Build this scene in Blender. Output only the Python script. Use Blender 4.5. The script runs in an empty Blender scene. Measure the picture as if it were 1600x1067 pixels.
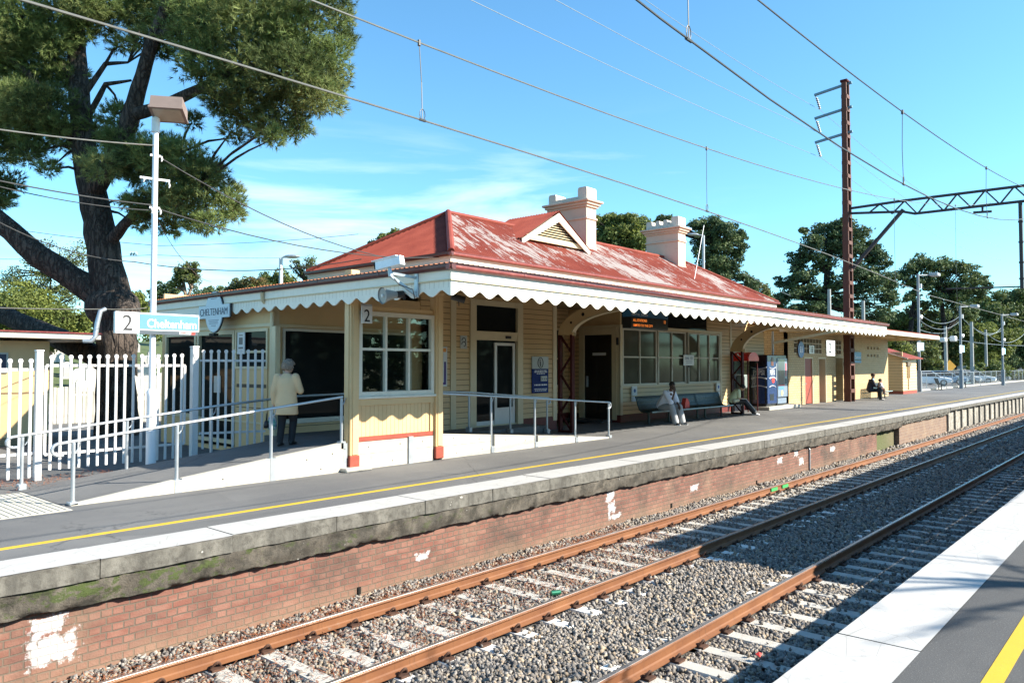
import bpy, math, random
import numpy as np
from mathutils import Vector, Matrix, Quaternion
R = math.radians
random.seed(7); rng = np.random.default_rng(7)
sc = bpy.context.scene
C = sc.collection

# ------------------------------------------------------------------ camera
EYE = 2.0; FPX = 1190.0; TH = R(41.47); PH = math.atan(37.5 / 1190)
cd = bpy.data.cameras.new('camera'); cam = bpy.data.objects.new('camera', cd); C.objects.link(cam)
cd.sensor_width = 36; cd.lens = 36 * FPX / 1600; cd.clip_start = .05; cd.clip_end = 3000
cam.location = (0, 0, EYE); cam.rotation_euler = (math.pi / 2 + PH, 0, TH - math.pi / 2)
sc.camera = cam

# ------------------------------------------------------------------ light
SUN = Vector((.61, -1, .765)).normalized()
SUN_EL = math.asin(SUN.z); SUN_ROT = math.atan2(SUN.x, SUN.y)
ld = bpy.data.lights.new('sun', 'SUN'); lo = bpy.data.objects.new('sun', ld); C.objects.link(lo)
ld.energy = 5.0; ld.angle = R(.5); ld.color = (1, .925, .79)
lo.location = (20, -20, 30); lo.rotation_euler = SUN.to_track_quat('Z', 'Y').to_euler()
W = bpy.data.worlds.new('World'); sc.world = W; W.use_nodes = True
wn = W.node_tree.nodes; wl = W.node_tree.links; wn.clear()
sky = wn.new('ShaderNodeTexSky'); sky.sky_type = 'NISHITA'; sky.sun_disc = False
sky.sun_elevation = SUN_EL; sky.sun_rotation = SUN_ROT; sky.air_density = 1.0; sky.dust_density = .2; sky.ozone_density = .6
bg = wn.new('ShaderNodeBackground'); bg.inputs[1].default_value = .075
out = wn.new('ShaderNodeOutputWorld')
tc = wn.new('ShaderNodeTexCoord')
mp = wn.new('ShaderNodeMapping'); mp.inputs['Scale'].default_value = (1.1, 1.1, 7.5); mp.inputs['Rotation'].default_value = (.06, .03, .4)
nz = wn.new('ShaderNodeTexNoise'); nz.inputs['Scale'].default_value = 2.3; nz.inputs['Detail'].default_value = 9; nz.inputs['Roughness'].default_value = .55; nz.inputs['Distortion'].default_value = .4
cr = wn.new('ShaderNodeValToRGB'); cr.color_ramp.elements[0].position = .47; cr.color_ramp.elements[1].position = .72
sp = wn.new('ShaderNodeSeparateXYZ')
dotn = wn.new('ShaderNodeVectorMath'); dotn.operation = 'DOT_PRODUCT'; dotn.inputs[1].default_value = (.60, .77, .20)
r1 = wn.new('ShaderNodeMapRange'); r1.inputs[1].default_value = .86; r1.inputs[2].default_value = .985; r1.interpolation_type = 'SMOOTHSTEP'
r2 = wn.new('ShaderNodeMapRange'); r2.inputs[1].default_value = .34; r2.inputs[2].default_value = .19; r2.interpolation_type = 'SMOOTHSTEP'
m1 = wn.new('ShaderNodeMath'); m1.operation = 'MULTIPLY'; m2 = wn.new('ShaderNodeMath'); m2.operation = 'MULTIPLY'
m3 = wn.new('ShaderNodeMath'); m3.operation = 'MULTIPLY'; m3.inputs[1].default_value = .8
mx = wn.new('ShaderNodeMix'); mx.data_type = 'RGBA'; mx.inputs[7].default_value = (7.0, 7.8, 8.4, 1)
wl.new(tc.outputs['Generated'], mp.inputs[0]); wl.new(mp.outputs[0], nz.inputs[0]); wl.new(nz.outputs[0], cr.inputs[0])
wl.new(tc.outputs['Generated'], dotn.inputs[0]); wl.new(dotn.outputs['Value'], r1.inputs[0])
wl.new(tc.outputs['Generated'], sp.inputs[0]); wl.new(sp.outputs[2], r2.inputs[0])
wl.new(r1.outputs[0], m1.inputs[0]); wl.new(r2.outputs[0], m1.inputs[1])
wl.new(m1.outputs[0], m2.inputs[0]); wl.new(cr.outputs[0], m2.inputs[1]); wl.new(m2.outputs[0], m3.inputs[0])
tint = wn.new('ShaderNodeMix'); tint.data_type = 'RGBA'; tint.blend_type = 'MULTIPLY'; tint.inputs[0].default_value = 1; tint.inputs[7].default_value = (.68, 1.17, 1.36, 1)
wl.new(sky.outputs[0], tint.inputs[6])
wl.new(m3.outputs[0], mx.inputs[0]); wl.new(tint.outputs[2], mx.inputs[6]); wl.new(mx.outputs[2], bg.inputs[0]); wl.new(bg.outputs[0], out.inputs[0])
sc.view_settings.view_transform = 'Standard'; sc.view_settings.look = 'None'; sc.view_settings.exposure = 1.50
sc.cycles.max_bounces = 6; sc.cycles.transparent_max_bounces = 12

# ------------------------------------------------------------------ helpers
_f = (math.cos(TH) * math.cos(PH), math.sin(TH) * math.cos(PH), math.sin(PH))
_u = (-math.cos(TH) * math.sin(PH), -math.sin(TH) * math.sin(PH), math.cos(PH))
_r = (math.sin(TH), -math.cos(TH), 0)
def at(u, v, X=None, Y=None, Z=None, D=None):
    """point of a plane seen at a measured direction (surveying from the photograph)"""
    a = (u - 800) / FPX; b = (533.5 - v) / FPX
    d = [_f[i] + a * _r[i] + b * _u[i] for i in range(3)]
    t = X / d[0] if X is not None else Y / d[1] if Y is not None else (Z - EYE) / d[2] if Z is not None else D
    return Vector((d[0] * t, d[1] * t, EYE + d[2] * t))

def tag(o, label=None, cat=None, group=None, kind=None):
    if label: o['label'] = label
    if cat: o['category'] = cat
    if group: o['group'] = group
    if kind: o['kind'] = kind
    return o

def empty(name, loc, label=None, cat=None, group=None):
    o = bpy.data.objects.new(name, None); C.objects.link(o); o.location = loc; o.empty_display_size = .2
    return tag(o, label, cat, group)

def wloc(o):
    p = Vector(o.location)
    while o.parent: o = o.parent; p += Vector(o.location)
    return p

class MB:
    """collects shapes in world coordinates; build() links ONE mesh object"""
    def __init__(s): s.v = []; s.f = []; s.m = []; s.cur = 0
    def add(s, vs, fs):
        n = len(s.v); s.v += [tuple(p) for p in vs]; s.f += [tuple(i + n for i in f) for f in fs]; s.m += [s.cur] * len(fs); return s
    def box(s, a, b):
        x0, y0, z0 = [min(p, q) for p, q in zip(a, b)]; x1, y1, z1 = [max(p, q) for p, q in zip(a, b)]
        return s.add([(x0,y0,z0),(x1,y0,z0),(x1,y1,z0),(x0,y1,z0),(x0,y0,z1),(x1,y0,z1),(x1,y1,z1),(x0,y1,z1)],
                     [(0,3,2,1),(4,5,6,7),(0,1,5,4),(1,2,6,5),(2,3,7,6),(3,0,4,7)])
    def bbox(s, a, b, w=.01):
        """box with chamfered edges"""
        x0, y0, z0 = [min(p, q) for p, q in zip(a, b)]; x1, y1, z1 = [max(p, q) for p, q in zip(a, b)]
        w = min(w, (x1-x0)*.45, (y1-y0)*.45, (z1-z0)*.45)
        vs = []
        for z, k in ((z0, w), (z0 + w, 0), (z1 - w, 0), (z1, w)):
            vs += [(x0+k+ (0 if k else w),y0+k,z),(x1-k-(0 if k else w),y0+k,z),(x1-k,y0+k+(0 if k else w),z),(x1-k,y1-k-(0 if k else w),z),
                   (x1-k-(0 if k else w),y1-k,z),(x0+k+(0 if k else w),y1-k,z),(x0+k,y1-k-(0 if k else w),z),(x0+k,y0+k+(0 if k else w),z)]
        fs = [(7,6,5,4,3,2,1,0), tuple(range(24, 32))]
        for r in range(3):
            for i in range(8):
                j = (i+1) % 8; fs.append((r*8+i, r*8+j, r*8+8+j, r*8+8+i))
        return s.add(vs, fs)
    def quad(s, a, b, c, d): return s.add([a, b, c, d], [(0, 1, 2, 3)])
    def hexa(s, p): return s.add(p, [(0,3,2,1),(4,5,6,7),(0,1,5,4),(1,2,6,5),(2,3,7,6),(3,0,4,7)])
    def slab(s, poly, off):
        """planar polygon given thickness along vector off"""
        n = len(poly); q = [tuple(Vector(p) + Vector(off)) for p in poly]
        return s.add(list(poly) + q, [tuple(range(n))[::-1], tuple(range(n, 2*n))] + [(i, (i+1) % n, (i+1) % n + n, i + n) for i in range(n)])
    def tube(s, pts, r, n=8, caps=True):
        pts = [Vector(p) for p in pts]; k = len(pts); rs = r if isinstance(r, (list, tuple)) else [r] * k
        vs = []; ref = None
        for i, p in enumerate(pts):
            t = (pts[min(i+1, k-1)] - pts[max(i-1, 0)])
            if t.length < 1e-9: t = Vector((0, 0, 1))
            t.normalize()
            if ref is None: ref = t.orthogonal().normalized()
            ref = (ref - t * ref.dot(t))
            if ref.length < 1e-6: ref = t.orthogonal()
            ref.normalize(); b = t.cross(ref)
            for j in range(n):
                a = 2 * math.pi * j / n; vs.append(p + (ref * math.cos(a) + b * math.sin(a)) * rs[i])
        fs = []
        for i in range(k - 1):
            for j in range(n):
                l = (j+1) % n; fs.append((i*n+j, i*n+l, (i+1)*n+l, (i+1)*n+j))
        if caps: fs += [tuple(range(n))[::-1], tuple(range((k-1)*n, k*n))]
        return s.add(vs, fs)
    def bar(s, a, b, w, h=None, up=(0, 0, 1)):
        """rectangular bar from a to b"""
        a = Vector(a); b = Vector(b); t = (b - a).normalized(); h = h or w; up = Vector(up)
        if abs(t.dot(up)) > .98: up = Vector((1, 0, 0))
        x = t.cross(up).normalized() * w / 2; y = x.cross(t).normalized() * h / 2
        return s.hexa([a-x-y, a+x-y, a+x+y, a-x+y, b-x-y, b+x-y, b+x+y, b-x+y])
    def ell(s, c, r, rot=None, nu=14, nv=9):
        c = Vector(c); r = Vector(r) if not isinstance(r, (int, float)) else Vector((r, r, r)); vs = []; fs = []
        for i in range(nv + 1):
            th = math.pi * i / nv
            for j in range(nu):
                a = 2 * math.pi * j / nu
                p = Vector((r.x * math.sin(th) * math.cos(a), r.y * math.sin(th) * math.sin(a), r.z * math.cos(th)))
                if rot: p = rot @ p
                vs.append(c + p)
        for i in range(nv):
            for j in range(nu): l = (j+1) % nu; fs.append((i*nu+j, (i+1)*nu+j, (i+1)*nu+l, i*nu+l))
        return s.add(vs, fs)
    def cap(s, a, b, ra, rb, n=10):
        """tapered capsule"""
        a = Vector(a); b = Vector(b); t = (b - a).normalized()
        pts = []; rs = []
        for q in (90, 60, 30): pts.append(a - t * ra * math.sin(R(q))); rs.append(max(ra * math.cos(R(q)), .0015))
        pts += [a, b]; rs += [ra, rb]
        for q in (30, 60, 90): pts.append(b + t * rb * math.sin(R(q))); rs.append(max(rb * math.cos(R(q)), .0015))
        return s.tube(pts, rs, n)
    def build(s, name, mat, parent=None, loc=None, smooth=False, angle=None):
        me = bpy.data.meshes.new(name)
        if parent is not None: base = wloc(parent)
        elif loc is not None: base = Vector(loc)
        else:
            a = np.array(s.v); base = Vector(((a[:,0].min()+a[:,0].max())/2, (a[:,1].min()+a[:,1].max())/2, a[:,2].min()))
        bx, by, bz = base
        me.from_pydata([(p[0]-bx, p[1]-by, p[2]-bz) for p in s.v], [], s.f)
        mats = mat if isinstance(mat, (list, tuple)) else [mat]
        for m in mats: me.materials.append(m)
        if len(mats) > 1: me.polygons.foreach_set('material_index', s.m)
        if smooth: me.polygons.foreach_set('use_smooth', [True] * len(s.f))
        me.update()
        o = bpy.data.objects.new(name, me); C.objects.link(o)
        if parent is not None: o.parent = parent
        else: o.location = base
        if smooth and angle: 
            try: me.set_sharp_from_angle(angle=R(angle))
            except Exception: pass
        return o

def np_mesh(name, V, F, mat, parent=None, loc=(0, 0, 0), midx=None, smooth=False):
    """numpy mesh: V (n,3), F (m,k)"""
    me = bpy.data.meshes.new(name); base = wloc(parent) if parent is not None else Vector(loc)
    V = np.asarray(V, dtype=np.float32) - np.array(base, dtype=np.float32)
    k = F.shape[1]; me.vertices.add(len(V)); me.vertices.foreach_set('co', V.ravel())
    me.loops.add(F.size); me.loops.foreach_set('vertex_index', F.astype(np.int32).ravel())
    me.polygons.add(len(F)); me.polygons.foreach_set('loop_start', np.arange(0, F.size, k, dtype=np.int32))
    mats = mat if isinstance(mat, (list, tuple)) else [mat]
    for m in mats: me.materials.append(m)
    if midx is not None: me.polygons.foreach_set('material_index', midx.astype(np.int32))
    if smooth: me.polygons.foreach_set('use_smooth', np.ones(len(F), dtype=bool))
    me.update(calc_edges=True); me.validate()
    o = bpy.data.objects.new(name, me); C.objects.link(o)
    if parent is not None: o.parent = parent
    else: o.location = base
    return o

def pieces(name, mat, parent, shapes):
    """each shape a part of its own"""
    for sh in shapes: m = MB(); sh(m); m.build(name, mat, parent)

def copy_tree(o, parent=None):
    c = o.copy(); C.objects.link(c)
    if parent is not None: c.parent = parent
    for ch in list(o.children): copy_tree(ch, c)
    return c

def text(txt, size, origin, right, up, mat, parent, name='lettering', align='LEFT', ext=.002, sx=1.0, bold=0.0):
    """raised lettering as a mesh; origin = baseline point, right/up unit vectors"""
    cu = bpy.data.curves.new(name, 'FONT'); cu.body = txt; cu.size = size; cu.extrude = ext; cu.align_x = align; cu.offset = bold
    to = bpy.data.objects.new('tmp', cu); C.objects.link(to)
    bpy.context.view_layer.update()
    me = bpy.data.meshes.new_from_object(to.evaluated_get(bpy.context.evaluated_depsgraph_get()))
    C.objects.unlink(to); bpy.data.objects.remove(to)
    r = Vector(right).normalized(); u = Vector(up).normalized(); n = r.cross(u)
    M = Matrix(((r.x*sx, u.x, n.x), (r.y*sx, u.y, n.y), (r.z*sx, u.z, n.z))).to_4x4()
    M.translation = Vector(origin) - wloc(parent)
    me.transform(M); me.name = name; me.materials.clear(); me.materials.append(mat)
    o = bpy.data.objects.new(name, me); C.objects.link(o); o.parent = parent
    return o

# ------------------------------------------------------------------ materials
def new_mat(name):
    m = bpy.data.materials.new(name); m.use_nodes = True; nt = m.node_tree
    return m, nt.nodes, nt.links, nt.nodes['Principled BSDF']
def nd(n, t, **k):
    o = n.new(t)
    for a, b in k.items(): setattr(o, a, b)
    return o
def coords(n, l, scale=(1, 1, 1), kind='Object', rot=(0, 0, 0)):
    t = n.new('ShaderNodeTexCoord'); m = n.new('ShaderNodeMapping'); m.inputs['Scale'].default_value = scale; m.inputs['Rotation'].default_value = rot
    if kind == 'World':
        g = n.new('ShaderNodeNewGeometry'); l.new(g.outputs['Position'], m.inputs[0])
    else: l.new(t.outputs[kind], m.inputs[0])
    return m.outputs[0]
def noise(n, l, co, scale, detail=5, rough=.55, dist=0):
    t = n.new('ShaderNodeTexNoise'); t.inputs['Scale'].default_value = scale; t.inputs['Detail'].default_value = detail
    t.inputs['Roughness'].default_value = rough; t.inputs['Distortion'].default_value = dist; l.new(co, t.inputs[0]); return t.outputs[0]
def ramp(n, l, src, lo, hi):
    r = n.new('ShaderNodeMapRange'); r.inputs[1].default_value = lo; r.inputs[2].default_value = hi; l.new(src, r.inputs[0]); return r.outputs[0]
def mixc(n, l, fac, a, b, mode='MIX'):
    x = n.new('ShaderNodeMix'); x.data_type = 'RGBA'; x.blend_type = mode
    for s, i in ((fac, 0), (a, 6), (b, 7)):
        if isinstance(s, (int, float)): x.inputs[i].default_value = s
        elif isinstance(s, (tuple, list)): x.inputs[i].default_value = (*s[:3], 1)
        else: l.new(s, x.inputs[i])
    return x.outputs[2]
def mth(n, l, op, a, b=None):
    x = n.new('ShaderNodeMath'); x.operation = op
    for s, i in ((a, 0), (b, 1)):
        if s is None: continue
        if isinstance(s, (int, float)): x.inputs[i].default_value = s
        else: l.new(s, x.inputs[i])
    return x.outputs[0]
def bump(n, l, b, h, strength=.3, dist=.01):
    x = n.new('ShaderNodeBump'); x.inputs['Strength'].default_value = strength; x.inputs['Distance'].default_value = dist
    l.new(h, x.inputs['Height']); l.new(x.outputs[0], b.inputs['Normal'])

def M(name, col, rough=.6, var=.12, scale=3., metal=0., dirt=None, dirt_amt=.5, stretch=(1, 1, 1), bumps=0., bscale=60., spec=.5, coat=0.):
    """paint / metal / cloth: base colour with broad and fine variation, optional dirt of its own shape"""
    m, n, l, b = new_mat(name); co = coords(n, l, stretch, 'World')
    a = noise(n, l, co, scale, 6); f = noise(n, l, co, scale * 9, 4)
    mixf = mth(n, l, 'ADD', mth(n, l, 'MULTIPLY', a, .7), mth(n, l, 'MULTIPLY', f, .3))
    c = mixc(n, l, ramp(n, l, mixf, .3, .7), tuple(x * (1 - var) for x in col), tuple(min(x * (1 + var), 1) for x in col))
    if dirt:
        d = noise(n, l, co, scale * 2.3, 8, .65, .3); c = mixc(n, l, mth(n, l, 'MULTIPLY', ramp(n, l, d, .52, .72), dirt_amt), c, dirt)
    l.new(c, b.inputs['Base Color']); b.inputs['Metallic'].default_value = metal; b.inputs['Specular IOR Level'].default_value = spec
    rr = n.new('ShaderNodeMapRange'); rr.inputs[3].default_value = max(rough - .1, .02); rr.inputs[4].default_value = min(rough + .1, 1); l.new(a, rr.inputs[0]); l.new(rr.outputs[0], b.inputs['Roughness'])
    if coat: b.inputs['Coat Weight'].default_value = coat
    if bumps: bump(n, l, b, noise(n, l, co, bscale, 5), bumps, .01)
    return m

joint_m = M('grimy_shadow_joint', (.15, .088, .036), .8, .3, 4)  # grime plus the shadow line under each lap, painted into the joint colour
cream = M('cream_paint', (.60, .41, .205), .5, .07, 1.5, dirt=(.45, .34, .2), dirt_amt=.25, bumps=.1, bscale=25)
sash_m = M('white_sash_paint', (.66, .62, .52), .45, .05, 3, dirt=(.45, .4, .3), dirt_amt=.3)
trim = M('pale_trim_paint', (.60, .49, .31), .45, .06, 2, dirt=(.5, .4, .25), dirt_amt=.3)
valance_m = M('white_cream_paint', (.78, .745, .65), .5, .05, 2.5, dirt=(.55, .50, .42), dirt_amt=.3, stretch=(1, 1, .4))
upper_m = M('ivory_wall_paint', (.66, .59, .49), .55, .05, 2, dirt=(.5, .42, .33), dirt_amt=.35)
chim_m = M('pink_render', (.57, .43, .335), .8, .06, 1.6, dirt=(.45, .3, .22), dirt_amt=.4, bumps=.2, bscale=20)
chim_l = M('pale_render_cap', (.58, .53, .46), .8, .08, 3, dirt=(.35, .3, .26), dirt_amt=.5, bumps=.2, bscale=20)
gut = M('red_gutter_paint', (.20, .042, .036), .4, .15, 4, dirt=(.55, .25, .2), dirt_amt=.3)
gut_d = M('shaded_red_gutter', (.075, .012, .012), .4, .2, 4)  # darker copy of the gutter red; shade put into the side gutters' colour
redp = M('red_oxide_paint', (.25, .045, .024), .55, .12, 4, dirt=(.25, .08, .06), dirt_amt=.4)
maroon = M('maroon_paint', (.060, .008, .007), .6, .25, 5, spec=.15, dirt=(.05, .02, .02), dirt_amt=.5)
skirt_m = M('dark_red_skirting_paint', (.13, .018, .013), .55, .3, 4, dirt=(.05, .02, .015), dirt_amt=.6)
black_m = M('black_paint', (.010, .010, .010), .6, .2, 5, spec=.2)
whitep = M('white_paint', (.66, .66, .65), .45, .05, 3, dirt=(.5, .46, .4), dirt_amt=.3)
fence_m = M('white_fence_paint', (.62, .60, .59), .4, .05, 3, dirt=(.5, .42, .38), dirt_amt=.25)
galv = M('galvanised_steel', (.40, .43, .46), .38, .12, 6, metal=.55, dirt=(.4, .42, .42), dirt_amt=.4)
galv_d = M('dull_grey_steel', (.36, .38, .40), .5, .15, 5, metal=.3)
conc = M('pale_concrete', (.42, .395, .345), .85, .10, 2.5, dirt=(.24, .20, .15), dirt_amt=.5, stretch=(1, 1, .5), bumps=.25, bscale=60)
sleeper_m = M('sleeper_concrete', (.64, .62, .58), .9, .08, 3, dirt=(.50, .42, .33), dirt_amt=.35, bumps=.4, bscale=70)
rustclip = M('rusty_clip_steel', (.06, .026, .014), .8, .4, 12)
mast_m = M('rusty_red_steel', (.085, .026, .014), .7, .3, 6, dirt=(.06, .02, .015), dirt_amt=.7, stretch=(1, 1, .3), bumps=.3)
truss_m = M('dark_steel', (.022, .022, .026), .6, .3, 4)
wire_m = M('weathered_wire', (.07, .07, .07), .5, .2, 4, metal=.4)
wire_l = M('bright_copper_wire', (.20, .195, .18), .4, .15, 4, metal=.5)
thinw = M('thin_grey_wire', (.20, .26, .30), .6, .1, 4)
bench_m = M('dark_green_bench_enamel', (.008, .024, .022), .42, .2, 6)
benchs_m = M('highlit_seat_edge', (.30, .40, .40), .35, .2, 6)  # lighter bench green; sun highlight on the front edge painted in
bluesign = M('sky_blue_sign_face', (.10, .24, .37), .45, .03, 3, spec=.25)
navy = M('navy_sign_face', (.008, .025, .14), .5, .1, 4, spec=.15)
whitesign = M('white_sign_face', (.62, .62, .62), .35, .03, 3)
greysign = M('grey_sign_face', (.42, .44, .42), .4, .05, 3)
ink = M('black_ink', (.015, .015, .017), .5, .1, 5)
ink_w = M('white_ink', (.85, .85, .85), .5, .02, 5)
ink_r = M('red_ink', (.7, .04, .03), .5, .05, 5)
ink_o = M('orange_panel', (.70, .25, .03), .5, .05, 5)
tactile_m = M('pale_tactile_tiles', (.46, .43, .36), .8, .06, 5, dirt=(.4, .36, .3), dirt_amt=.3)
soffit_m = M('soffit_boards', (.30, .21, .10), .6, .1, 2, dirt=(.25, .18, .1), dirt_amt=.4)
floorL = M('brown_metal_housing', (.20, .15, .13), .5, .1, 5)

def mat_glass(name, tint=(.012, .014, .014), rough=.04):
    m, n, l, b = new_mat(name); co = coords(n, l, (1, 1, 1), 'World')
    l.new(mixc(n, l, noise(n, l, co, 1.3, 3), tuple(x * .6 for x in tint), tuple(x * 1.5 for x in tint)), b.inputs['Base Color'])
    b.inputs['Roughness'].default_value = rough; b.inputs['Specular IOR Level'].default_value = .05
    bump(n, l, b, noise(n, l, co, 1.6, 2), .04, .02)
    return m
glass_d = mat_glass('dark_window_glass')
glass_g = mat_glass('grey_green_blinds_glass', (.070, .070, .052), .08); glass_g.node_tree.nodes['Principled BSDF'].inputs['Specular IOR Level'].default_value = .15
def mat_clear():
    m, n, l, b = new_mat('clear_window_glass'); n.remove(b)
    t = n.new('ShaderNodeBsdfTransparent'); t.inputs[0].default_value = (.86, .90, .86, 1)
    g = n.new('ShaderNodeBsdfGlossy'); g.inputs['Roughness'].default_value = .02; g.inputs[0].default_value = (.40, .41, .40, 1)
    co = coords(n, l, (1, 1, 1), 'World'); bp = n.new('ShaderNodeBump'); bp.inputs['Strength'].default_value = .03; l.new(noise(n, l, co, 1.2, 2), bp.inputs['Height']); l.new(bp.outputs[0], g.inputs['Normal'])
    fr = n.new('ShaderNodeFresnel'); fr.inputs[0].default_value = 1.5
    x = n.new('ShaderNodeMixShader'); l.new(fr.outputs[0], x.inputs[0]); l.new(t.outputs[0], x.inputs[1]); l.new(g.outputs[0], x.inputs[2])
    l.new(x.outputs[0], n['Material Output'].inputs[0]); return m
glass_c = mat_clear()

def mat_asphalt(name='asphalt', base=.112, grain=130, gs=.6):
    m, n, l, b = new_mat(name); co = coords(n, l, (1, 1, 1), 'World')
    big = noise(n, l, co, .35, 5); mid = noise(n, l, co, 3, 6, .6); fine = noise(n, l, co, grain, 4, .75)
    streak = noise(n, l, coords(n, l, (.25, 2.2, 1), 'World'), 1.2, 5)
    c = mixc(n, l, ramp(n, l, big, .35, .65), (base * .8, base * .8, base * .83), (base * 1.2, base * 1.19, base * 1.18))
    c = mixc(n, l, mth(n, l, 'MULTIPLY', ramp(n, l, streak, .5, .75), .35), c, (base * 1.5, base * 1.46, base * 1.4))
    c = mixc(n, l, mth(n, l, 'MULTIPLY', ramp(n, l, mid, .5, .8), .35), c, (base * .6, base * .6, base * .62))
    c = mixc(n, l, mth(n, l, 'MULTIPLY', ramp(n, l, fine, .56, .70), gs), c, (base * 2.8, base * 2.75, base * 2.6))
    pv_ = nd(n, 'ShaderNodeTexVoronoi'); pv_.inputs['Scale'].default_value = .42; l.new(coords(n, l, (.5, 1.2, 1), 'World'), pv_.inputs[0]); sx_ = n.new('ShaderNodeSeparateColor'); l.new(pv_.outputs['Color'], sx_.inputs[0]); c = mixc(n, l, mth(n, l, 'MULTIPLY', ramp(n, l, sx_.outputs[0], .5, .9), .28), c, (base * .5, base * .5, base * .52))
    ce = nd(n, 'ShaderNodeTexVoronoi', feature='DISTANCE_TO_EDGE'); ce.inputs['Scale'].default_value = .5; wv = n.new('ShaderNodeVectorMath'); wv.operation = 'ADD'; cq = n.new('ShaderNodeCombineXYZ'); l.new(mid, cq.inputs[0]); l.new(mid, cq.inputs[1]); l.new(co, wv.inputs[0]); l.new(cq.outputs[0], wv.inputs[1]); l.new(wv.outputs[0], ce.inputs[0]); c = mixc(n, l, mth(n, l, 'MULTIPLY', mth(n, l, 'MULTIPLY', ramp(n, l, ce.outputs[0], .008, .002), ramp(n, l, big, .46, .54)), .6), c, (base * .3, base * .3, base * .3))
    l.new(c, b.inputs['Base Color']); b.inputs['Roughness'].default_value = .85
    bump(n, l, b, fine, .6, .006); return m
asphalt = mat_asphalt()
asphalt_near = mat_asphalt('coarse_asphalt', .064, 75, .85)
def mat_edge(name='white_edge_paint'):
    m, n, l, b = new_mat(name); co = coords(n, l, (1, 1, 1), 'World')
    c = mixc(n, l, noise(n, l, co, 2.5, 6), (.35, .345, .335), (.43, .42, .405))
    d = noise(n, l, co, 9, 8, .7, .2); c = mixc(n, l, mth(n, l, 'MULTIPLY', ramp(n, l, d, .57, .70), .6), c, (.24, .235, .22))
    v = nd(n, 'ShaderNodeTexVoronoi', feature='DISTANCE_TO_EDGE'); v.inputs['Scale'].default_value = 2.4; l.new(coords(n, l, (1, 1.9, 1), 'World', (0, 0, .7)), v.inputs[0])
    gate = ramp(n, l, noise(n, l, co, .9, 2), .47, .56)
    cr = mth(n, l, 'MULTIPLY', mth(n, l, 'MULTIPLY', ramp(n, l, v.outputs[0], .016, .003), gate), .8)
    c = mixc(n, l, cr, c, (.25, .24, .22))
    jx = nd(n, 'ShaderNodeTexWave', wave_type='BANDS', bands_direction='X'); jx.inputs['Scale'].default_value = .136; l.new(co, jx.inputs[0])
    l.new(c, b.inputs['Base Color']); b.inputs['Roughness'].default_value = .7
    h = mixc(n, l, .5, noise(n, l, co, 90, 4), cr); bump(n, l, b, noise(n, l, co, 70, 5, .7), .35, .006); return m
edge_m = mat_edge()
def mat_yellow():
    m, n, l, b = new_mat('yellow_line_paint'); co = coords(n, l, (1, 1, 1), 'World')
    c = mixc(n, l, noise(n, l, co, 4, 6), (.42, .28, .010), (.52, .36, .02)); d = noise(n, l, co, 60, 5, .7)
    c = mixc(n, l, mth(n, l, 'MULTIPLY', ramp(n, l, d, .57, .7), .6), c, (.25, .2, .06)); l.new(c, b.inputs['Base Color']); b.inputs['Roughness'].default_value = .7
    bump(n, l, b, d, .4, .005); return m
yellow_m = mat_yellow()

def mat_roof(name, peel):
    """painted corrugated iron; peel = amount of flaking showing the pale zinc"""
    m, n, l, b = new_mat(name)
    c0 = coords(n, l, (1, 1, 1), 'World'); cs = coords(n, l, (6.5, .8, .8), 'World')
    a = noise(n, l, c0, 1.1, 6); f = noise(n, l, coords(n, l, (6, 1, 1), 'World'), 2, 5)
    c = mixc(n, l, ramp(n, l, a, .3, .7), (.175, .036, .024), (.25, .060, .040))
    c = mixc(n, l, mth(n, l, 'MULTIPLY', ramp(n, l, f, .5, .8), .5), c, (.11, .022, .018))
    if peel:
        p = noise(n, l, cs, 1.7, 10, .7, .35); pat = noise(n, l, c0, .40, 3)
        k = mth(n, l, 'ADD', mth(n, l, 'MULTIPLY', p, .72), mth(n, l, 'MULTIPLY', pat, .55)); sr_ = n.new('ShaderNodeSeparateXYZ'); l.new(c0, sr_.inputs[0]); k = mth(n, l, 'ADD', k, mth(n, l, 'MULTIPLY', mth(n, l, 'SINE', mth(n, l, 'MULTIPLY', sr_.outputs[0], 50.2655)), .022))
        c = mixc(n, l, mth(n, l, 'MULTIPLY', ramp(n, l, k, .675, .688), peel), c, mixc(n, l, f, (.44, .40, .375), (.32, .25, .23)))
        p2 = noise(n, l, cs, 4.0, 8, .7); c = mixc(n, l, mth(n, l, 'MULTIPLY', ramp(n, l, p2, .63, .67), peel * .8), c, (.09, .03, .026))
    l.new(c, b.inputs['Base Color']); b.inputs['Roughness'].default_value = .6; b.inputs['Specular IOR Level'].default_value = .15
    bump(n, l, b, a, .1, .02); return m
roof_peel = mat_roof('peeling_red_roof_iron', 1.0)
roof_red = mat_roof('red_roof_iron', 0)
roof_rust = M('rusty_orange_roof_iron', (.42, .14, .05), .75, .3, 3, dirt=(.2, .06, .03), dirt_amt=.6)

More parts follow.
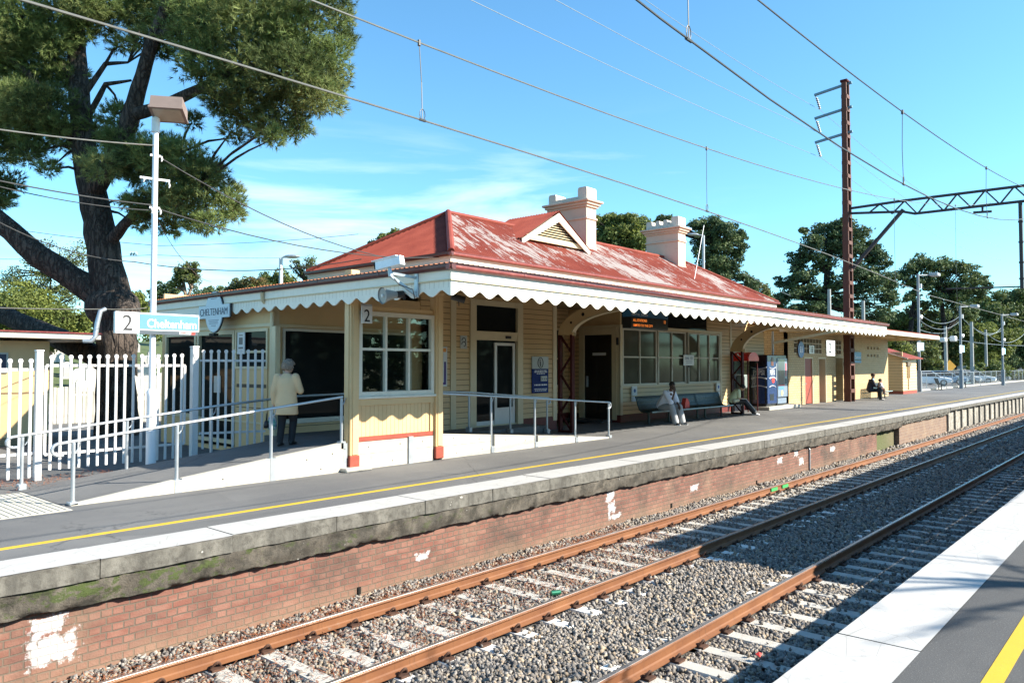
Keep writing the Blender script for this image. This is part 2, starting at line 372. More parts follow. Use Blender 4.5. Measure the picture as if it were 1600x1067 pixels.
def brick_node(n, l, vec, c1, c2, mortar, bw=.24, bh=.086, ms=.01):
    t = n.new('ShaderNodeTexBrick'); l.new(vec, t.inputs[0]); t.inputs['Scale'].default_value = 1
    t.inputs['Brick Width'].default_value = bw; t.inputs['Row Height'].default_value = bh; t.inputs['Mortar Size'].default_value = ms
    t.inputs['Mortar Smooth'].default_value = .25; t.inputs['Bias'].default_value = -.1
    for i, c in ((1, c1), (2, c2), (3, mortar)):
        if isinstance(c, tuple): t.inputs[i].default_value = (*c, 1)
        else: l.new(c, t.inputs[i])
    return t
def xz(n, l, axis='X'):
    g = n.new('ShaderNodeNewGeometry'); s = n.new('ShaderNodeSeparateXYZ'); l.new(g.outputs['Position'], s.inputs[0])
    k = n.new('ShaderNodeCombineXYZ'); l.new(s.outputs[axis], k.inputs[0]); l.new(s.outputs[2], k.inputs[1]); return k.outputs[0], s
def mat_platform_brick():
    m, n, l, b = new_mat('platform_red_brick'); v, s = xz(n, l); co = coords(n, l, (1, 1, 1), 'World')
    # a little wobble so that courses are not ruler-straight
    wob = n.new('ShaderNodeVectorMath'); wob.operation = 'ADD'
    wn_ = n.new('ShaderNodeTexNoise'); wn_.inputs['Scale'].default_value = 3; l.new(co, wn_.inputs[0])
    sc_ = n.new('ShaderNodeVectorMath'); sc_.operation = 'SCALE'; sc_.inputs['Scale'].default_value = .035; l.new(wn_.outputs['Color'], sc_.inputs[0])
    l.new(v, wob.inputs[0]); l.new(sc_.outputs[0], wob.inputs[1])
    a = noise(n, l, co, 2.2, 6); per = noise(n, l, coords(n, l, (4.2, 4, 11.6), 'World'), 1.0, 1)
    c1 = mixc(n, l, ramp(n, l, per, .35, .65), (.165, .062, .043), (.215, .105, .076)); c2 = mixc(n, l, ramp(n, l, a, .35, .65), (.085, .034, .026), (.18, .088, .064))
    t = brick_node(n, l, wob.outputs[0], c1, c2, (.105, .080, .060), .235, .081, .009); t.squash = .5; t.squash_frequency = 2
    c = t.outputs[0]
    st = noise(n, l, coords(n, l, (.8, 1, .35), 'World'), 1.3, 7, .65); c = mixc(n, l, mth(n, l, 'MULTIPLY', ramp(n, l, st, .50, .72), .6), c, (.22, .15, .10))
    g2 = noise(n, l, coords(n, l, (.5, 1, .5), 'World'), 1.9, 6, .6); c = mixc(n, l, mth(n, l, 'MULTIPLY', ramp(n, l, g2, .50, .68), .75), c, (.045, .036, .028))
    # ochre tide of brake dust low on the wall, a real deposit
    lowz = mth(n, l, 'MULTIPLY', ramp(n, l, mth(n, l, 'ADD', s.outputs[2], mth(n, l, 'MULTIPLY', st, .5)), -.70, -1.0), .55); c = mixc(n, l, lowz, c, (.23, .155, .10))
    # painted-over graffiti
    tot = None; en = noise(n, l, co, 11, 7, .65)
    for (px, pz, wx, wz) in ((2.72, -.62, .15, .09), (2.76, -.86, .20, .14), (12.72, -.60, .13, .08), (12.78, -.83, .12, .10), (7.74, -.86, .13, .05), (22.4, -.56, .14, .10), (22.8, -.84, .16, .10), (16.2, -.85, .18, .06), (21.2, -.68, .16, .08), (25.5, -.7, .2, .07), (12.9, -1.02, .2, .05)):
        dx = mth(n, l, 'DIVIDE', mth(n, l, 'ABSOLUTE', mth(n, l, 'SUBTRACT', s.outputs[0], px)), wx); dz = mth(n, l, 'DIVIDE', mth(n, l, 'ABSOLUTE', mth(n, l, 'SUBTRACT', s.outputs[2], pz)), wz)
        k = mth(n, l, 'ADD', mth(n, l, 'MAXIMUM', dx, dz), mth(n, l, 'MULTIPLY', mth(n, l, 'SUBTRACT', en, .5), 3.0)); k = ramp(n, l, k, 1.15, .75)
        tot = k if tot is None else mth(n, l, 'MAXIMUM', tot, k)
    c = mixc(n, l, mth(n, l, 'MULTIPLY', tot, mth(n, l, 'SUBTRACT', .9, mth(n, l, 'MULTIPLY', t.outputs[1], .45))), c, (.56, .56, .57))
    l.new(c, b.inputs['Base Color']); b.inputs['Roughness'].default_value = .85
    h = mth(n, l, 'ADD', mth(n, l, 'MULTIPLY', t.outputs[1], -1), mth(n, l, 'MULTIPLY', noise(n, l, co, 45, 5), .5)); bump(n, l, b, h, .8, .012); return m
pbrick = mat_platform_brick()
def mat_cream_brick(name, axis='X', c1=(.66, .48, .25), c2=(.60, .43, .22), mo=(.56, .43, .26)):
    m, n, l, b = new_mat(name); v, s = xz(n, l, axis); co = coords(n, l, (1, 1, 1), 'World')
    t = brick_node(n, l, v, c1, c2, mo, .30, .12, .011); a = noise(n, l, co, 1.5, 6)
    c = mixc(n, l, mth(n, l, 'MULTIPLY', ramp(n, l, a, .5, .75), .25), t.outputs[0], (.42, .32, .2)); l.new(c, b.inputs['Base Color']); b.inputs['Roughness'].default_value = .7
    bump(n, l, b, mth(n, l, 'MULTIPLY', t.outputs[1], -1), .5, .01); return m
cb_ = ((.50, .36, .185), (.44, .31, .15), (.25, .17, .08)); cbrick = mat_cream_brick('cream_painted_brick', 'X', *cb_); cbrick_y = mat_cream_brick('cream_painted_brick_return', 'Y', *cb_)
pale_brick = mat_cream_brick('weathered_pale_brick', 'X', (.20, .13, .09), (.16, .10, .075), (.22, .17, .13))

def mat_coping(name, moss, base=(.13, .124, .108)):
    m, n, l, b = new_mat(name); co = coords(n, l, (1, 1, 1), 'World'); s = n.new('ShaderNodeSeparateXYZ'); l.new(co, s.inputs[0])
    st = noise(n, l, coords(n, l, (2.2, 2, .45), 'World'), 1.6, 8, .65); a = noise(n, l, co, 12, 8, .7)
    c = mixc(n, l, ramp(n, l, st, .32, .68), tuple(x * .45 for x in base), tuple(x * 1.35 for x in base)); c = mixc(n, l, mth(n, l, 'MULTIPLY', ramp(n, l, a, .45, .68), .8), c, (.04, .036, .030))
    wsp = noise(n, l, co, 6, 4); c = mixc(n, l, mth(n, l, 'MULTIPLY', ramp(n, l, wsp, .68, .72), .8), c, (.55, .54, .5))
    if moss:
        g = noise(n, l, coords(n, l, (1.2, 1, 2.0), 'World'), 3.1, 9, .7); gx = ramp(n, l, s.outputs[0], 11.5, 5.0)
        k = mth(n, l, 'MULTIPLY', ramp(n, l, mth(n, l, 'ADD', g, mth(n, l, 'MULTIPLY', gx, .05)), .585, .63), mth(n, l, 'MULTIPLY', gx, .85))
        c = mixc(n, l, k, c, mixc(n, l, a, (.012, .028, .004), (.075, .105, .016)))
        dk = noise(n, l, co, 2.7, 7, .7); c = mixc(n, l, mth(n, l, 'MULTIPLY', ramp(n, l, dk, .50, .62), .8), c, (.022, .020, .015))
    l.new(c, b.inputs['Base Color']); b.inputs['Roughness'].default_value = .92
    bump(n, l, b, mth(n, l, 'ADD', a, noise(n, l, co, 55, 5, .7)), .7 if moss else .4, .015); return m
coping_m = mat_coping('grey_coping_concrete', False); ledge_m = mat_coping('mossy_ledge_concrete', True, (.105, .092, .074))
far_panel_m = mat_coping('stained_concrete_panels', False, (.33, .31, .27))

def mat_rail():
    m, n, l, b = new_mat('rusty_rail_side'); co = coords(n, l, (1, 1, 1), 'World')
    a = noise(n, l, coords(n, l, (.7, 1, 1), 'World'), 3, 7, .6); v = noise(n, l, coords(n, l, (18, 1, 1), 'World'), 2, 4)
    c = mixc(n, l, ramp(n, l, a, .3, .7), (.125, .042, .013), (.20, .080, .027)); c = mixc(n, l, mth(n, l, 'MULTIPLY', ramp(n, l, v, .58, .75), .4), c, (.06, .025, .011))
    d = noise(n, l, co, 2.2, 8, .7); c = mixc(n, l, mth(n, l, 'MULTIPLY', ramp(n, l, d, .66, .70), .7), c, (.16, .12, .09)); l.new(c, b.inputs['Base Color']); b.inputs['Roughness'].default_value = .75
    bump(n, l, b, noise(n, l, co, 80, 4), .25, .004); return m
rail_side = mat_rail()
rail_top = M('polished_rail_head', (.40, .37, .35), .28, .2, 5, metal=.8, dirt=(.2, .14, .1), dirt_amt=.5, stretch=(.2, 3, 1))

def mat_ballast(name, pal):
    m, n, l, b = new_mat(name); o = n.new('ShaderNodeNewGeometry'); cr = n.new('ShaderNodeValToRGB')
    cr.color_ramp.interpolation = 'CONSTANT'
    while len(cr.color_ramp.elements) < len(pal): cr.color_ramp.elements.new(.5)
    for i, c in enumerate(pal): cr.color_ramp.elements[i].position = i / len(pal); cr.color_ramp.elements[i].color = (*c, 1)
    l.new(o.outputs['Random Per Island'], cr.inputs[0]); co = coords(n, l, (1, 1, 1), 'World')
    c = mixc(n, l, mth(n, l, 'MULTIPLY', noise(n, l, co, 50, 4), .6), cr.outputs[0], (.10, .09, .085)); l.new(c, b.inputs['Base Color']); b.inputs['Roughness'].default_value = .85; b.inputs['Specular IOR Level'].default_value = .25
    return m
stone_m = mat_ballast('crushed_basalt', [(.23,.205,.18),(.31,.28,.25),(.14,.125,.115),(.42,.38,.33),(.19,.17,.15),(.27,.24,.21),(.33,.255,.18),(.16,.145,.13),(.25,.225,.20),(.42,.335,.235),(.29,.27,.25),(.09,.082,.075)])
def mat_bed():
    m, n, l, b = new_mat('ballast_bed'); co = coords(n, l, (1, 1, 1), 'World'); v = n.new('ShaderNodeTexVoronoi'); v.inputs['Scale'].default_value = 22; l.new(co, v.inputs[0])
    c = mixc(n, l, v.outputs[0], (.10, .095, .09), (.04, .036, .033)); l.new(c, b.inputs['Base Color']); b.inputs['Roughness'].default_value = .95; bump(n, l, b, v.outputs[0], 1, .03); return m
bed_m = mat_bed()
def mat_ground():
    m, n, l, b = new_mat('ground_mix'); co = coords(n, l, (1, 1, 1), 'World')
    c = mixc(n, l, ramp(n, l, noise(n, l, co, .08, 6), .42, .58), (.085, .105, .035), (.16, .13, .08)); c = mixc(n, l, mth(n, l, 'MULTIPLY', noise(n, l, co, 3, 6), .5), c, (.05, .06, .02))
    l.new(c, b.inputs['Base Color']); b.inputs['Roughness'].default_value = .95; bump(n, l, b, noise(n, l, co, 8, 5), .5, .05); return m
ground_m = mat_ground()
grass_m = M('green_grass', (.060, .085, .026), .9, .4, 1.5, dirt=(.16, .15, .05), dirt_amt=.5, bumps=.6, bscale=30)
def mat_leaf(name, c1, c2, trans=.34):
    m, n, l, b = new_mat(name); co = coords(n, l, (1, 1, 1), 'World'); g = n.new('ShaderNodeNewGeometry')
    f = mth(n, l, 'ADD', mth(n, l, 'MULTIPLY', ramp(n, l, noise(n, l, co, .9, 4), .3, .7), .6), mth(n, l, 'MULTIPLY', g.outputs['Random Per Island'], .4))
    c = mixc(n, l, f, c1, c2); l.new(c, b.inputs['Base Color']); b.inputs['Roughness'].default_value = .65; b.inputs['Specular IOR Level'].default_value = .25
    t = n.new('ShaderNodeBsdfTranslucent'); l.new(c, t.inputs[0]); x = n.new('ShaderNodeMixShader'); x.inputs[0].default_value = trans
    l.new(b.outputs[0], x.inputs[1]); l.new(t.outputs[0], x.inputs[2]); l.new(x.outputs[0], n['Material Output'].inputs[0]); return m
pine_a = mat_leaf('pine_needles_green', (.095, .15, .042), (.25, .31, .105)); pine_b = mat_leaf('pine_needles_olive', (.15, .195, .065), (.32, .36, .14)); pine_c = mat_leaf('pine_needles_dark', (.045, .072, .025), (.12, .155, .05))
dk_a = mat_leaf('dark_pine_foliage', (.028, .058, .030), (.075, .115, .052), .2); dk_b = mat_leaf('mid_pine_foliage', (.055, .090, .036), (.13, .170, .065), .22)
ol_a = mat_leaf('olive_foliage', (.07, .10, .025), (.17, .20, .055)); ol_b = mat_leaf('bright_olive_foliage', (.11, .15, .03), (.24, .26, .06)); gum_a = mat_leaf('grey_gum_foliage', (.06, .075, .03), (.15, .16, .08))
br_a = mat_leaf('rusty_foliage', (.09, .07, .025), (.20, .13, .05))
def mat_bark(name, c1, c2):
    m, n, l, b = new_mat(name); co = coords(n, l, (1, 1, .22), 'World'); v = nd(n, 'ShaderNodeTexVoronoi', feature='DISTANCE_TO_EDGE'); v.inputs['Scale'].default_value = 6.5; v.inputs['Randomness'].default_value = 1
    w = noise(n, l, co, 3, 6, .6); d = n.new('ShaderNodeVectorMath'); d.operation = 'ADD'; s = n.new('ShaderNodeCombineXYZ'); l.new(w, s.inputs[0]); l.new(w, s.inputs[1]); l.new(co, d.inputs[0]); l.new(s.outputs[0], d.inputs[1]); l.new(d.outputs[0], v.inputs[0])
    e = ramp(n, l, v.outputs[0], .0, .16); c = mixc(n, l, mth(n, l, 'ADD', mth(n, l, 'MULTIPLY', e, .6), mth(n, l, 'MULTIPLY', noise(n, l, co, 5, 7, .7), .5)), tuple(x * .3 for x in c1), mixc(n, l, noise(n, l, co, 14, 6), c1, c2)); l.new(c, b.inputs['Base Color']); b.inputs['Roughness'].default_value = .95
    bump(n, l, b, mth(n, l, 'ADD', e, mth(n, l, 'MULTIPLY', noise(n, l, co, 16, 6, .7), .8)), 1., .14); return m
bark = mat_bark('pine_bark', (.055, .042, .034), (.17, .13, .105)); bark_g = mat_bark('pale_gum_bark', (.35, .24, .17), (.5, .38, .28)); bark_d = mat_bark('dark_bark', (.03, .025, .02), (.08, .06, .05))
# ================================================================== SETTING
def struct(o): o['kind'] = 'structure'; return o
m = MB(); prof = [(-900, -.06), (1.75, -.06), (1.75, -1.36), (8.8, -1.36), (8.8, -.06), (1500, -.06)]
for (y0, z0), (y1, z1) in zip(prof[:-1], prof[1:]): m.quad((-300, y0, z0), (1800, y0, z0), (1800, y1, z1), (-300, y1, z1))
struct(m.build('ground', ground_m, loc=(0, 0, 0)))
m = MB(); m.box((-40, 9.12, -.055), (150, 15.6, 0)); struct(m.build('platform', asphalt))
m = MB(); m.box((-40, 15.6, -.055), (13.9, 60, -.004)); struct(m.build('forecourt', asphalt))
m = MB(); m.box((-40, -9, -.055), (150, 1.43, 0)); struct(m.build('near_platform', asphalt_near))
m = MB(); m.box((-40, 9.66, .0005), (150, 9.77, .004)); struct(m.build('platform_line', yellow_m))
m = MB(); m.box((-40, .90, .0005), (150, 1.01, .004)); struct(m.build('near_platform_line', yellow_m))
m = MB(); m.quad((-40, 1.76, -1.27), (150, 1.76, -1.27), (150, 8.79, -1.27), (-40, 8.79, -1.27)); struct(m.build('ballast_bed', bed_m))
m = MB(); m.box((63, 16.2, -.05), (150, 60, .0)); struct(m.build('car_park', M('pale_asphalt', (.17, .17, .17), .9, .15, 1)))
# grassy bank behind the forecourt
m = MB(); nx, ny = 40, 16; vs = []
for i in range(nx + 1):
    for j in range(ny + 1):
        x = -60 + i * 4.5; y = 44 + j * 3.2; z = 4.6 * (1 - math.cos(min(j / 12, 1) * math.pi)) / 2 + .25 * math.sin(i * .9) * math.sin(j * .7) - .1
        vs.append((x, y, z * (1 if x < 90 else .6)))
m.add(vs, [(i*(ny+1)+j, (i+1)*(ny+1)+j, (i+1)*(ny+1)+j+1, i*(ny+1)+j+1) for i in range(nx) for j in range(ny)])
struct(m.build('hill', grass_m, smooth=True))
# tactile ground tiles at the foot of the ramp
m = MB(); m.box((2.6, 11.58, .0005), (3.92, 13.75, .008))
for i in range(15):
    x = 2.65 + i * .086; m.bbox((x, 11.6, .0075), (x + .045, 13.73, .016), .006)
tag(m.build('tactile_paving', tactile_m), 'pale ribbed tactile paving at the foot of the ramp', 'tactile paving')

# ---------------------------------------------------------------- platform walls
def coping(mb, x0, x1, yf, yb, zt, th, sgn, L=1.52, jit=.006, step=None):
    """edge slabs: white top (slot 1), grey front (slot 0); sgn = -1 front towards -Y"""
    x = x0
    while x < x1:
        xe = min(x + L * random.uniform(.96, 1.04), x1); n = max(4, int((xe - x) / .12)); dz = random.uniform(-.004, .004); dy = random.uniform(-.008, .008)
        xs = [x + .004 + (xe - x - .008) * i / n for i in range(n + 1)]; base = len(mb.v); vs = []
        for q in xs:
            j = random.uniform(-jit, jit) if random.random() < .85 else random.uniform(0, jit * 3)
            zz = zt + dz
            vs += [(q, yb, zz), (q, yf + dy - sgn * 0.018, zz - random.uniform(0, .003)), (q, yf + dy + j * .6 * 1, zz - .016 - abs(j)), (q, yf + dy + random.uniform(-.002, .002), zt - th + random.uniform(-.006, .006)), (q, yb, zt - th)]
        fw, fg = [], []
        for i in range(n):
            a = i * 5; b = a + 5
            fw += [(a, a+1, b+1, b), (a+1, a+2, b+2, b+1)]; fg += [(a+2, a+3, b+3, b+2), (a+3, a+4, b+4, b+3)]
        fg += [(0, 1, 2, 3, 4), (n*5+4, n*5+3, n*5+2, n*5+1, n*5)]
        mb.cur = 1; mb.add(vs, fw); mb.cur = 0; nv = len(mb.v) - len(vs)
        mb.f += [tuple(i + nv for i in f) for f in fg]; mb.m += [0] * len(fg)
        x = xe
def rough_ledge(mb, x0, x1, yf, yb, z1, z0, dx=.07):
    n = int((x1 - x0) / dx); rows = 6; vs = []
    for i in range(n + 1):
        x = x0 + (x1 - x0) * i / n; un = .007 * math.sin(x * 3.1) + .006 * math.sin(x * 7.7 + 1) + random.uniform(-.009, .009)
        for r in range(rows):
            t = r / (rows - 1); z = z1 + (z0 + un - z1) * t
            y = yf + random.uniform(-.014, .014) + (.05 * t * t) + .012 * math.sin(x * 5 + r)
            vs.append((x, y, z))
        vs.append((x, yb, z0 + un * .5 + .01)); vs.append((x, yb, z1))
    k = rows + 2; fs = []
    for i in range(n):
        for r in range(k): q = (r + 1) % k; fs.append((i*k+r, i*k+q, (i+1)*k+q, (i+1)*k+r))
    mb.add(vs, fs)
wall = empty('platform_wall', (14, 8.8, -1.3), 'long red brick platform wall with mossy concrete ledge and white painted edge', 'platform wall')
m = MB(); m.box((-6, 8.64, -1.36), (30.2, 8.95, -.43)); m.build('brick_face', pbrick, wall)
m = MB(); rough_ledge(m, -6, 33.2, 8.505, 8.95, -.205, -.465); m.build('ledge', ledge_m, wall, smooth=True, angle=60)
m = MB(); coping(m, -6, 33.2, 8.48, 9.121, .003, .205, 1); m.build('coping', [coping_m, edge_m], wall)
m = MB(); m.tube([(23.4, 8.61, -1.3), (23.4, 8.61, -.55), (23.4, 8.66, -.47)], .025); m.build('drain_pipe', galv_d, wall)
for x in (6.55, 15.1, 19.6): 
    m = MB(); m.box((x, 8.62, -1.16), (x + .045, 8.645, -1.06)); m.build('weep_hole', black_m, wall)
w2 = empty('concrete_platform_wall', (60, 8.8, -1.3), 'far stretch of platform wall in stained concrete panels between posts', 'platform wall')
m = MB(); m.box((33.1, 8.62, -1.36), (41.2, 8.95, -.33)); m.build('brick_face', pale_brick, w2)
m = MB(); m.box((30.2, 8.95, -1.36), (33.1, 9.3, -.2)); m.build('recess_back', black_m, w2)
m = MB(); coping(m, 33.2, 41.2, 8.46, 9.121, .003, .20, 1); rough_ledge(m, 33.2, 41.2, 8.50, 8.95, -.2, -.36); m.build('coping', [coping_m, edge_m], w2)
m = MB(); coping(m, 41.2, 150, 8.44, 9.121, .003, .16, 1, 3.0); m.build('edge_slab', [coping_m, edge_m], w2)
x = 41.25; pan = MB(); k = 0
while x < 150:
    pan.box((x + .13, 8.62, -1.36), (x + 1.37, 8.72, -.16)); 
    if k < 60: p = MB(); p.box((x - .08, 8.53, -1.36), (x + .12, 8.76, -.158)); p.build('wall_post', far_panel_m, w2)
    k += 1; x += 1.5
pan.build('panel', far_panel_m, w2)
wn_ = empty('near_platform_wall', (20, 1.8, -1.3), 'nearer platform edge with broad cracked white painted strip', 'platform wall')
m = MB(); m.box((-6, 1.6, -1.36), (120, 1.80, -.17)); m.build('brick_face', pbrick, wn_)
m = MB(); coping(m, -6, 120, 1.97, 1.43, .003, .2, -1, 2.4, .004); m.build('coping', [coping_m, edge_m], wn_)

# ---------------------------------------------------------------- track
def rail(y, label):
    t = empty('rail', (20, y, -1.21), label, 'rail', 'rails of the two tracks')
    top, foot = [], []
    prof = [(-.070, -1.21), (.070, -1.21), (.070, -1.198), (.022, -1.180), (.010, -1.165), (.010, -1.095), (.034, -1.083), (.035, -1.062), (.024, -1.0515), (-.024, -1.0515), (-.035, -1.062), (-.034, -1.083), (-.010, -1.095), (-.010, -1.165), (-.022, -1.180), (-.070, -1.198)]
    m = MB(); xs = [-6 + 2 * i for i in range(70)]
    for x in xs: m.v += [(x, y + p, z) for p, z in prof]
    n = len(prof)
    for i in range(len(xs) - 1):
        for j in range(n):
            if j == 8: continue
            q = (j + 1) % n; m.f.append((i*n+j, i*n+q, (i+1)*n+q, (i+1)*n+j)); m.m.append(0)
    m.build('rail_web', rail_side, t)
    h = MB(); h.hexa([(-6, y-.024, -1.053), (132, y-.024, -1.053), (132, y+.024, -1.053), (-6, y+.024, -1.053), (-6, y-.023, -1.0495), (132, y-.023, -1.0495), (132, y+.023, -1.0495), (-6, y+.023, -1.0495)])
    h.quad((-6, y-.0352, -1.066), (132, y-.0352, -1.066), (132, y-.0245, -1.0512), (-6, y-.0245, -1.0512)); h.build('running_surface', rail_top, t)
    return t
r1 = rail(7.90, 'rusty rail nearest the brick platform wall')
m = MB()
for x in (18.75, 19.45): m.box((x, 7.86, -1.17), (x + .38, 7.892, -1.09))
m.build('green_tag', M('green_tag_paint', (.05, .33, .10), .5), r1)
r2 = rail(6.25, 'second rusty rail out from the brick platform wall'); r3 = rail(4.33, 'third rusty rail out from the brick platform wall, nearest to the camera'); r4 = rail(2.68, 'rail hidden close under the nearer white platform edge')
def sleeper_proto(y0, y1, ya, yb):
    s = MB(); hw = .115; tw = .095; vs = []; ys = [y0, y0 + .03, ya - .3, ya, (ya+yb)/2, yb, yb + .3, y1 - .03, y1]
    for i, y in enumerate(ys):
        zt = -1.222 - (.008 if i == 4 else .0) - (.02 if i in (0, 8) else 0)
        vs += [(-hw, y, -1.36), (hw, y, -1.36), (tw, y, zt), (-tw, y, zt)]
    fs = [(0, 1, 2, 3), (35, 34, 33, 32)]
    for i in range(8):
        for j in range(4): q = (j+1) % 4; fs.append((i*4+j, i*4+q, (i+1)*4+q, (i+1)*4+j))
    s.add(vs, fs); return s
def clip_mb(y, side):
    c = MB()
    for sg in (side,):
        c.box((-.07, y + sg*.055, -1.221), (.07, y + sg*.16, -1.196)); pts = []
        for a in range(0, 181, 20): pts.append((-.055 + .11 * a / 180, y + sg * (.10 + .03 * math.sin(R(a))), -1.19 + .055 * math.sin(R(a))))
        c.tube(pts, .013, 6); c.tube([(-.055, y + sg*.10, -1.19), (-.03, y + sg*.06, -1.185)], .012, 6); c.tube([(.055, y + sg*.10, -1.19), (.03, y + sg*.06, -1.185)], .012, 6)
    return c
def sleepers(y0, y1, ya, yb, x0, x1, nclip, label, group):
    proto = sleeper_proto(y0, y1, ya, yb).build('sleeper', sleeper_m, loc=(0, (y0+y1)/2, -1.36)); tag(proto, label, 'sleeper', group)
    clips = [clip_mb(y, sd).build('rail_clip', rustclip, proto) for y in (ya, yb) for sd in (-1, 1)]
    x = x0; k = 0; pos = []
    while x < x1:
        o = proto if k == 0 else proto.copy()
        if k: C.objects.link(o)
        o.location = (x, (y0+y1)/2 + random.uniform(-.015, .015), -1.36 + random.uniform(-.012, .004)); o.rotation_euler.z = R(random.uniform(-.5, .5)); pos.append(x)
        if k and x < nclip:
            for c in clips: d = c.copy(); C.objects.link(d); d.parent = o
        k += 1; x += .5985
    return pos
sl1 = sleepers(5.78, 8.37, 7.90, 6.25, 1.67, 62, 26, 'pale concrete sleeper half buried in ballast under the track beside the brick wall', 'sleepers of the track beside the brick wall')
sl2 = sleepers(2.21, 4.80, 4.33, 2.68, 3.3, 48, 22, 'pale concrete sleeper half buried in ballast under the track below the near platform', 'sleepers of the track below the near platform')

def shard():
    v = np.array([(x, y, z) for x in (-1, 1) for y in (-1, 1) for z in (-1, 1)], float) * .72
    q = [(0,1,3,2),(4,6,7,5),(0,4,5,1),(2,3,7,6),(0,2,6,4),(1,5,7,3)]; return v, np.array([t for a, b, c, d in q for t in ((a, b, c), (a, c, d))])
def icosa():
    t = (1 + 5 ** .5) / 2; v = np.array([(-1,t,0),(1,t,0),(-1,-t,0),(1,-t,0),(0,-1,t),(0,1,t),(0,-1,-t),(0,1,-t),(t,0,-1),(t,0,1),(-t,0,-1),(-t,0,1)], float); v /= np.linalg.norm(v[0])
    f = np.array([(0,11,5),(0,5,1),(0,1,7),(0,7,10),(0,10,11),(1,5,9),(5,11,4),(11,10,2),(10,7,6),(7,1,8),(3,9,4),(3,4,2),(3,2,6),(3,6,8),(3,8,9),(4,9,5),(2,4,11),(6,2,10),(8,6,7),(9,8,1)]); return v, f
IV, IF = shard()
def stones():
    P, S = [], []
    def zone(x0, x1, dens, s0, s1):
        n = int((x1 - x0) * (8.62 - 2.0) * dens); x = rng.uniform(x0, x1, n); y = rng.uniform(2.0, 8.62, n)
        z = np.full(n, -1.250); z += .055 * np.clip((y - 8.05) / .5, 0, 1) * (1 + .3 * np.sin(x * 2)) + .05 * np.exp(-((y - 5.3) / .45) ** 2) * (.8 + .4 * np.sin(x * 1.3)) + rng.uniform(-.012, .014, n)
        keep = np.ones(n, bool)
        for r in (7.90, 6.25, 4.33, 2.68): keep &= np.abs(y - r) > .088
        for pos, lo, hi in ((sl1, 5.78, 8.37), (sl2, 2.21, 4.80)):
            dx = np.min(np.abs(x[:, None] - np.array(pos)[None, :]), axis=1); on = (dx < .105) & (y > lo) & (y < hi)
            pr = np.full(n, .06)
            for a in ((7.90, 6.25) if lo > 5 else (4.33, 2.68)): pr = np.where(np.abs(y - a) < .22, 0.02, pr)
            pr = np.where((y < lo + .22) | (y > hi - .3), .5, pr)
            # some sleepers are almost covered, others bare
            h = np.abs(np.sin(np.round(x / .5985) * 12.9898 + y * 1.7)); pr = np.clip(pr * (.15 + 2.4 * h ** 4), 0, .85)
            keep &= ~(on & (rng.uniform(0, 1, n) > pr)); z = np.where(on, -1.208, z)
        x, y, z = x[keep], y[keep], z[keep]; P.append(np.stack([x, y, z], 1)); S.append(rng.uniform(s0, s1, len(x)))
    zone(1.4, 9, 980, .013, .029); zone(9, 16, 720, .014, .031); zone(16, 28, 380, .018, .038); zone(28, 60, 110, .03, .06)
    P = np.concatenate(P); S = np.concatenate(S); n = len(P)
    ax = rng.uniform(.62, 1.3, (n, 1, 3)); V = (IV[None] + rng.uniform(-.42, .42, (n, 8, 3))) * ax * S[:, None, None]
    q = rng.normal(size=(n, 4)); q /= np.linalg.norm(q, axis=1)[:, None]; w, x, y, z = q.T
    Rm = np.stack([np.stack([1-2*(y*y+z*z), 2*(x*y-z*w), 2*(x*z+y*w)], 1), np.stack([2*(x*y+z*w), 1-2*(x*x+z*z), 2*(y*z-x*w)], 1), np.stack([2*(x*z-y*w), 2*(y*z+x*w), 1-2*(x*x+y*y)], 1)], 1)
    V = np.einsum('nij,nkj->nki', Rm, V) + P[:, None, :]
    F = (IF[None] + (np.arange(n) * 8)[:, None, None]).reshape(-1, 3)
    o = np_mesh('ballast', V.reshape(-1, 3), F, stone_m, loc=(10, 5, -1.3)); tag(o, 'grey crushed stone ballast lying between and beside the rails', 'ballast', kind='stuff')
stones()
# fallen pine needles by the brick wall, on the ballast and at the foot of the ramp
def litter(name, n, xr, yf, zf, label, col):
    x = rng.uniform(xr[0], xr[1], n); y = yf(x, n); z = zf(x, y, n); a = rng.uniform(0, 6.28, n); L = rng.uniform(.02, .055, n); d = np.stack([np.cos(a) * L, np.sin(a) * L, rng.uniform(-.01, .02, n)], 1); s = np.stack([-np.sin(a), np.cos(a), np.zeros(n)], 1) * .004
    p = np.stack([x, y, z], 1); V = np.stack([p - d - s, p - d + s, p + d + s, p + d - s], 1).reshape(-1, 3); F = np.arange(n * 4).reshape(-1, 4)
    tag(np_mesh(name, V, F, col, loc=(float(x.mean()), float(y.mean()), float(z.mean()))), label, 'pine needles', kind='stuff')
needle_m = M('dry_pine_needles', (.24, .085, .035), .8, .35, 30)
def sel(x, n):
    return np.where(rng.uniform(0, 1, n) < .65, 8.0 + np.abs(rng.normal(0, .22, n)), rng.uniform(6.4, 7.8, n))
litter('pine_needle_litter', 11000, (2, 13), sel, lambda x, y, n: -1.225 + rng.uniform(0, .03, n) + .05 * np.clip((y - 8.05) / .5, 0, 1), 'rusty fallen pine needles strewn on the ballast by the brick wall', needle_m)
def blot(x, n): return 14.55 + rng.normal(0, .35, n)
litter('pine_needle_drift', 900, (2.8, 6.0), blot, lambda x, y, n: np.full(n, .012) + .04, 'rusty fallen pine needles drifted along the foot of the palisade fence', needle_m)
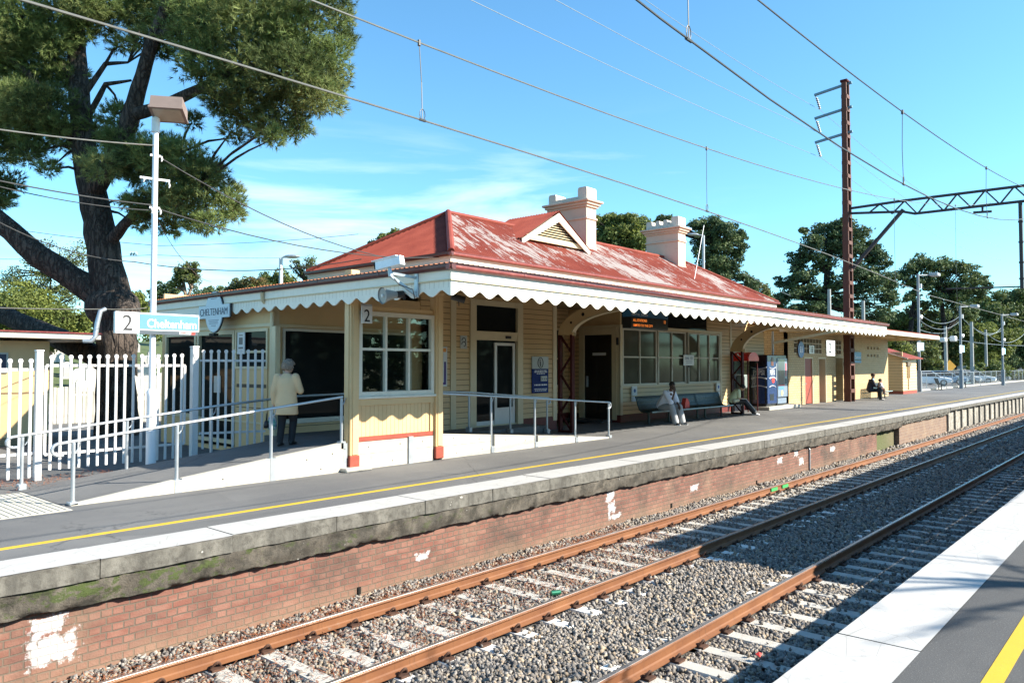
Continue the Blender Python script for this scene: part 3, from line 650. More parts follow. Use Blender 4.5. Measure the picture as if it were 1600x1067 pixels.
# litter
t = at(868, 929, Z=-1.2); m = MB(); m.tube([t + Vector((-.06, .03, .03)), t + Vector((.06, -.03, .03))], .034, 12); m.tube([t + Vector((.06, -.03, .03)), t + Vector((.068, -.034, .03))], [.034, .027], 12)
tag(m.build('drink_can', M('green_can_metal', (.02, .16, .09), .3, .2, 20, metal=.4)), 'crushed green drink can lying on the ballast between the rails', 'can')
t = at(1190, 1029, Z=-1.2); m = MB(); m.add([t + Vector((-.04, 0, .03)), t + Vector((.04, .01, .045)), t + Vector((.03, .05, .03)), t + Vector((-.03, .06, .05)), t + Vector((0, .03, .07))], [(0, 1, 4), (1, 2, 4), (2, 3, 4), (3, 0, 4), (0, 3, 2, 1)])
tag(m.build('paper_scrap', ink_r), 'small crumpled red scrap of paper on the near ballast', 'litter')
# ================================================================== STATION BUILDING
def FY(Y0): return lambda a, o, z: (a, Y0 - o, z)          # wall facing the tracks
def FX(X0): return lambda a, o, z: (X0 - o, a, z)          # wall facing left along the platform
def RX(X0): return lambda a, o, z: (X0 + o, a, z)
def bx(mb, F, a0, a1, o0, o1, z0, z1): return mb.box(F(a0, o0, z0), F(a1, o1, z1))
def bbx(mb, F, a0, a1, o0, o1, z0, z1, w=.008): return mb.bbox(F(a0, o0, z0), F(a1, o1, z1), w)
def cells(a0, a1, z0, z1, op):
    """rectangles left of a wall once the openings are cut out"""
    zs = sorted({z0, z1} | {min(max(q, z0), z1) for o in op for q in o[2:]}); res = []
    for p, q in zip(zs[:-1], zs[1:]):
        if q - p < 1e-4: continue
        zm = (p + q) / 2; cuts = sorted((max(o[0], a0), min(o[1], a1)) for o in op if o[2] < zm < o[3]); x = a0
        for c0, c1 in cuts:
            if c0 > x + 1e-4: res.append((x, c0, p, q))
            x = max(x, c1)
        if x < a1 - 1e-4: res.append((x, a1, p, q))
    return res
def boards(mb, F, a0, a1, z0, z1, op=(), bh=.15, thick=.1):
    for c in cells(a0, a1, z0, z1, op): bx(mb, F, c[0], c[1], -thick, -.004, c[2], c[3])
    z = z0
    while z < z1 - 1e-4:
        zt = min(z + bh, z1)
        for (p, q, lo, hi) in cells(a0, a1, z, zt, op):
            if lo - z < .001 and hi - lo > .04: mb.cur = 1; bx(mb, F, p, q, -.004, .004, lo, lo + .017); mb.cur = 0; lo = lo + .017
            ob = .030 - .024 * (lo - z) / bh; ot = .030 - .024 * (hi - z) / bh
            mb.add([F(p, ob, lo), F(q, ob, lo), F(q, ot, hi), F(p, ot, hi), F(p, -.003, lo), F(q, -.003, lo), F(q, -.003, hi), F(p, -.003, hi)], [(0, 1, 2, 3), (0, 4, 5, 1), (0, 3, 7, 4), (1, 5, 6, 2), (3, 2, 6, 7)])
        z = zt
def window(root, F, a0, a1, z0, z1, cols, rows, gm, fm=trim, fw=.06, mw=.032, proud=.03, inset=.03, sill=.0, rowsplit=None, name='window'):
    f = MB()
    bx(f, F, a0, a0 + fw, -.05, proud, z0, z1); bx(f, F, a1 - fw, a1, -.05, proud, z0, z1); bx(f, F, a0 + fw, a1 - fw, -.05, proud - .002, z1 - fw, z1); bx(f, F, a0 + fw, a1 - fw, -.05, proud - .002, z0, z0 + fw)
    ia, ib, ja, jb = a0 + fw, a1 - fw, z0 + fw, z1 - fw
    for i in range(1, cols): x = ia + (ib - ia) * i / cols; bx(f, F, x - mw/2, x + mw/2, -.045, proud - .012, ja, jb)
    for j in range(1, rows):
        z = ja + (jb - ja) * (rowsplit[j-1] if rowsplit else j / rows); bx(f, F, ia, ib, -.044, proud - .015, z - mw/2, z + mw/2)
    if sill: bbx(f, F, a0 - .05, a1 + .05, -.02, proud + sill, z0 - .05, z0 - .001)
    w = f.build(name, fm, root)
    p = MB(); bx(p, F, ia - .01, ib + .01, -inset - .008, -inset, ja - .01, jb + .01); p.build('pane', gm, w); return w

ST = empty('station_building', (22, 17.6, 0), 'cream weatherboard station building with peeling red iron roof and scalloped white valance', 'station building')
YW = 14.9
zs = lambda y: 3.56 + .085 * (y - 9.03)                     # underside of the canopy
# ---- walls
w = MB()
opS = [(15.06, 17.30, .2, 3.86)]
boards(w, FY(YW), 13.25, 18.93, .25, 4.12, opS)
boards(w, RX(18.93), 15.0, 17.2, .12, 4.12)
opR = [(20.55, 22.35, 1.22, 3.36)]
boards(w, FY(17.2), 18.93, 22.6, .1, 4.12, opR)
boards(w, FX(22.6), 14.9, 17.2, .25, 3.40, [(15.0, 16.66, .1, 3.34)])
bx(w, FX(22.6), 14.9, 17.2, -.1, -.03, 3.40, 4.2)
boards(w, FY(YW), 22.6, 34.8, .26, 4.12, [(22.72, 30.25, 1.29, 3.33), (22.62, 29.1, 3.44, 4.06)])
boards(w, RX(34.8), 15.0, 20.6, 0, 4.2)
boards(w, FX(14.4), 14.9, 20.6, 2.9, 4.2)
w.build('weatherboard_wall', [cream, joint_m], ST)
w = MB(); boards(w, FY(YW), 14.4, 34.8, 4.18, 5.0, bh=.2); boards(w, FX(14.4), 14.9, 20.6, 4.18, 5.0, bh=.2); bx(w, FY(20.6), 14.4, 34.8, -.1, 0, .0, 5.0)
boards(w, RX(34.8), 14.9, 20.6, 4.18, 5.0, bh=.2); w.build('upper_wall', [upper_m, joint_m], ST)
# left wing: shopfront facing left and the glazed front under the canopy
w = MB()
opL = [(15.10, 16.50, .72, 2.80), (16.52, 18.36, .1, 2.80), (18.44, 20.10, .72, 2.80)]
for c in cells(14.9, 20.25, 0, 3.62, opL): bx(w, FX(9.0), c[0], c[1], -.1, 0, c[2], c[3])
opD = [(9.22, 12.95, .78, 2.80)]
boards(w, FY(YW), 9.0, 13.25, .3, .80, opD, .17)
for c in cells(9.1, 13.25, .8, 3.66, opD): bx(w, FY(YW), c[0], c[1], -.1, 0, c[2], c[3])
bx(w, FY(20.25), 9.0, 14.4, -.1, 0, 0, 3.9)
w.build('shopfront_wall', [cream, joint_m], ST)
w = MB(); bx(w, FX(9.0), 15.02, 20.2, 0.001, .02, .70, .74); bx(w, FX(9.0), 14.9, 20.25, .001, .03, 2.86, 2.93); bx(w, FY(YW), 9.0, 13.25, .001, .03, 2.84, 2.91); w.build('shopfront_moulding', trim, ST)
window(ST, FX(9.0), 18.42, 20.12, .72, 2.82, 1, 1, glass_d, trim, .08)
wd = window(ST, FX(9.0), 15.1, 16.5, 1.92, 2.82, 1, 2, glass_d, trim, .06, .05, rowsplit=[.42])
sb = MB(); bx(sb, FX(9.0), 15.12, 16.48, -.05, .008, .74, 1.915)
for z, h in ((1.52, .10),): pass
sb.build('boarded_panel', cream, ST)
sb = MB()
for z in (1.50, 1.04): bx(sb, FX(9.0), 15.16, 16.44, .008, .012, z, z + (.08 if z > 1.2 else .02))
sb.build('panel_slot', M('dark_brown_slot', (.08, .055, .03), .7), ST)
d = window(ST, FX(9.0), 16.54, 18.36, .18, 2.82, 1, 1, glass_d, trim, .09, name='door', inset=.06)
sd = MB(); bx(sd, FX(9.0), 17.3, 17.62, -.052, -.045, 1.35, 1.75); sd.build('notice', greysign, d)
window(ST, FY(YW), 9.22, 12.95, .76, 2.82, 2, 1, glass_d, sash_m, .055, .05, sill=.03)
# corner trims, skirting and pilasters
T_ = []
def tbx(*a): T_.append(a)
for a0, a1 in ((14.32, 14.52), (18.76, 18.95)): tbx(FY(YW), a0, a1, .001, .045, .28, 4.1)
for F, a0, a1 in ((FY(YW), 22.565, 22.72), (FY(YW), 30.25, 30.40), (FX(9.0), 14.87, 15.0), (FY(YW), 8.966, 9.12)): tbx(F, a0, a1, .002, .032, .26, 3.4)
tbx(FX(22.6), 14.87, 15.02, .003, .035, .26, 3.4); tbx(FY(YW), 22.565, 30.4, .024, .06, 1.235, 1.285); tbx(FY(YW), 22.56, 30.42, .003, .05, 3.34, 3.44); tbx(FX(22.6), 14.86, 17.2, .003, .06, 3.352, 3.44)
tbx(FY(YW), 31.2, 31.34, .001, .04, .26, 4.1); pieces('wall_trim', trim, ST, [lambda m, a=a: bx(m, *a) for a in T_])
s_ = MB(); bx(s_, FY(YW), 22.58, 34.8, -.05, .035, 0, .26); bx(s_, FX(22.6), 14.866, 15.2, -.05, .035, 0, .26); s_.build('red_skirting', skirt_m, ST)
pieces('dark_skirting', skirt_m, ST, [lambda m: bx(m, FY(YW), 17.32, 18.95, -.05, .03, .0, .40), lambda m: bx(m, FX(22.6), 15.2, 17.2, -.05, .03, 0, .08), lambda m: bx(m, FY(17.2), 18.9, 22.6, -.05, .03, 0, .26)])
# sliding entrance doors
F = FY(YW); f = MB()
bx(f, F, 15.06, 15.30, -.05, .06, .27, 3.86); bx(f, F, 17.06, 17.30, -.05, .06, .27, 3.86); bx(f, F, 15.30, 17.06, -.05, .055, 3.70, 3.86)
bx(f, F, 15.30, 17.06, -.05, .04, 2.72, 2.95); bx(f, F, 15.28, 17.08, .04, .065, 2.93, 2.97); bx(f, F, 15.3, 17.06, -.02, .012, .27, .31)
dr = f.build('entrance_door', trim, ST)
p = MB(); bx(p, F, 15.30, 17.06, -.07, -.06, .3, 2.72); bx(p, F, 15.30, 17.06, -.04, -.03, 2.95, 3.70); p.build('pane', glass_d, dr)
lf = MB(); bx(lf, F, 16.12, 16.22, -.05, -.01, .3, 2.66); bx(lf, F, 16.92, 17.0, -.05, -.01, .3, 2.66); bx(lf, F, 16.22, 16.92, -.05, -.012, 2.58, 2.66); bx(lf, F, 16.22, 16.92, -.05, -.012, .3, .78); bx(lf, F, 15.3, 15.36, -.05, -.02, .3, 2.68); bx(lf, F, 15.36, 16.12, -.05, -.025, .3, .42); lf.build('door_leaf', M('pale_aluminium_frame', (.62, .60, .56), .4, .06, 4), dr)
sn = MB(); bbx(sn, F, 16.52, 16.74, .04, .085, 2.78, 2.86); sn.build('door_sensor', ink, dr)
# recess: dark door facing left, window with arrow behind
window(ST, FY(17.2), 20.55, 22.35, 1.22, 3.36, 2, 2, glass_g, trim, .07, .04, rowsplit=[.48])
ar = MB(); bx(ar, FY(17.2), 20.64, 22.26, .0, .012, 1.30, 2.27); ap = ar.build('black_panel', black_m, ST)
text('\u2192', .42, FY(17.2)(21.5, .016, 1.74), (1, 0, 0), (0, 0, 1), ink_w, ap, 'arrow', 'CENTER', .003)
F = FX(22.6); f = MB()
bx(f, F, 15.02, 15.22, -.04, .05, .08, 3.34); bx(f, F, 16.44, 16.66, -.04, .05, .08, 3.34); bx(f, F, 15.22, 16.44, -.04, .048, 3.10, 3.34)
dd = f.build('office_door', trim, ST)
p = MB(); bx(p, F, 15.22, 16.44, -.04, -.02, .10, 3.10)
for a0, a1 in ((15.34, 15.78), (15.9, 16.32)):
    for z0, z1 in ((.3, 1.2), (1.5, 2.9)): bbx(p, F, a0, a1, -.02, -.008, z0, z1)
p.build('door_leaf', M('black_door_paint', (.010, .008, .007), .4, .3, 4), dd)
p = MB(); bx(p, F, 15.5, 16.08, -.008, .004, 2.36, 2.46); p.build('door_plate', whitesign, dd)
p = MB(); bbx(p, F, 16.28, 16.36, -.02, .03, 1.22, 1.62); p.build('handle', galv, dd)
p = MB(); bx(p, F, 15.2, 16.9, .05, .7, .001, .10); p.build('door_step', M('dark_step', (.05, .045, .045), .8, .2, 6), ST)
# office windows
F = FY(YW)
for a0, a1, n_ in ((22.74, 25.05, 2), (25.15, 27.28, 2), (27.48, 30.22, 3)):
    window(ST, F, a0, a1, 1.29, 3.32, n_, 2, glass_g, M('grey_cream_sash_%d' % n_, (.56, .52, .42), .5, .06, 3), .055, .05, rowsplit=[.5])
tw = MB(); bx(tw, F, 22.64, 29.1, -.05, -.02, 3.45, 4.06); tw.build('dark_void_sheet', glass_d, ST)  # dark sheet paints in the unlit void under the canopy roof
# ---- wind screen between the two posts on the platform
def post(x, y, zt, name='canopy_post'):
    m = MB(); h = .105
    m.bbox((x - h, y - h, .28), (x + h, y + h, zt), .012); m.bbox((x - h - .014, y - h - .014, zt - .34), (x + h + .014, y + h + .014, zt - .28), .01)
    for sg in (-1, 1): m.bbox((x - .06, y + sg * h, .3), (x + .06, y + sg * (h + .016), zt - .36), .006); m.bbox((x + sg * h, y - .06, .3), (x + sg * (h + .016), y + .06, zt - .36), .006)
    p = m.build(name, cream, ST); b = MB(); b.bbox((x - h - .012, y - h - .012, .03), (x + h + .012, y + h + .012, .281), .01); b.build('red_base', redp, p); return p
post(8.93, 12.0, zs(12) + .02); post(11.14, 12.0, zs(12) + .02)
m = MB(); m.bbox((8.62, 11.72, .0), (9.22, 12.2, .075), .02); m.build('post_pad', conc, ST)
F = FY(11.99)
window(ST, F, 9.05, 11.02, 1.40, 3.06, 3, 2, glass_c, sash_m, .085, .05, proud=.05, sill=.04, rowsplit=[.56])
pieces('screen_rail', cream, ST, [lambda m: bx(m, F, 9.05, 11.02, -.06, .02, 3.06, 3.16), lambda m: bx(m, F, 9.05, 11.02, -.05, .045, 1.22, 1.345)])
m = MB(); n_ = 19
for i in range(n_):
    a = 9.052 + i * (1.966 / n_); bbx(m, F, a + .002, a + 1.966 / n_ - .001, -.04, .005, .62, 1.22, .003)
bx(m, F, 9.05, 11.02, -.05, -.041, .62, 1.22); bx(m, F, 10.93, 11.02, .0055, .03, .62, 1.22); m.build('dado_panel', cream, ST)
m = MB(); bbx(m, F, 9.05, 11.02, -.05, .03, .525, .62); m.build('red_rail', redp, ST)
# ---- canopy
CX0, CX1, CY0 = 8.7, 33.06, 9.03
can = MB(); can.add([(CX0 - .04, CY0 - .04, 3.67), (CX1, CY0 - .04, 3.67), (CX1, YW, 4.22), (14.4, YW, 4.22)], [(0, 1, 2, 3)])
def corr(mb, org, along, up, n_len, upfun, pitch=.125, amp=.017, per=6):
    """corrugated sheet: ridges run along `up`; upfun(s) gives the (start, end) distance up the slope at s"""
    al = Vector(along).normalized(); u = Vector(up).normalized(); nn = al.cross(u).normalized(); nn = nn if nn.z > 0 else -nn
    n = max(2, int(n_len / pitch * per)); vs = []; org = Vector(org)
    for i in range(n + 1):
        s = n_len * i / n; a, b = upfun(s); h = amp * math.sin(2 * math.pi * s / pitch)
        vs += [org + al * s + u * a + nn * h, org + al * s + u * b + nn * h]
    mb.add(vs, [(2*i, 2*i+2, 2*i+3, 2*i+1) for i in range(n)])
rf = MB(); sl = (YW - CY0 + .04); L = math.hypot(sl, .55)
corr(rf, (CX0 - .04, CY0 - .04, 3.69), (1, 0, 0), (0, sl, .55), CX1 - CX0 + .04, lambda s: (0, min(1, s / 5.74) * L))
corr(rf, (CX0 - .04, CY0 - .04, 3.69), (0, 1, 0), (5.74, 0, .55), 11.4, lambda s: (0, min(1, s / sl) * 5.766))
canopy = rf.build('canopy', roof_rust, ST)
m = MB(); m.add([(CX0, CY0, 3.56), (CX1, CY0, 3.56), (CX1, YW, zs(YW)), (14.4, YW, zs(YW))], [(0, 1, 2, 3)]); m.add([(CX0, CY0, 3.56), (14.4, YW, zs(YW)), (14.4, 20.3, zs(YW)), (CX0, 20.3, 3.56)], [(0, 1, 2, 3)])
m.quad((18.9, 14.9, 4.07), (22.6, 14.9, 4.07), (22.6, 17.2, 4.07), (18.9, 17.2, 4.07))
for i in range(12):
    x = 10 + i * 2.05; y0 = CY0 + .03
    if x > 14.4: m.bar((x, y0, 3.52), (x, YW - .05, zs(YW) - .05), .06, .12)
m.build('soffit', soffit_m, canopy)
def scallop(mb, F, a0, a1, ztop, zmid, amp, pitch, thick=.024, ph=0.0):
    n = int((a1 - a0) / pitch * 12); f = []; 
    for i in range(n + 1):
        a = a0 + (a1 - a0) * i / n; c = math.cos(2 * math.pi * (a - a0) / pitch + ph); z = zmid - amp * (abs((c + 1) / 2) ** .8 * 2 - 1)
        f += [F(a, 0, z), F(a, 0, ztop), F(a, -thick, z), F(a, -thick, ztop)]
    mb.add(f, [q for i in range(n) for q in ((4*i, 4*i+4, 4*i+5, 4*i+1), (4*i+2, 4*i+3, 4*i+7, 4*i+6), (4*i, 4*i+2, 4*i+6, 4*i+4))])
    # v-grooves between the boards
    nb = int((a1 - a0) / .115)
    return nb
vm = MB(); scallop(vm, FY(CY0), CX0, CX1, 3.42, 3.205, .052, .462); scallop(vm, FX(CX0), CY0 + .001, 16.3, 3.42, 3.205, .052, .462)
bx(vm, FX(CX0), 16.3, 20.25, -.024, 0, 3.15, 3.42)
va = vm.build('valance', valance_m, canopy)
gr = MB()
for i in range(int((CX1 - CX0) / .115)): a = CX0 + .115 * (i + .5); bx(gr, FY(CY0), a - .0025, a + .0025, .0003, .0012, 3.29, 3.41)
for i in range(int((16.3 - CY0) / .115)): a = CY0 + .115 * (i + .5); bx(gr, FX(CX0), a - .0025, a + .0025, .0003, .0012, 3.29, 3.41)
gr.build('board_joint', M('grimy_valance_joint', (.42, .38, .30), .7), va)['kind'] = 'stuff'
fm_ = MB(); bbx(fm_, FY(CY0), CX0 - .02, CX1, -.03, .02, 3.41, 3.60); bbx(fm_, FX(CX0), CY0 + .03, 20.25, -.03, .02, 3.41, 3.60); fm_.build('fascia', valance_m, canopy)
bd = MB(); bx(bd, FY(CY0), CX0 - .03, CX1, .0, .034, 3.405, 3.425); bx(bd, FX(CX0), CY0 - .02, 20.25, 0, .034, 3.405, 3.425); bd.build('bead_moulding', trim, canopy)
def gutter(mb, F, a0, a1, o, z, r=.065):
    pr = [(o + .01, z + .03), (o + .01, z - r)] + [(o + .05 + r * math.sin(R(q)) * .9, z - .02 - r * math.cos(R(q)) * .75) for q in range(0, 91, 18)] + [(o + .05 + r * .9, z + .025), (o + .05 + r * .9 + .014, z + .025), (o + .05 + r*.9 + .014, z + .035), (o + .05 + r * .9 - .012, z + .035)]
    k = len(pr); mb.add([F(a, p, q) for a in (a0, a1) for p, q in pr], [(i, i+1, k+i+1, k+i) for i in range(k - 1)] + [tuple(range(k)), tuple(range(k, 2*k))])
    n = max(1, int((a1 - a0) / 1.83))
    for i in range(1, n): a = a0 + (a1 - a0) * i / n; bx(mb, F, a - .03, a + .03, o + .05 + r*.9 - .002, o + .05 + r*.9 + .006, z - .03, z + .02)
g = MB(); gutter(g, FY(CY0), CX0 - .13, CX1 + .05, 0, 3.64); g.build('gutter', gut, canopy)
g = MB(); gutter(g, FX(CX0), CY0 - .13, 20.3, 0, 3.64); g.build('gutter', gut_d, canopy)['label'] = 'red gutter on the shaded side, its shade put into the colour'
dp = MB(); dp.tube([(8.62, 14.75, 3.56), (8.66, 14.78, 3.40), (8.93, 14.83, 3.15), (8.945, 14.83, .35)], .042, 10); dp.build('downpipe', trim, ST)
dp = MB(); dp.bbox((8.86, 14.6, .2), (8.99, 14.76, 2.85), .01); dp.build('cable_duct', trim, ST)
# curved brackets on lattice columns
def lattice_col(x, y0, y1, zb, zt, ri=.66, ro=1.0):
    m = MB(); w = .07
    for y in (y0, y1): m.box((x - .07, y - w/2, zb), (x + .07, y + w/2, zt))
    n = 5; 
    for i in range(n):
        a = zb + (zt - zb) * i / n; b = zb + (zt - zb) * (i + 1) / n; m.bar((x, y0, a) if i % 2 else (x, y1, a), (x, y1, b) if i % 2 else (x, y0, b), .05, .05, up=(1, 0, 0))
    m.box((x - .08, y0 - .05, zb), (x + .08, y1 + .05, zb + .06)); c = m.build('lattice_column', maroon, ST)
    b = MB(); n = 14; Rr = 2.05; zc = zt; yc = y1 - .04 - .0
    pts = []
    for i in range(n + 1):
        q = R(90 * i / n); yi = (y1 - .035) - Rr * (1 - math.cos(q)) ; zi = zt + ri * math.sin(q)
        yo = (y0 + .035) - (Rr + .45) * (1 - math.cos(q)); zo = zt + ro * math.sin(q)
        zo = min(zo, zs(yo) - .015); zi = min(zi, zo - .03); pts.append((yi, zi, yo, zo))
    vs = []
    for yi, zi, yo, zo in pts: vs += [(x - .06, yi, zi), (x + .06, yi, zi), (x + .06, yo, zo), (x - .06, yo, zo)]
    k = len(pts); b.add(vs, [(0, 1, 2, 3), (4*k-1, 4*k-2, 4*k-3, 4*k-4)] + [(4*i+j, 4*i+(j+1) % 4, 4*i+4+(j+1) % 4, 4*i+4+j) for i in range(k - 1) for j in range(4)])
    for yi, zi, yo, zo in pts[:-2]: pass
    e = MB(); fl = []
    for (p, q) in zip(pts[:-1], pts[1:]): e.bar((x, p[0], p[1]), (x, q[0], q[1]), .17, .03, up=(1, 0, 0) if False else (0, 0, 1))
    br = b.build('curved_bracket', cream, c); e.build('bracket_flange', trim, br)
    h = MB()
    for i in (4, 7): yi, zi, yo, zo = pts[i]; yc, zc = (yi + yo) / 2, (zi + zo) / 2; h.tube([(x - .063, yc, zc), (x - .055, yc, zc)], .055 if i == 7 else .04, 12)
    h.build('bracket_hole', black_m, br)
lattice_col(18.25, 14.18, 13.72, 0, 2.92); lattice_col(29.9, 14.18, 13.72, 0, 2.58, 1.02, 1.25)
# ---- main hipped roof
EX0, EX1, EY0, EY1, EZ = 13.88, 35.27, 14.4, 21.06, 4.98; RYm = (EY0 + EY1) / 2; RZ = 6.9; RX0, RX1 = 16.95, 32.3
hp = EY1 - RYm; sl = math.hypot(hp, RZ - EZ); m = MB()
def frontup(s):
    x = EX0 + s; t = min(1, (x - EX0) / (RX0 - EX0), (EX1 - x) / (EX1 - RX1)); return (0, max(t, .001) * sl)
corr(m, (EX0, EY0, EZ), (1, 0, 0), (0, hp, RZ - EZ), EX1 - EX0, frontup)
corr(m, (EX1, EY1, EZ), (-1, 0, 0), (0, -hp, RZ - EZ), EX1 - EX0, lambda s: frontup(EX1 - EX0 - s))
roof = m.build('roof', roof_peel, ST)
m = MB(); se = math.hypot(RX0 - EX0, RZ - EZ); corr(m, (EX0, EY1, EZ), (0, -1, 0), (RX0 - EX0, 0, RZ - EZ), EY1 - EY0, lambda s: (0, max(.001, 1 - abs(s - hp) / hp) * se)); m.build('hip_end', roof_red, roof); m = MB()
corr(m, (EX1, EY0, EZ), (0, 1, 0), (RX1 - EX1, 0, RZ - EZ), EY1 - EY0, lambda s: (0, max(.001, 1 - abs(s - hp) / hp) * math.hypot(EX1 - RX1, RZ - EZ))); m.build('hip_end', roof_red, roof)
m = MB()
def cappiece(p, q, n, w=.17):
    p = Vector(p); q = Vector(q)
    for i in range(n):
        a = p.lerp(q, i / n); b = p.lerp(q, (i + 1) / n + .006); m.tube([a + Vector((0, 0, .0)), b], [w * .56, w * .60], 10)
cappiece((EX0, EY0, EZ + .02), (RX0, RYm, RZ + .03), 8); cappiece((RX0, RYm, RZ + .03), (RX1, RYm, RZ + .03), 9, .13); cappiece((RX1, RYm, RZ + .03), (EX1, EY0, EZ + .02), 7, .13); cappiece((EX0, EY1, EZ + .02), (RX0, RYm, RZ + .03), 7, .13)
m.build('ridge_capping', roof_red, roof)
m = MB(); gutter(m, FY(EY0), EX0 - .1, EX1 + .1, -.01, EZ - .03, .055); m.build('eaves_gutter', gut, roof)
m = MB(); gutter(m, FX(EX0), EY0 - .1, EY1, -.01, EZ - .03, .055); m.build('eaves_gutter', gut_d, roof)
m = MB(); m.box((EX0 + .02, EY0 + .02, EZ - .13), (EX1 - .02, EY1, EZ - .09)); bx(m, FY(EY0 + .03), EX0 + .02, EX1, -.02, 0, EZ - .12, EZ); bx(m, FX(EX0 + .03), EY0 + .02, EY1, -.02, 0, EZ - .12, EZ); m.build('eaves_soffit', upper_m, roof)
m = MB(); m.box((EX0 + .02, EY0 + .04, 4.60), (EX1 - .02, EY0 + .075, EZ - .135)); m.box((EX0 + .04, EY0 + .076, 4.60), (EX0 + .075, EY1, EZ - .135)); m.build('eaves_fascia', upper_m, roof)
m = MB(); 
for x in (21.9, 25.6, 27.6, 31.2): m.box((x, EY0 + .3, 4.5), (x + .07, YW, 4.86))
m.build('eaves_bracket', upper_m, roof)
# louvred gable on the front slope
GY = 16.45; gl, gr_, gx = 19.05, 22.55, 20.86; gz, gt = 6.22, 7.28; gyb = 18.6; m = MB()
zr = lambda y: EZ + (y - EY0) / hp * (RZ - EZ)
for sx, ex in ((-1, gl - .18), (1, gr_ + .18)):
    a = Vector((gx, GY - .22, gt + .1)); b = Vector((ex, GY - .22, gz - .02)); u = b - a; Lq = u.length
    corr(m, (a.x, a.y, a.z), (0, 1, 0), u, gyb - GY + .22, lambda s: (0, Lq))
gab = m.build('gable', roof_red, roof)
m = MB(); m.slab([(gl, GY, gz), (gr_, GY, gz), (gx, GY, gt)], (0, .06, 0)); 
gf = m.build('gable_face', M('louvre_backing', (.06, .045, .03), .8), gab)
m = MB(); 
for i in range(9):
    z = gz + .22 + i * .085; t = (z - gz) / (gt - gz); a = gl + (gx - gl) * t + .30; b = gr_ - (gr_ - gx) * t - .30
    if b - a > .1: m.add([(a, GY - .012, z), (b, GY - .012, z), (b, GY - .10, z - .05), (a, GY - .10, z - .05), (a, GY - .10, z - .065), (b, GY - .10, z - .065)], [(0, 1, 2, 3), (3, 2, 5, 4)])
bx(m, FY(GY), gl + .2, gr_ - .2, .0, .1, gz, gz + .16); m.build('louvre', trim, gf)
m = MB()
for ex in (gl - .15, gr_ + .15):
    a = Vector((gx, GY - .16, gt + .02)); b = Vector((ex, GY - .16, gz - .05)); d = Vector((0, 0, -.30)); m.slab([a, b, b + d * .55, a + d * 1.0], (0, -.05, 0))
m.build('bargeboard', upper_m, gab)
# chimneys
def chimney(x0, x1, y0, y1, zb, zn, zc, zt, pots):
    m = MB(); m.box((x0, y0, zb), (x1, y1, zc - .06)); m.bbox((x0 - .05, y0 - .05, zn - .04), (x1 + .05, y1 + .05, zn + .035), .015); m.bbox((x0 - .03, y0 - .03, 6.2), (x1 + .03, y1 + .03, 6.45 + (zr(y0) - 6.4)), .01)
    m.bbox((x0 - .07, y0 - .07, zc - .26), (x1 + .07, y1 + .07, zc - .18), .01); m.bbox((x0 - .14, y0 - .14, zc - .18), (x1 + .14, y1 + .14, zc - .08), .02); m.bbox((x0 - .22, y0 - .22, zc - .08), (x1 + .22, y1 + .22, zc), .02)
    c = m.build('chimney', chim_m, roof); m = MB(); m.box((x0 + .02, y0 + .02, zc), (x1 - .02, y1 - .02, zc + .17))
    def pot(a, b, z):
        pr = [(a, zc)] + [(a + .06 - .06 * math.cos(R(q)), z - .1 + .1 * math.sin(R(q))) for q in range(0, 91, 30)] + [(b - .06 + .06 * math.sin(R(q)), z - .1 + .1 * math.cos(R(q))) for q in range(0, 91, 30)] + [(b, zc)]
        m.slab([(x0 + .0, p, q) for p, q in pr], (x1 - x0, 0, 0))
    for a, b, z in pots: pot(a, b, z)
    m.build('chimney_cap', chim_l, c)
chimney(23.45, 24.08, 16.95, 18.75, 5.9, 7.62, 8.31, 8.8, [(16.93, 17.35, 8.82), (18.42, 18.78, 8.72)])
chimney(30.45, 31.1, 16.95, 18.6, 5.9, 7.62, 8.24, 8.75, [(16.93, 17.3, 8.72), (17.5, 17.72, 8.62), (17.9, 18.12, 8.62), (18.3, 18.6, 8.62)])
# thin stay wire / aerial on roof
m = MB(); m.tube([at(1085, 436, Y=14.6), at(1100, 352, Y=15.2)], .014, 6); m.build('aerial_rod', galv_d, roof)
# ---------------------------------------------------------------- ramp
ra = empty('access_ramp', (11, 13, 0), 'asphalt access ramp with pale concrete panel side walls rising to the station door', 'ramp')
m = MB(); Y0, Y1 = 12.04, 14.1
m.hexa([(3.95, Y0, -.02), (8.8, Y0, -.02), (8.8, Y1, -.02), (3.95, Y1, -.02), (3.95, Y0, .006), (8.8, Y0, .50), (8.8, Y1, .50), (3.95, Y1, .006)])
m.box((8.8, Y0, 0), (11.25, YW, .50)); m.hexa([(11.25, Y0, 0), (17.7, Y0, 0), (17.7, 13.95, 0), (11.25, 13.95, 0), (11.25, Y0, .50), (17.7, Y0, .006), (17.7, 13.95, .006), (11.25, 13.95, .50)])
m.box((11.25, 13.95, 0), (17.3, YW, .27)); m.build('walkway', asphalt, ra)
m = MB()
def cw(xa, xb, za, zb_, y=11.93, split=True):
    z0 = 0
    m.hexa([(xa, y, z0), (xb, y, z0), (xb, y + .11, z0), (xa, y + .11, z0), (xa, y, za), (xb, y, zb_), (xb, y + .11, zb_), (xa, y + .11, za)])
cw(4.02, 5.50, .02, .20); cw(5.62, 7.16, .215, .385); cw(7.28, 8.70, .40, .545)
m.box((9.06, 11.95, 0), (10.30, 12.05, .285)); m.box((9.06, 11.95, .29), (10.30, 12.05, .522)); m.box((10.44, 11.95, 0), (11.0, 12.05, .285)); m.box((10.44, 11.95, .29), (11.0, 12.05, .522))
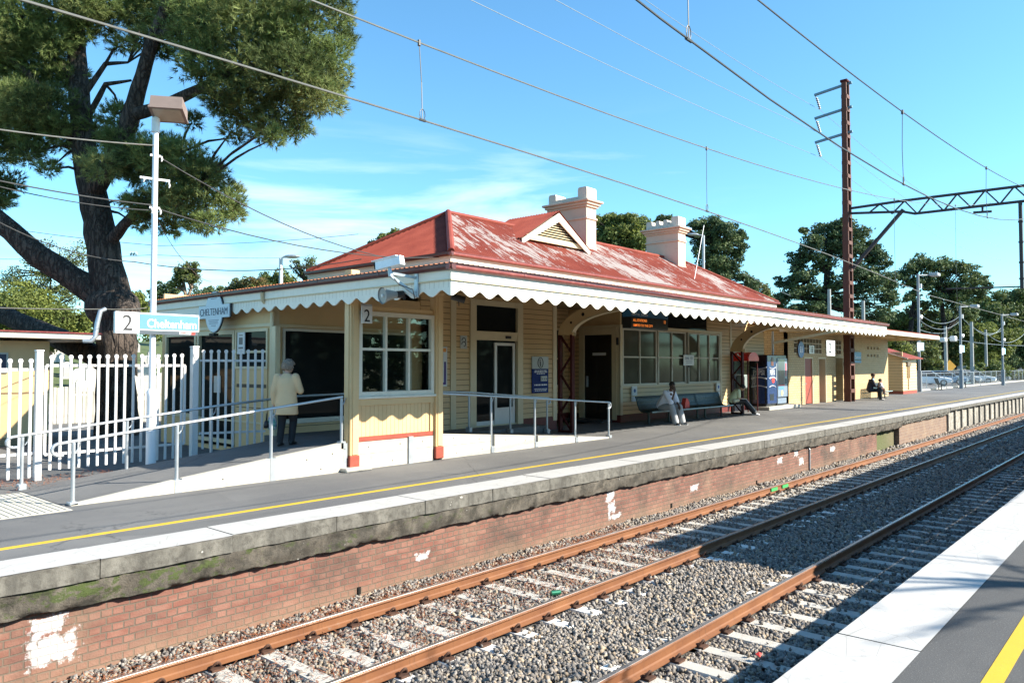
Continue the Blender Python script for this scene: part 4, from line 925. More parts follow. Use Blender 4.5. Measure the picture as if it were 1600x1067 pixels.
m.box((11.26, 11.95, 0), (12.78, 12.05, .268)); m.hexa([(11.26, 11.95, .274), (12.78, 11.95, .274), (12.78, 12.05, .274), (11.26, 12.05, .274), (11.26, 11.95, .54), (12.78, 11.95, .42), (12.78, 12.05, .42), (11.26, 12.05, .54)])
m.hexa([(12.92, 11.95, 0), (14.35, 11.95, 0), (14.35, 12.05, 0), (12.92, 12.05, 0), (12.92, 11.95, .41), (14.35, 11.95, .29), (14.35, 12.05, .29), (12.92, 12.05, .41)])
m.hexa([(14.49, 11.95, 0), (16.0, 11.95, 0), (16.0, 12.05, 0), (14.49, 12.05, 0), (14.49, 11.95, .28), (16.0, 11.95, .16), (16.0, 12.05, .16), (14.49, 12.05, .28)])
m.hexa([(16.14, 11.95, 0), (17.6, 11.95, 0), (17.6, 12.05, 0), (16.14, 12.05, 0), (16.14, 11.95, .15), (17.6, 11.95, .03), (17.6, 12.05, .03), (16.14, 12.05, .15)])
m.build('concrete_panel', conc, ra)
m = MB()
for x, z in ((7.9, .3), (8.45, .36), (6.3, .13), (9.3, .42), (10.1, .42), (9.9, .1), (10.7, .42), (11.6, .42), (12.5, .12), (13.3, .27), (14.0, .2), (11.7, .1), (12.4, .35), (15.1, .12), (15.7, .1), (8.2, .1)): m.tube([(x, 11.925 if x < 8.8 else 11.945, z), (x, 11.96, z)], .012, 8)
m.build('lifting_hole', black_m, ra)
pieces('wall_post', galv, ra, [lambda m, q=q: m.box(*q) for q in (((10.31, 11.92, 0), (10.43, 12.04, .55)), ((5.505, 11.925, 0), (5.615, 12.045, .2)), ((7.165, 11.925, 0), (7.275, 12.045, .39)), ((8.715, 11.945, 0), (8.80, 12.05, .53)), ((11.01, 11.96, 0), (11.03, 12.05, .53)))])
def handrail(label, y, posts, pts, curl=None, hook=True):
    t = empty('handrail', (pts[len(pts)//2][0], y, 0), label, 'handrail', 'galvanised handrails of the ramp')
    pts = [(x, y, z) for x, z in pts]
    if curl is not None:
        x, _, z = pts[curl]; s = -1 if curl == 0 else 1; cc = [(x + s * .10 * math.sin(R(q)), y, z - .085 + .085 * math.cos(R(q))) for q in range(20, 200, 20)] + [(x - s*.05, y, z - .168)]
        pts = (cc[::-1] + pts) if curl == 0 else (pts + cc)
    m = MB(); m.tube(pts, .024, 10); m.build('top_rail', galv, t)
    for x, zb, zt in posts:
        m = MB(); m.tube([(x, y, zb), (x, y, zt - .02)], .028, 10); m.bbox((x - .06, y - .07, max(zb - .1, 0)), (x + .06, y + .07, zb + .05), .01)
        m.tube([(x + .0, y, zt - .14), (x + .05, y + .03, zt - .15), (x + .085, y + .03, zt - .10), (x + .09, y, zt - .02)], .011, 6); m.build('rail_post', galv, t)
    return t
zl = lambda x: .91 + (x - 4.05) * .106
handrail('galvanised handrail on the track side of the left ramp', 12.0, [(4.06, .0, zl(4.06)), (5.56, .12, zl(5.56)), (7.22, .30, zl(7.22)), (8.70, .52, zl(8.7))], [(3.88, zl(3.88)), (5.5, zl(5.5)), (8.72, zl(8.72))], 0)
handrail('galvanised handrail on the fence side of the left ramp', 14.06, [(4.0, .05, .87), (5.62, .10, 1.04), (7.18, .25, 1.20)], [(3.88, .86), (5.6, 1.04), (7.2, 1.21), (8.9, 1.35), (11.0, 1.38)], 0)
zq = lambda x: 1.40 - (x - 11.3) * .066
handrail('galvanised handrail along the track side of the right ramp', 12.0, [(12.85, .1, zq(12.85)), (14.42, .08, zq(14.42)), (16.07, .08, zq(16.07)), (17.62, .03, zq(17.62))], [(11.25, 1.40), (14, zq(14)), (17.62, zq(17.62))], -1)
handrail('galvanised handrail behind on the wall side of the right ramp', 13.85, [(14.0, .37, 1.32), (15.6, .22, 1.2), (17.2, .12, 1.07)], [(11.3, 1.42), (14, 1.31), (17.25, 1.06)], -1)

# ---------------------------------------------------------------- brick amenities block at the far end
AB = empty('brick_block', (45, 15.5, 0), 'cream painted brick amenities block with red doors and a flat skillion awning', 'brick building')
m = MB(); ops = [(39.35, 40.55, 0, 2.42), (41.35, 42.5, 0, 2.42), (44.05, 45.25, 0, 2.42), (38.0, 41.9, 2.62, 3.42), (42.45, 45.0, 2.62, 3.42), (49.4, 52.2, 2.5, 3.2)]
for c in cells(37.25, 54.1, 0, 3.98, ops): bx(m, FY(14.7), c[0], c[1], -.22, 0, c[2], c[3])
m.build('brick_wall', cbrick, AB)
pieces('end_wall', cbrick_y, AB, [lambda m: m.box((37.25, 14.72, 0), (37.5, 19, 3.95)), lambda m: m.box((53.9, 14.93, 0), (54.1, 19, 3.95))])
def breeze(a0, a1, z0, z1, n, r, gap=.7):
    m = MB(); f = FY(14.7); cw_ = (a1 - a0) / n; rh = (z1 - z0) / r; t = .07
    for i in range(n + 1): bx(m, f, a0 + i * cw_ - t/2, a0 + i * cw_ + t/2, -.16, -.004, z0, z1)
    for j in range(r + 1): bx(m, f, a0, a1, -.155, -.006, z0 + j * rh - t/2, z0 + j * rh + t/2)
    v = m.build('vent_blocks', M('breeze_block_grey', (.40, .34, .24), .8), AB); k = MB(); bx(k, f, a0, a1, -.2, -.165, z0, z1); k.build('vent_void', black_m, v)
breeze(38.0, 41.9, 2.62, 3.42, 9, 3); breeze(42.45, 45.0, 2.62, 3.42, 6, 3); breeze(49.4, 52.2, 2.5, 3.2, 8, 3)
m = MB(); bx(m, FY(14.7), 49.4, 52.2, -.15, .0, 2.72, 2.98)
for i in range(5): bx(m, FY(14.7), 49.4 + i*.66, 49.4 + i*.66 + .3, -.15, -.001, 2.5, 3.2)
m.build('vent_surround', cbrick, AB)
for a0, a1, dep in ((39.35, 40.55, .04), (41.35, 42.5, .5)):
    f = FY(14.7); m = MB(); bx(m, f, a0 + .06, a1 - .06, -dep - .05, -dep, .03, 2.36); d = m.build('door', redp, AB)
    m = MB(); bx(m, f, a0, a0 + .06, -.2, .012, 0, 2.42); bx(m, f, a1 - .08, a1, -.6, .012, 0, 2.42); bx(m, f, a0 + .06, a1 - .08, -.2, .012, 2.36, 2.42); m.build('door_frame', trim, d)
    m = MB(); bbx(m, f, a0 + .15, a0 + .2, -dep, -dep + .05, 1.0, 1.12); m.build('handle', galv, d)
m = MB(); bx(m, FY(14.7), 44.05, 45.25, -1.3, -1.2, 0, 2.42); bx(m, FX(45.25), 14.92, 15.9, -.1, 0, 0, 2.42); m.build('porch_wall', cbrick, AB)
m = MB(); m.box((33.07, 11.85, 3.86), (54.9, 14.88, 3.93)); m.box((37.0, 14.88, 3.86), (54.9, 19.2, 3.93)); aw = m.build('awning_roof', roof_red, AB)
m = MB(); m.box((33.07, 11.9, 3.79), (54.85, 14.88, 3.855)); m.box((37.0, 14.88, 3.79), (54.85, 19.2, 3.855)); 
for x in (37.15, 41.5, 46, 50.3, 54.4): m.box((x, 11.9, 3.62), (x + .12, 14.75, 3.80))
m.box((37.0, 13.2, 3.64), (54.8, 13.32, 3.79)); m.build('awning_soffit', M('cream_soffit', (.66, .49, .26), .6), aw)
m = MB(); m.box((36.97, 11.82, 3.66), (54.93, 11.90, 3.87)); m.box((54.86, 11.9, 3.66), (54.93, 15, 3.86)); m.box((36.96, 11.9, 3.66), (37.0, 15, 3.86)); m.build('awning_fascia', upper_m, aw)
p_ = MB(); p_.tube([(34.9, 14.5, 0), (34.9, 14.5, 3.6)], .05, 10); p_.build('downpipe', whitep, AB)
m = MB(); m.bar((34.9, 14.5, 3.05), (37.05, 11.9, 3.7), .10, .12); m.build('raking_beam', trim, AB)

SH = empty('weatherboard_shed', (59.5, 16, 0), 'small cream weatherboard shed with red roof at the far end of the platform buildings', 'shed')
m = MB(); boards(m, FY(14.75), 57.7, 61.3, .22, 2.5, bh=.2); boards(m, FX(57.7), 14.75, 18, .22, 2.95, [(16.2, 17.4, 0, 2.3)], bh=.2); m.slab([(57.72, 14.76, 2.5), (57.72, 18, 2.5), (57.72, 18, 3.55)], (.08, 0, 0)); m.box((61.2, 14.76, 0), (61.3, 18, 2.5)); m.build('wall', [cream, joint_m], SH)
m = MB(); bx(m, FY(14.75), 57.68, 61.32, -.05, .03, 0, .22); bx(m, FX(57.7), 14.74, 16.2, -.05, .03, 0, .22); m.build('skirting', redp, SH)
m = MB(); bx(m, FX(57.7), 16.2, 17.4, -.05, .0, 0, 2.3); m.build('door', M('dark_red_door', (.22, .03, .025), .5), SH)
m = MB(); m.hexa([(57.4, 14.35, 2.46), (61.6, 14.35, 2.46), (61.6, 18.3, 3.75), (57.4, 18.3, 3.75), (57.4, 14.35, 2.53), (61.6, 14.35, 2.53), (61.6, 18.3, 3.82), (57.4, 18.3, 3.82)]); rr_ = m.build('roof', roof_red, SH)
m = MB(); m.bar((57.38, 14.33, 2.47), (57.38, 18.3, 3.76), .04, .14, (1, 0, 0)); m.build('bargeboard', upper_m, rr_)
m = MB(); bbx(m, FY(14.75), 58.6, 59.5, .0, .12, 1.95, 2.25); m.build('meter_hood', M('brown_hood', (.12, .09, .06), .6), SH)
m = MB(); 
for a in (58.75, 59.0, 59.3): bx(m, FY(14.75), a, a + .07, .023, .07, 1.1 if a != 59.0 else .3, 1.95)
m.build('conduit', M('tan_conduit', (.45, .32, .16), .6), SH)
# ================================================================== FENCE, POLE, SIGNS
def pale_mesh(h):
    m = MB(); m.bbox((-.024, -.012, 0), (.024, .012, h - .06), .006); n = 12; pr = []
    for i in range(n): a = 2 * math.pi * i / n; pr.append((.038 * math.cos(a), -.009, h - .04 + .042 * math.sin(a)))
    m.slab(pr, (0, .018, 0)); return m
def fence(label, p0, p1, z0, z1a, z1b, n, zr0, zr1, name='palisade_fence', cat='fence', off=.5):
    p0 = Vector(p0); p1 = Vector(p1); t = empty(name, ((p0.x+p1.x)/2, (p0.y+p1.y)/2, 0), label, cat, 'white palisade fence panels'); ang = math.atan2(p1.y - p0.y, p1.x - p0.x)
    pm = None
    for i in range(n):
        f = (i + off) / n; p = p0.lerp(p1, f); h = z1a + (z1b - z1a) * f - z0
        o = pale_mesh(h).build('pale', fence_m, t, smooth=False) if False else None
        if pm is None: pm = pale_mesh(h); pm0 = pm.build('pale', fence_m, loc=(0, 0, 0)); o = pm0
        else: o = pm0.copy(); C.objects.link(o)
        o.parent = t; o.location = Vector((p.x, p.y, z0)) - wloc(t); o.rotation_euler.z = ang; o.scale.z = h / (z1a - z0 + (z1b - z1a) * off / n)
    d = (p1 - p0).normalized(); nrm = Vector((-d.y, d.x, 0)) * .028
    for zz in (zr0, zr1):
        m = MB(); q = Vector((0, 0, zz)); m.bar(Vector((p0.x, p0.y, 0)) + q + nrm, Vector((p1.x, p1.y, 0)) + q + nrm, .03, .045); m.build('fence_rail', fence_m, t)
    return t
def fpost(x, y, zt, t, r=.055):
    m = MB(); m.bbox((x - r, y - r, 0), (x + r, y + r, zt - .02), .01); m.bbox((x - r - .008, y - r - .008, zt - .02), (x + r + .008, y + r + .008, zt + .012), .008); return m.build('fence_post', fence_m, t)
f1 = fence('white palisade fence panel at the left edge beside the small kiosk', (2.4, 14.95, 0), (4.45, 14.98, 0), .06, 2.10, 2.12, 13, .48, 1.93); fpost(4.5, 14.99, 2.26, f1)
f2 = fence('wide white palisade gate leaf in front of the thick pine trunk', (4.62, 15.0, 0), (7.12, 15.03, 0), .16, 2.18, 2.24, 16, .44, 2.0, 'palisade_gate', 'gate')
pieces('gate_stile', fence_m, f2, [lambda m: m.bar((4.62, 15.03, 2.0), (4.62, 15.03, .44), .03, .04), lambda m: m.bar((7.12, 15.06, 2.0), (7.12, 15.06, .44), .03, .04)])
f3 = fence('white palisade fence panel running up to the shopfront wall', (7.42, 15.05, 0), (8.62, 14.55, 0), .30, 2.32, 2.34, 9, .62, 2.10); fpost(7.32, 15.07, 2.38, f3, .065)
# platform lamp
LP = Vector((6.30, 14.66, 0)); lp = empty('lamp_post', LP, 'tall white platform lamp post with brown box floodlight beside the palisade gate', 'lamp post')
m = MB(); m.tube([LP, LP + Vector((0, 0, 1.42)), LP + Vector((0, 0, 1.5)), LP + Vector((0, 0, 1.56))], [.092, .092, .10, .06], 18); m.tube([LP + Vector((0, 0, 1.5)), LP + Vector((.0, 0, 6.75))], [.056, .050], 16); m.build('pole', M('white_pole_paint', (.74, .75, .78), .35, .04, 3), lp, smooth=True, angle=40)
m = MB(); hc = at(264, 171, Y=14.45); ax = Vector((.80, -.60, 0)); ay = Vector((.60, .80, 0)).normalized(); az = Vector((0, 0, 1)); tilt = Matrix.Rotation(R(-14), 3, ax); ay2 = tilt @ ay; az2 = tilt @ az
def obox(mb, c, hx, hy, hz, tp=1.0): mb.hexa([c + ax*sx*hx*(tp if sz > 0 else 1) + ay2*sy*hy*(tp if sz > 0 else 1) + az2*sz*hz for sz in (-1, 1) for sx, sy in ((-1,-1),(1,-1),(1,1),(-1,1))])
obox(m, hc, .29, .25, .125, .97); obox(m, hc + az2*-.115, .305, .265, .02)
hb = m.build('lamp_head', floorL, lp); m = MB(); obox(m, hc - az2*.137, .25, .21, .004); m.build('lens', M('lamp_lens', (.42, .36, .28), .2, .1, 6), hb)
m = MB(); m.bar(LP + Vector((0, 0, 6.7)), hc + az2*-.02 - ax*.2, .07, .07); m.tube([LP + Vector((0, 0, 6.45)), LP + Vector((0, 0, 6.72))], .075, 12); m.build('bracket', whitep, lp)
pieces('crossarm', whitep, lp, [lambda m, z=z, w=w: m.bar(LP + Vector((-w, w*.2, z)), LP + Vector((w, -w*.2, z)), .035, .04) for z, w in ((5.55, .26), (5.0, .09), (6.0, .09))])
for dx, z in ((-.24, 5.55), (.24, 5.52), (.09, 6.0), (-.08, 4.98), (.08, 4.98)): m = MB(); m.tube([LP + Vector((dx, -.05, z)), LP + Vector((dx + .02, -.05, z - .06)), LP + Vector((dx + .01, -.04, z - .10))], [.016, .018, .012], 8); m.build('insulator', whitep, lp)
# station name board on the pole
sg = empty('station_sign', (6.3, 14.55, 2.6), 'sky blue station name sign with a white number 2 panel on the lamp post', 'sign')
y = 14.53; m = MB(); m.bbox((6.0, y, 2.665), (7.13, y + .07, 2.965), .008); m.build('name_panel', bluesign, sg); m = MB()
m.box((6.0, y - .002, 2.955), (7.135, y + .072, 2.985)); m.box((7.125, y - .002, 2.655), (7.14, y + .072, 2.96)); m.box((6.0, y - .003, 2.655), (7.125, y + .002, 2.675)); m.build('sign_border', whitesign, sg)
m = MB(); m.bbox((5.57, y - .006, 2.585), (6.0, y + .076, 2.985), .008); np_ = m.build('number_panel', whitesign, sg)
m = MB(); m.box((6.0, y + .0, 2.585), (7.12, y + .068, 2.655)); m.build('route_strip', M('dark_slate_strip', (.05, .07, .09), .5), sg)
text('2', .41, (5.785, y - .009, 2.645), (1, 0, 0), (0, 0, 1), ink, np_, 'number', 'CENTER', .002, .95)
text('Cheltenham', .222, (7.09, y - .004, 2.715), (1, 0, 0), (0, 0, 1), ink_w, sg, 'station_name', 'RIGHT', .002, .88, .0025)
m = MB(); m.box((6.75, y - .004, 2.60), (6.98, y, 2.652)); bd_ = m.build('operator_tag', whitesign, sg); text('metro', .06, (6.77, y - .007, 2.612), (1, 0, 0), (0, 0, 1), ink_r, bd_, 'lettering', 'LEFT', .001, 1.1, .001); m = MB(); m.box((6.98, y - .004, 2.60), (7.06, y, 2.652)); m.build('operator_mark', ink_r, sg)
# curved conduit mast beside the kiosk roof
m = MB(); m.tube([at(130, 533, Y=19.6), at(143, 533, Y=19.5), at(149, 526, Y=19.5), at(152, 505, Y=19.5), at(157, 486, Y=19.5), at(165, 483, Y=19.5)], .055, 10)
tag(m.build('conduit_mast', galv, smooth=True, angle=60), 'grey bent conduit mast rising from the kiosk roof edge', 'conduit')
# plate on the canopy side: heritage style name plaque
F = lambda a, o, z: (CX0 - o, a, z); py, pz = 16.86, 3.24
pl = empty('name_plaque', (CX0 - .05, py, 2.9), 'pale blue oval and cross shaped heritage name plaque on the side valance', 'plaque')
def plaque(mb, s, o):
    pr = []
    for i in range(40):
        a = 2 * math.pi * i / 40; x = .40 * s * math.sin(a) ; z = .47 * s * math.cos(a); pr.append((x, z))
    mb.slab([F(py - x, o, pz + z) for x, z in pr], (-.02, 0, 0)); mb.box(F(py - .72*s, o, pz - .14*s), F(py + .72*s, o + .0195, pz + .16*s))
m = MB(); plaque(m, 1.05, .03); m.build('plaque_border', ink, pl); m = MB(); plaque(m, 1.0, .052); fp = m.build('plaque_face', M('pale_blue_plaque', (.52, .60, .66), .4, .05, 4), pl)
text('CHELTENHAM', .235, F(py, .076, pz - .075), (0, -1, 0), (0, 0, 1), M('dark_blue_ink', (.03, .05, .09), .5), fp, 'station_name', 'CENTER', .002, .86, -.002)
m = MB()
for z, w in ((pz - .2, .24), (pz - .24, .2), (pz - .28, .2), (pz - .33, .1), (pz + .30, .14), (pz + .36, .10)): bx(m, F, py - w, py + w, .072, .076, z, z + .018)
m.build('small_print', M('grey_blue_print', (.25, .3, .36), .5), fp)
m = MB(); m.bbox(F(py - .12, 0, pz - .56), F(py + .12, .12, pz - .5), .01); m.build('plaque_lamp', black_m, pl)

def board(name, label, cat, x0, x1, y, z0, z1, mat, th=.02, group=None):
    t = empty(name, ((x0+x1)/2, y, z0), label, cat, group); m = MB(); m.bbox((x0, y - th, z0), (x1, y, z1), .005); p = m.build('sign_face', mat, t); return t, p
def lines(p, x0, x1, y, rows, mat, name='small_print'):
    m = MB()
    for z, h, a, b in rows:
        x = x0 + (x1 - x0) * a; e = x0 + (x1 - x0) * b
        while x < e: w = random.uniform(.02, .09) * (x1 - x0) * 2; m.box((x, y - .003, z), (min(x + w, e), y, z + h)); x += w + .018 * (x1 - x0) * 2
    return m.build(name, mat, p)
t, p = board('platform_sign', 'white number 2 sign hung on the left post of the wind screen', 'sign', 9.01, 9.27, 11.83, at(569, 505, Y=11.83).z, at(569, 478, Y=11.83).z, whitesign)
text('2', .34, (9.14, 11.806, at(569, 502.5, Y=11.83).z), (1, 0, 0), (0, 0, 1), ink, p, 'number', 'CENTER', .002, .9)
m = MB(); m.box((9.02, 11.81, at(569, 478, Y=11.83).z), (9.26, 11.84, at(569, 475, Y=11.83).z)); m.build('sign_clip', galv_d, t)
t, p = board('platform_sign', 'white number 2 sign hung below the awning of the amenities block', 'sign', *sorted((at(1291, 545, Y=12.2).x, at(1304, 545, Y=12.2).x)), 12.2, at(1297, 556, Y=12.2).z, at(1297, 532, Y=12.2).z, whitesign)
b0 = at(1297.3, 551, Y=12.17); text('2', .66, (b0.x, 12.17, b0.z), (1, 0, 0), (0, 0, 1), ink, p, 'number', 'CENTER', .002, 1.1)
t, p = board('information_sign', 'grey and blue information and emergency help panel on the weatherboards right of the entrance door', 'sign', 17.72, 18.5, 14.87, 1.16, 1.90, navy, .03)
m = MB(); m.box((17.72, 14.838, 1.90), (18.5, 14.87, 2.27)); gp = m.build('header', greysign, t)
m = MB(); m.tube([(18.11 + .125 * math.cos(R(q)), 14.834, 2.085 + .155 * math.sin(R(q))) for q in range(0, 361, 15)], .011, 6, False); m.build('ring', ink, gp)
text('i', .30, (18.11, 14.835, 1.985), (1, 0, .12), (-.12, 0, 1), ink, gp, 'letter', 'CENTER', .002, 1.1, .008)
lines(p, 17.76, 18.46, 14.838, [(1.83, .022, .1, .95), (1.785, .022, .08, .95), (1.74, .022, .25, .8), (1.39, .035, .08, .95), (1.27, .022, .08, .95), (1.22, .022, .12, .9)], ink_w)
m = MB(); m.bbox((18.10, 14.80, 1.52), (18.40, 14.84, 1.68), .01); hp_ = m.build('help_point', greysign, p); m = MB()
for q in (18.16, 18.25, 18.34): m.box((q - .018, 14.795, 1.57), (q + .018, 14.80, 1.61))
m.build('button', ink, hp_)
t, p = board('phone_sign', 'small grey sign with a black phone symbol on the wall left of the entrance door', 'sign', 14.68, 14.93, 14.875, 2.46, 2.82, greysign)
m = MB()
for c, r in ((2.70, .07), (2.59, .075)): m.tube([(14.805 + r * math.cos(R(q)), 14.853, c + r * .8 * math.sin(R(q))) for q in range(-90, 200, 18)], .011, 6)
m.build('symbol', ink, p)
t, p = board('notice_poster', 'framed timetable poster with orange top and purple edge on the wall behind the right post', 'poster', 13.55, 14.18, 14.87, 1.44, 2.50, whitesign)
m = MB(); m.box((13.6, 14.846, 2.36), (14.13, 14.85, 2.46)); m.build('orange_band', ink_o, p); m = MB(); m.box((14.06, 14.846, 1.49), (14.13, 14.85, 2.1)); m.box((13.6, 14.846, 1.49), (14.06, 14.85, 1.55)); m.build('purple_band', M('purple_ink', (.05, .02, .2), .5), p)
lines(p, 13.6, 14.04, 14.85, [(2.3, .012, .05, .9), (2.24, .02, .05, .9), (2.17, .02, .05, .5), (2.05, .01, .05, .9), (2.0, .01, .05, .8), (1.9, .01, .05, .9), (1.8, .01, .05, .9), (1.7, .01, .05, .7)], ink)
# access sign on the shopfront window
t = empty('access_sign', (8.97, 16.2, 2.3), 'small white sign with a black symbol on the shopfront window', 'sign'); m = MB(); m.bbox((8.94, 16.02, 2.26), (8.965, 16.34, 2.76), .005); p = m.build('sign_face', whitesign, t)
m = MB(); m.box((8.936, 16.1, 2.48), (8.94, 16.26, 2.64)); m.box((8.936, 16.08, 2.38), (8.94, 16.28, 2.42)); m.box((8.936, 16.1, 2.68), (8.94, 16.26, 2.70)); m.build('symbol', M('dark_grey_ink', (.12, .12, .12), .5), p)
# sign on window mullion, small switches
t, p = board('notice', 'small white notice on the mullion of the office windows', 'sign', 27.0, 27.86, 14.84, 2.0, 2.42, whitesign, .012)
bl_i = M('blue_grey_ink', (.05, .07, .15), .5); text('DIAL 123', .15, (27.43, 14.826, 2.24), (1, 0, 0), (0, 0, 1), bl_i, p, 'lettering', 'CENTER', .001, 1, .002); lines(p, 27.1, 27.76, 14.828, [(2.16, .02, .1, .9), (2.1, .02, .15, .9)], bl_i); m = MB(); m.bbox((27.38, 14.8, 1.93), (27.48, 14.84, 1.99), .01); m.build('clip', ink, t)
for X, lab in ((at(990, 612, Y=14.85).x, 'white door opener box on the office wall beside the dark door'), (at(1121, 610, Y=14.85).x, 'white switch box low on the office wall behind the second bench')):
    t = empty('switch_box', (X, 14.85, .8), lab, 'switch box'); m = MB(); m.bbox((X - .17, 14.80, .92), (X + .17, 14.86, 1.26), .01); m.bbox((X - .16, 14.80, .72), (X + .16, 14.86, .89), .01); p = m.build('housing', whitesign, t); m = MB(); m.tube([(X, 14.795, 1.1), (X, 14.80, 1.1)], .07, 12); m.build('button', M('blue_ink', (.03, .08, .3), .5), p)
m = MB(); m.bbox((22.50, 14.93, 2.72), (22.58, 15.0, 2.98), .01); tag(m.build('wall_light', ink), 'small black wall fitting on the corner of the office', 'wall light')
# departure display
x0, x1, yd = at(986, 500, Y=11.0).x, at(1044, 500, Y=11.0).x, 11.0; t = empty('departure_display', ((x0+x1)/2, yd, 3.0), 'hanging departure display with blue header and orange lit lines under the canopy', 'display')
m = MB(); m.bbox((x0, yd, 3.0), (x1, yd + .28, 3.30), .01); bd_ = m.build('housing', M('display_black', (.006, .006, .007), .3), t)
m = MB(); m.bbox((x0, yd + .01, 3.30), (x1 + .02, yd + .27, 3.60), .01); hd = m.build('header', M('deep_blue_panel', (.015, .11, .22), .4), t)
text('Next Train   Frankston', .085, (x0 + .06, yd + .006, 3.345), (1, 0, 0), (0, 0, 1), ink_w, hd, 'lettering', 'LEFT', .001)
def mat_led():
    m_, n, l, b = new_mat('orange_led'); co = coords(n, l, (1, 1, 1), 'World'); v = noise(n, l, co, 40, 1); c = mixc(n, l, v, (1, .16, .02), (1, .35, .06)); l.new(c, b.inputs['Base Color']); l.new(c, b.inputs['Emission Color']); b.inputs['Emission Strength'].default_value = .28; return m_
led = mat_led()
text('ALL STATIONS', .10, (x0 + .1, yd - .003, 3.18), (1, 0, 0), (0, 0, 1), led, bd_, 'lettering', 'LEFT', .001, 1.05, .001); text('12', .115, (x1 - .26, yd - .003, 3.18), (1, 0, 0), (0, 0, 1), led, bd_, 'lettering', 'LEFT', .001); text('LIMITED TO THE CITY', .09, (x0 + .1, yd - .003, 3.05), (1, 0, 0), (0, 0, 1), led, bd_, 'lettering', 'LEFT', .001, 1.12, .001)
m = MB(); m.tube([(x0 + .4, yd + .14, 3.6), (x0 + .4, yd + .14, zs(yd) + .02)], .025, 8); m.tube([(x1 - .4, yd + .14, 3.6), (x1 - .4, yd + .14, zs(yd) + .02)], .025, 8); m.build('hanger', ink, t)
# blue sign at the amenities block
xa, xb = at(1329, 560, Y=14.6).x, at(1345, 560, Y=14.6).x; t, p = board('station_sign', 'blue station name sign on the cream brick wall behind the red mast', 'sign', xa, xb, 14.6, at(1337, 567, Y=14.6).z, at(1337, 550, Y=14.6).z, bluesign, .03)
text('Cheltenham', .22, (xb - .1, 14.565, at(1337, 560, Y=14.6).z), (1, 0, 0), (0, 0, 1), ink_w, p, 'station_name', 'RIGHT', .002); zz = at(1337, 563, Y=14.6).z; m = MB(); m.box((xa, 14.566, zz - .02), (xb, 14.57, zz + .06)); m.build('dark_strip', ink, p)
for u, lab, mt in ((1252, 'round blue toilet sign on the vent blocks', M('toilet_blue', (.03, .10, .32), .4)), (1268.5, 'square white toilet sign on the vent blocks', whitesign)):
    c = at(u, 546, Y=14.63); m = MB()
    if u < 1260: m.tube([c, c + Vector((0, .02, 0))], [.42, .42], 20)
    else: m.bbox((c.x - .36, c.y, c.z - .22), (c.x + .36, c.y + .02, c.z + .22), .005)
    t = tag(m.build('toilet_sign', mt, loc=(c.x, c.y, c.z - .3)), lab, 'sign'); mm = MB()
    for q in (-.1, .1): mm.tube([(c.x + q, c.y - .004, c.z + .12), (c.x + q, c.y, c.z + .12)], .045, 10); mm.box((c.x + q - .045, c.y - .004, c.z - .16), (c.x + q + .045, c.y, c.z + .06))
    mm.build('symbol', ink_w if u < 1260 else ink, t)
# CCTV camera and horn on the left side of the canopy
cv = empty('security_camera', (8.3, 10.3, 3.5), 'white security camera in a long housing on a bracket off the canopy corner', 'security camera')
c = at(609, 411, X=8.22); dr_ = Vector((-.18, .62, -.10)).normalized(); rt = Vector((-.96, -.28, 0)).normalized(); upv = rt.cross(dr_).normalized(); upv = upv if upv.z > 0 else -upv
m = MB(); L_, w_, h_ = .25, .075, .075
m.hexa([c + dr_*L_*a + rt*w_*b*(1 if k < 0 else .8) + upv*h_*k for k in (-1, 1) for a, b in ((-1, -1), (1, -1), (1, 1), (-1, 1))]); m.hexa([c + dr_*(L_*a + .06) + rt*(w_ + .012)*b + upv*(h_ + (.0 if k < 0 else .014)) for k in (-1, 1) for a, b in ((-1, -1), (1, -1), (1, 1), (-1, 1))]); hs = m.build('housing', M('bright_white_enamel', (.85, .85, .85), .3), cv)
m = MB(); m.hexa([c + dr_*(L_ + .02 + .012*a) + rt*w_*.8*b + upv*h_*.75*k for k in (-1, 1) for a, b in ((-1, -1), (1, -1), (1, 1), (-1, 1))]); m.build('lens_window', glass_d, hs)
w0 = Vector((CX0 - .03, 9.85, 3.50)); w1 = w0 - Vector((0, 0, .34)); k0 = c - upv*.11 + dr_*.02; m = MB(); m.bbox(w1 - Vector((.015, .05, 0)), w0 + Vector((.03, .05, .08)), .01); m.bar(w0, k0 - upv*.06, .045, .045); m.bar(w1 + Vector((0, 0, .04)), k0 - upv*.10, .045, .045); m.tube([k0 - upv*.12, k0 + upv*.04], .035, 10); m.build('bracket', galv, cv)
m = MB(); m.tube([k0 - upv*.05, k0 + Vector((.12, -.1, -.25)), k0 + Vector((.3, -.25, -.33)), w1 + Vector((-.02, .02, -.02))], .008, 6); m.build('cable', ink, cv)
hn = empty('loudspeaker', (8.5, 10.6, 3.2), 'grey horn loudspeaker on the side valance below the security camera', 'loudspeaker')
a = at(597, 462, X=8.27); b = Vector((CX0 - .02, a.y - .06, a.z + .05)); d = (b - a).normalized(); m = MB(); m.tube([a, a + d*.02, a + d*.10, a + d*.20, a + d*.28], [.145, .14, .10, .078, .06], 20, caps=False); m.tube([a + d*.02, a + d*.26], [.128, .05], 20, caps=True); m.build('horn', M('grey_horn', (.30, .30, .28), .5, .1, 5), hn, smooth=True, angle=50)
m = MB(); m.tube([a + d*.28, a + d*.42], .065, 12); m.bar(a + d*.36, b + Vector((.04, -.02, -.08)), .03, .05); m.build('driver', ink, hn)
m = MB(); m.tube([a - d*.004, a + d*.05], [.028, .022], 12); m.build('cone_tip', whitep, hn)
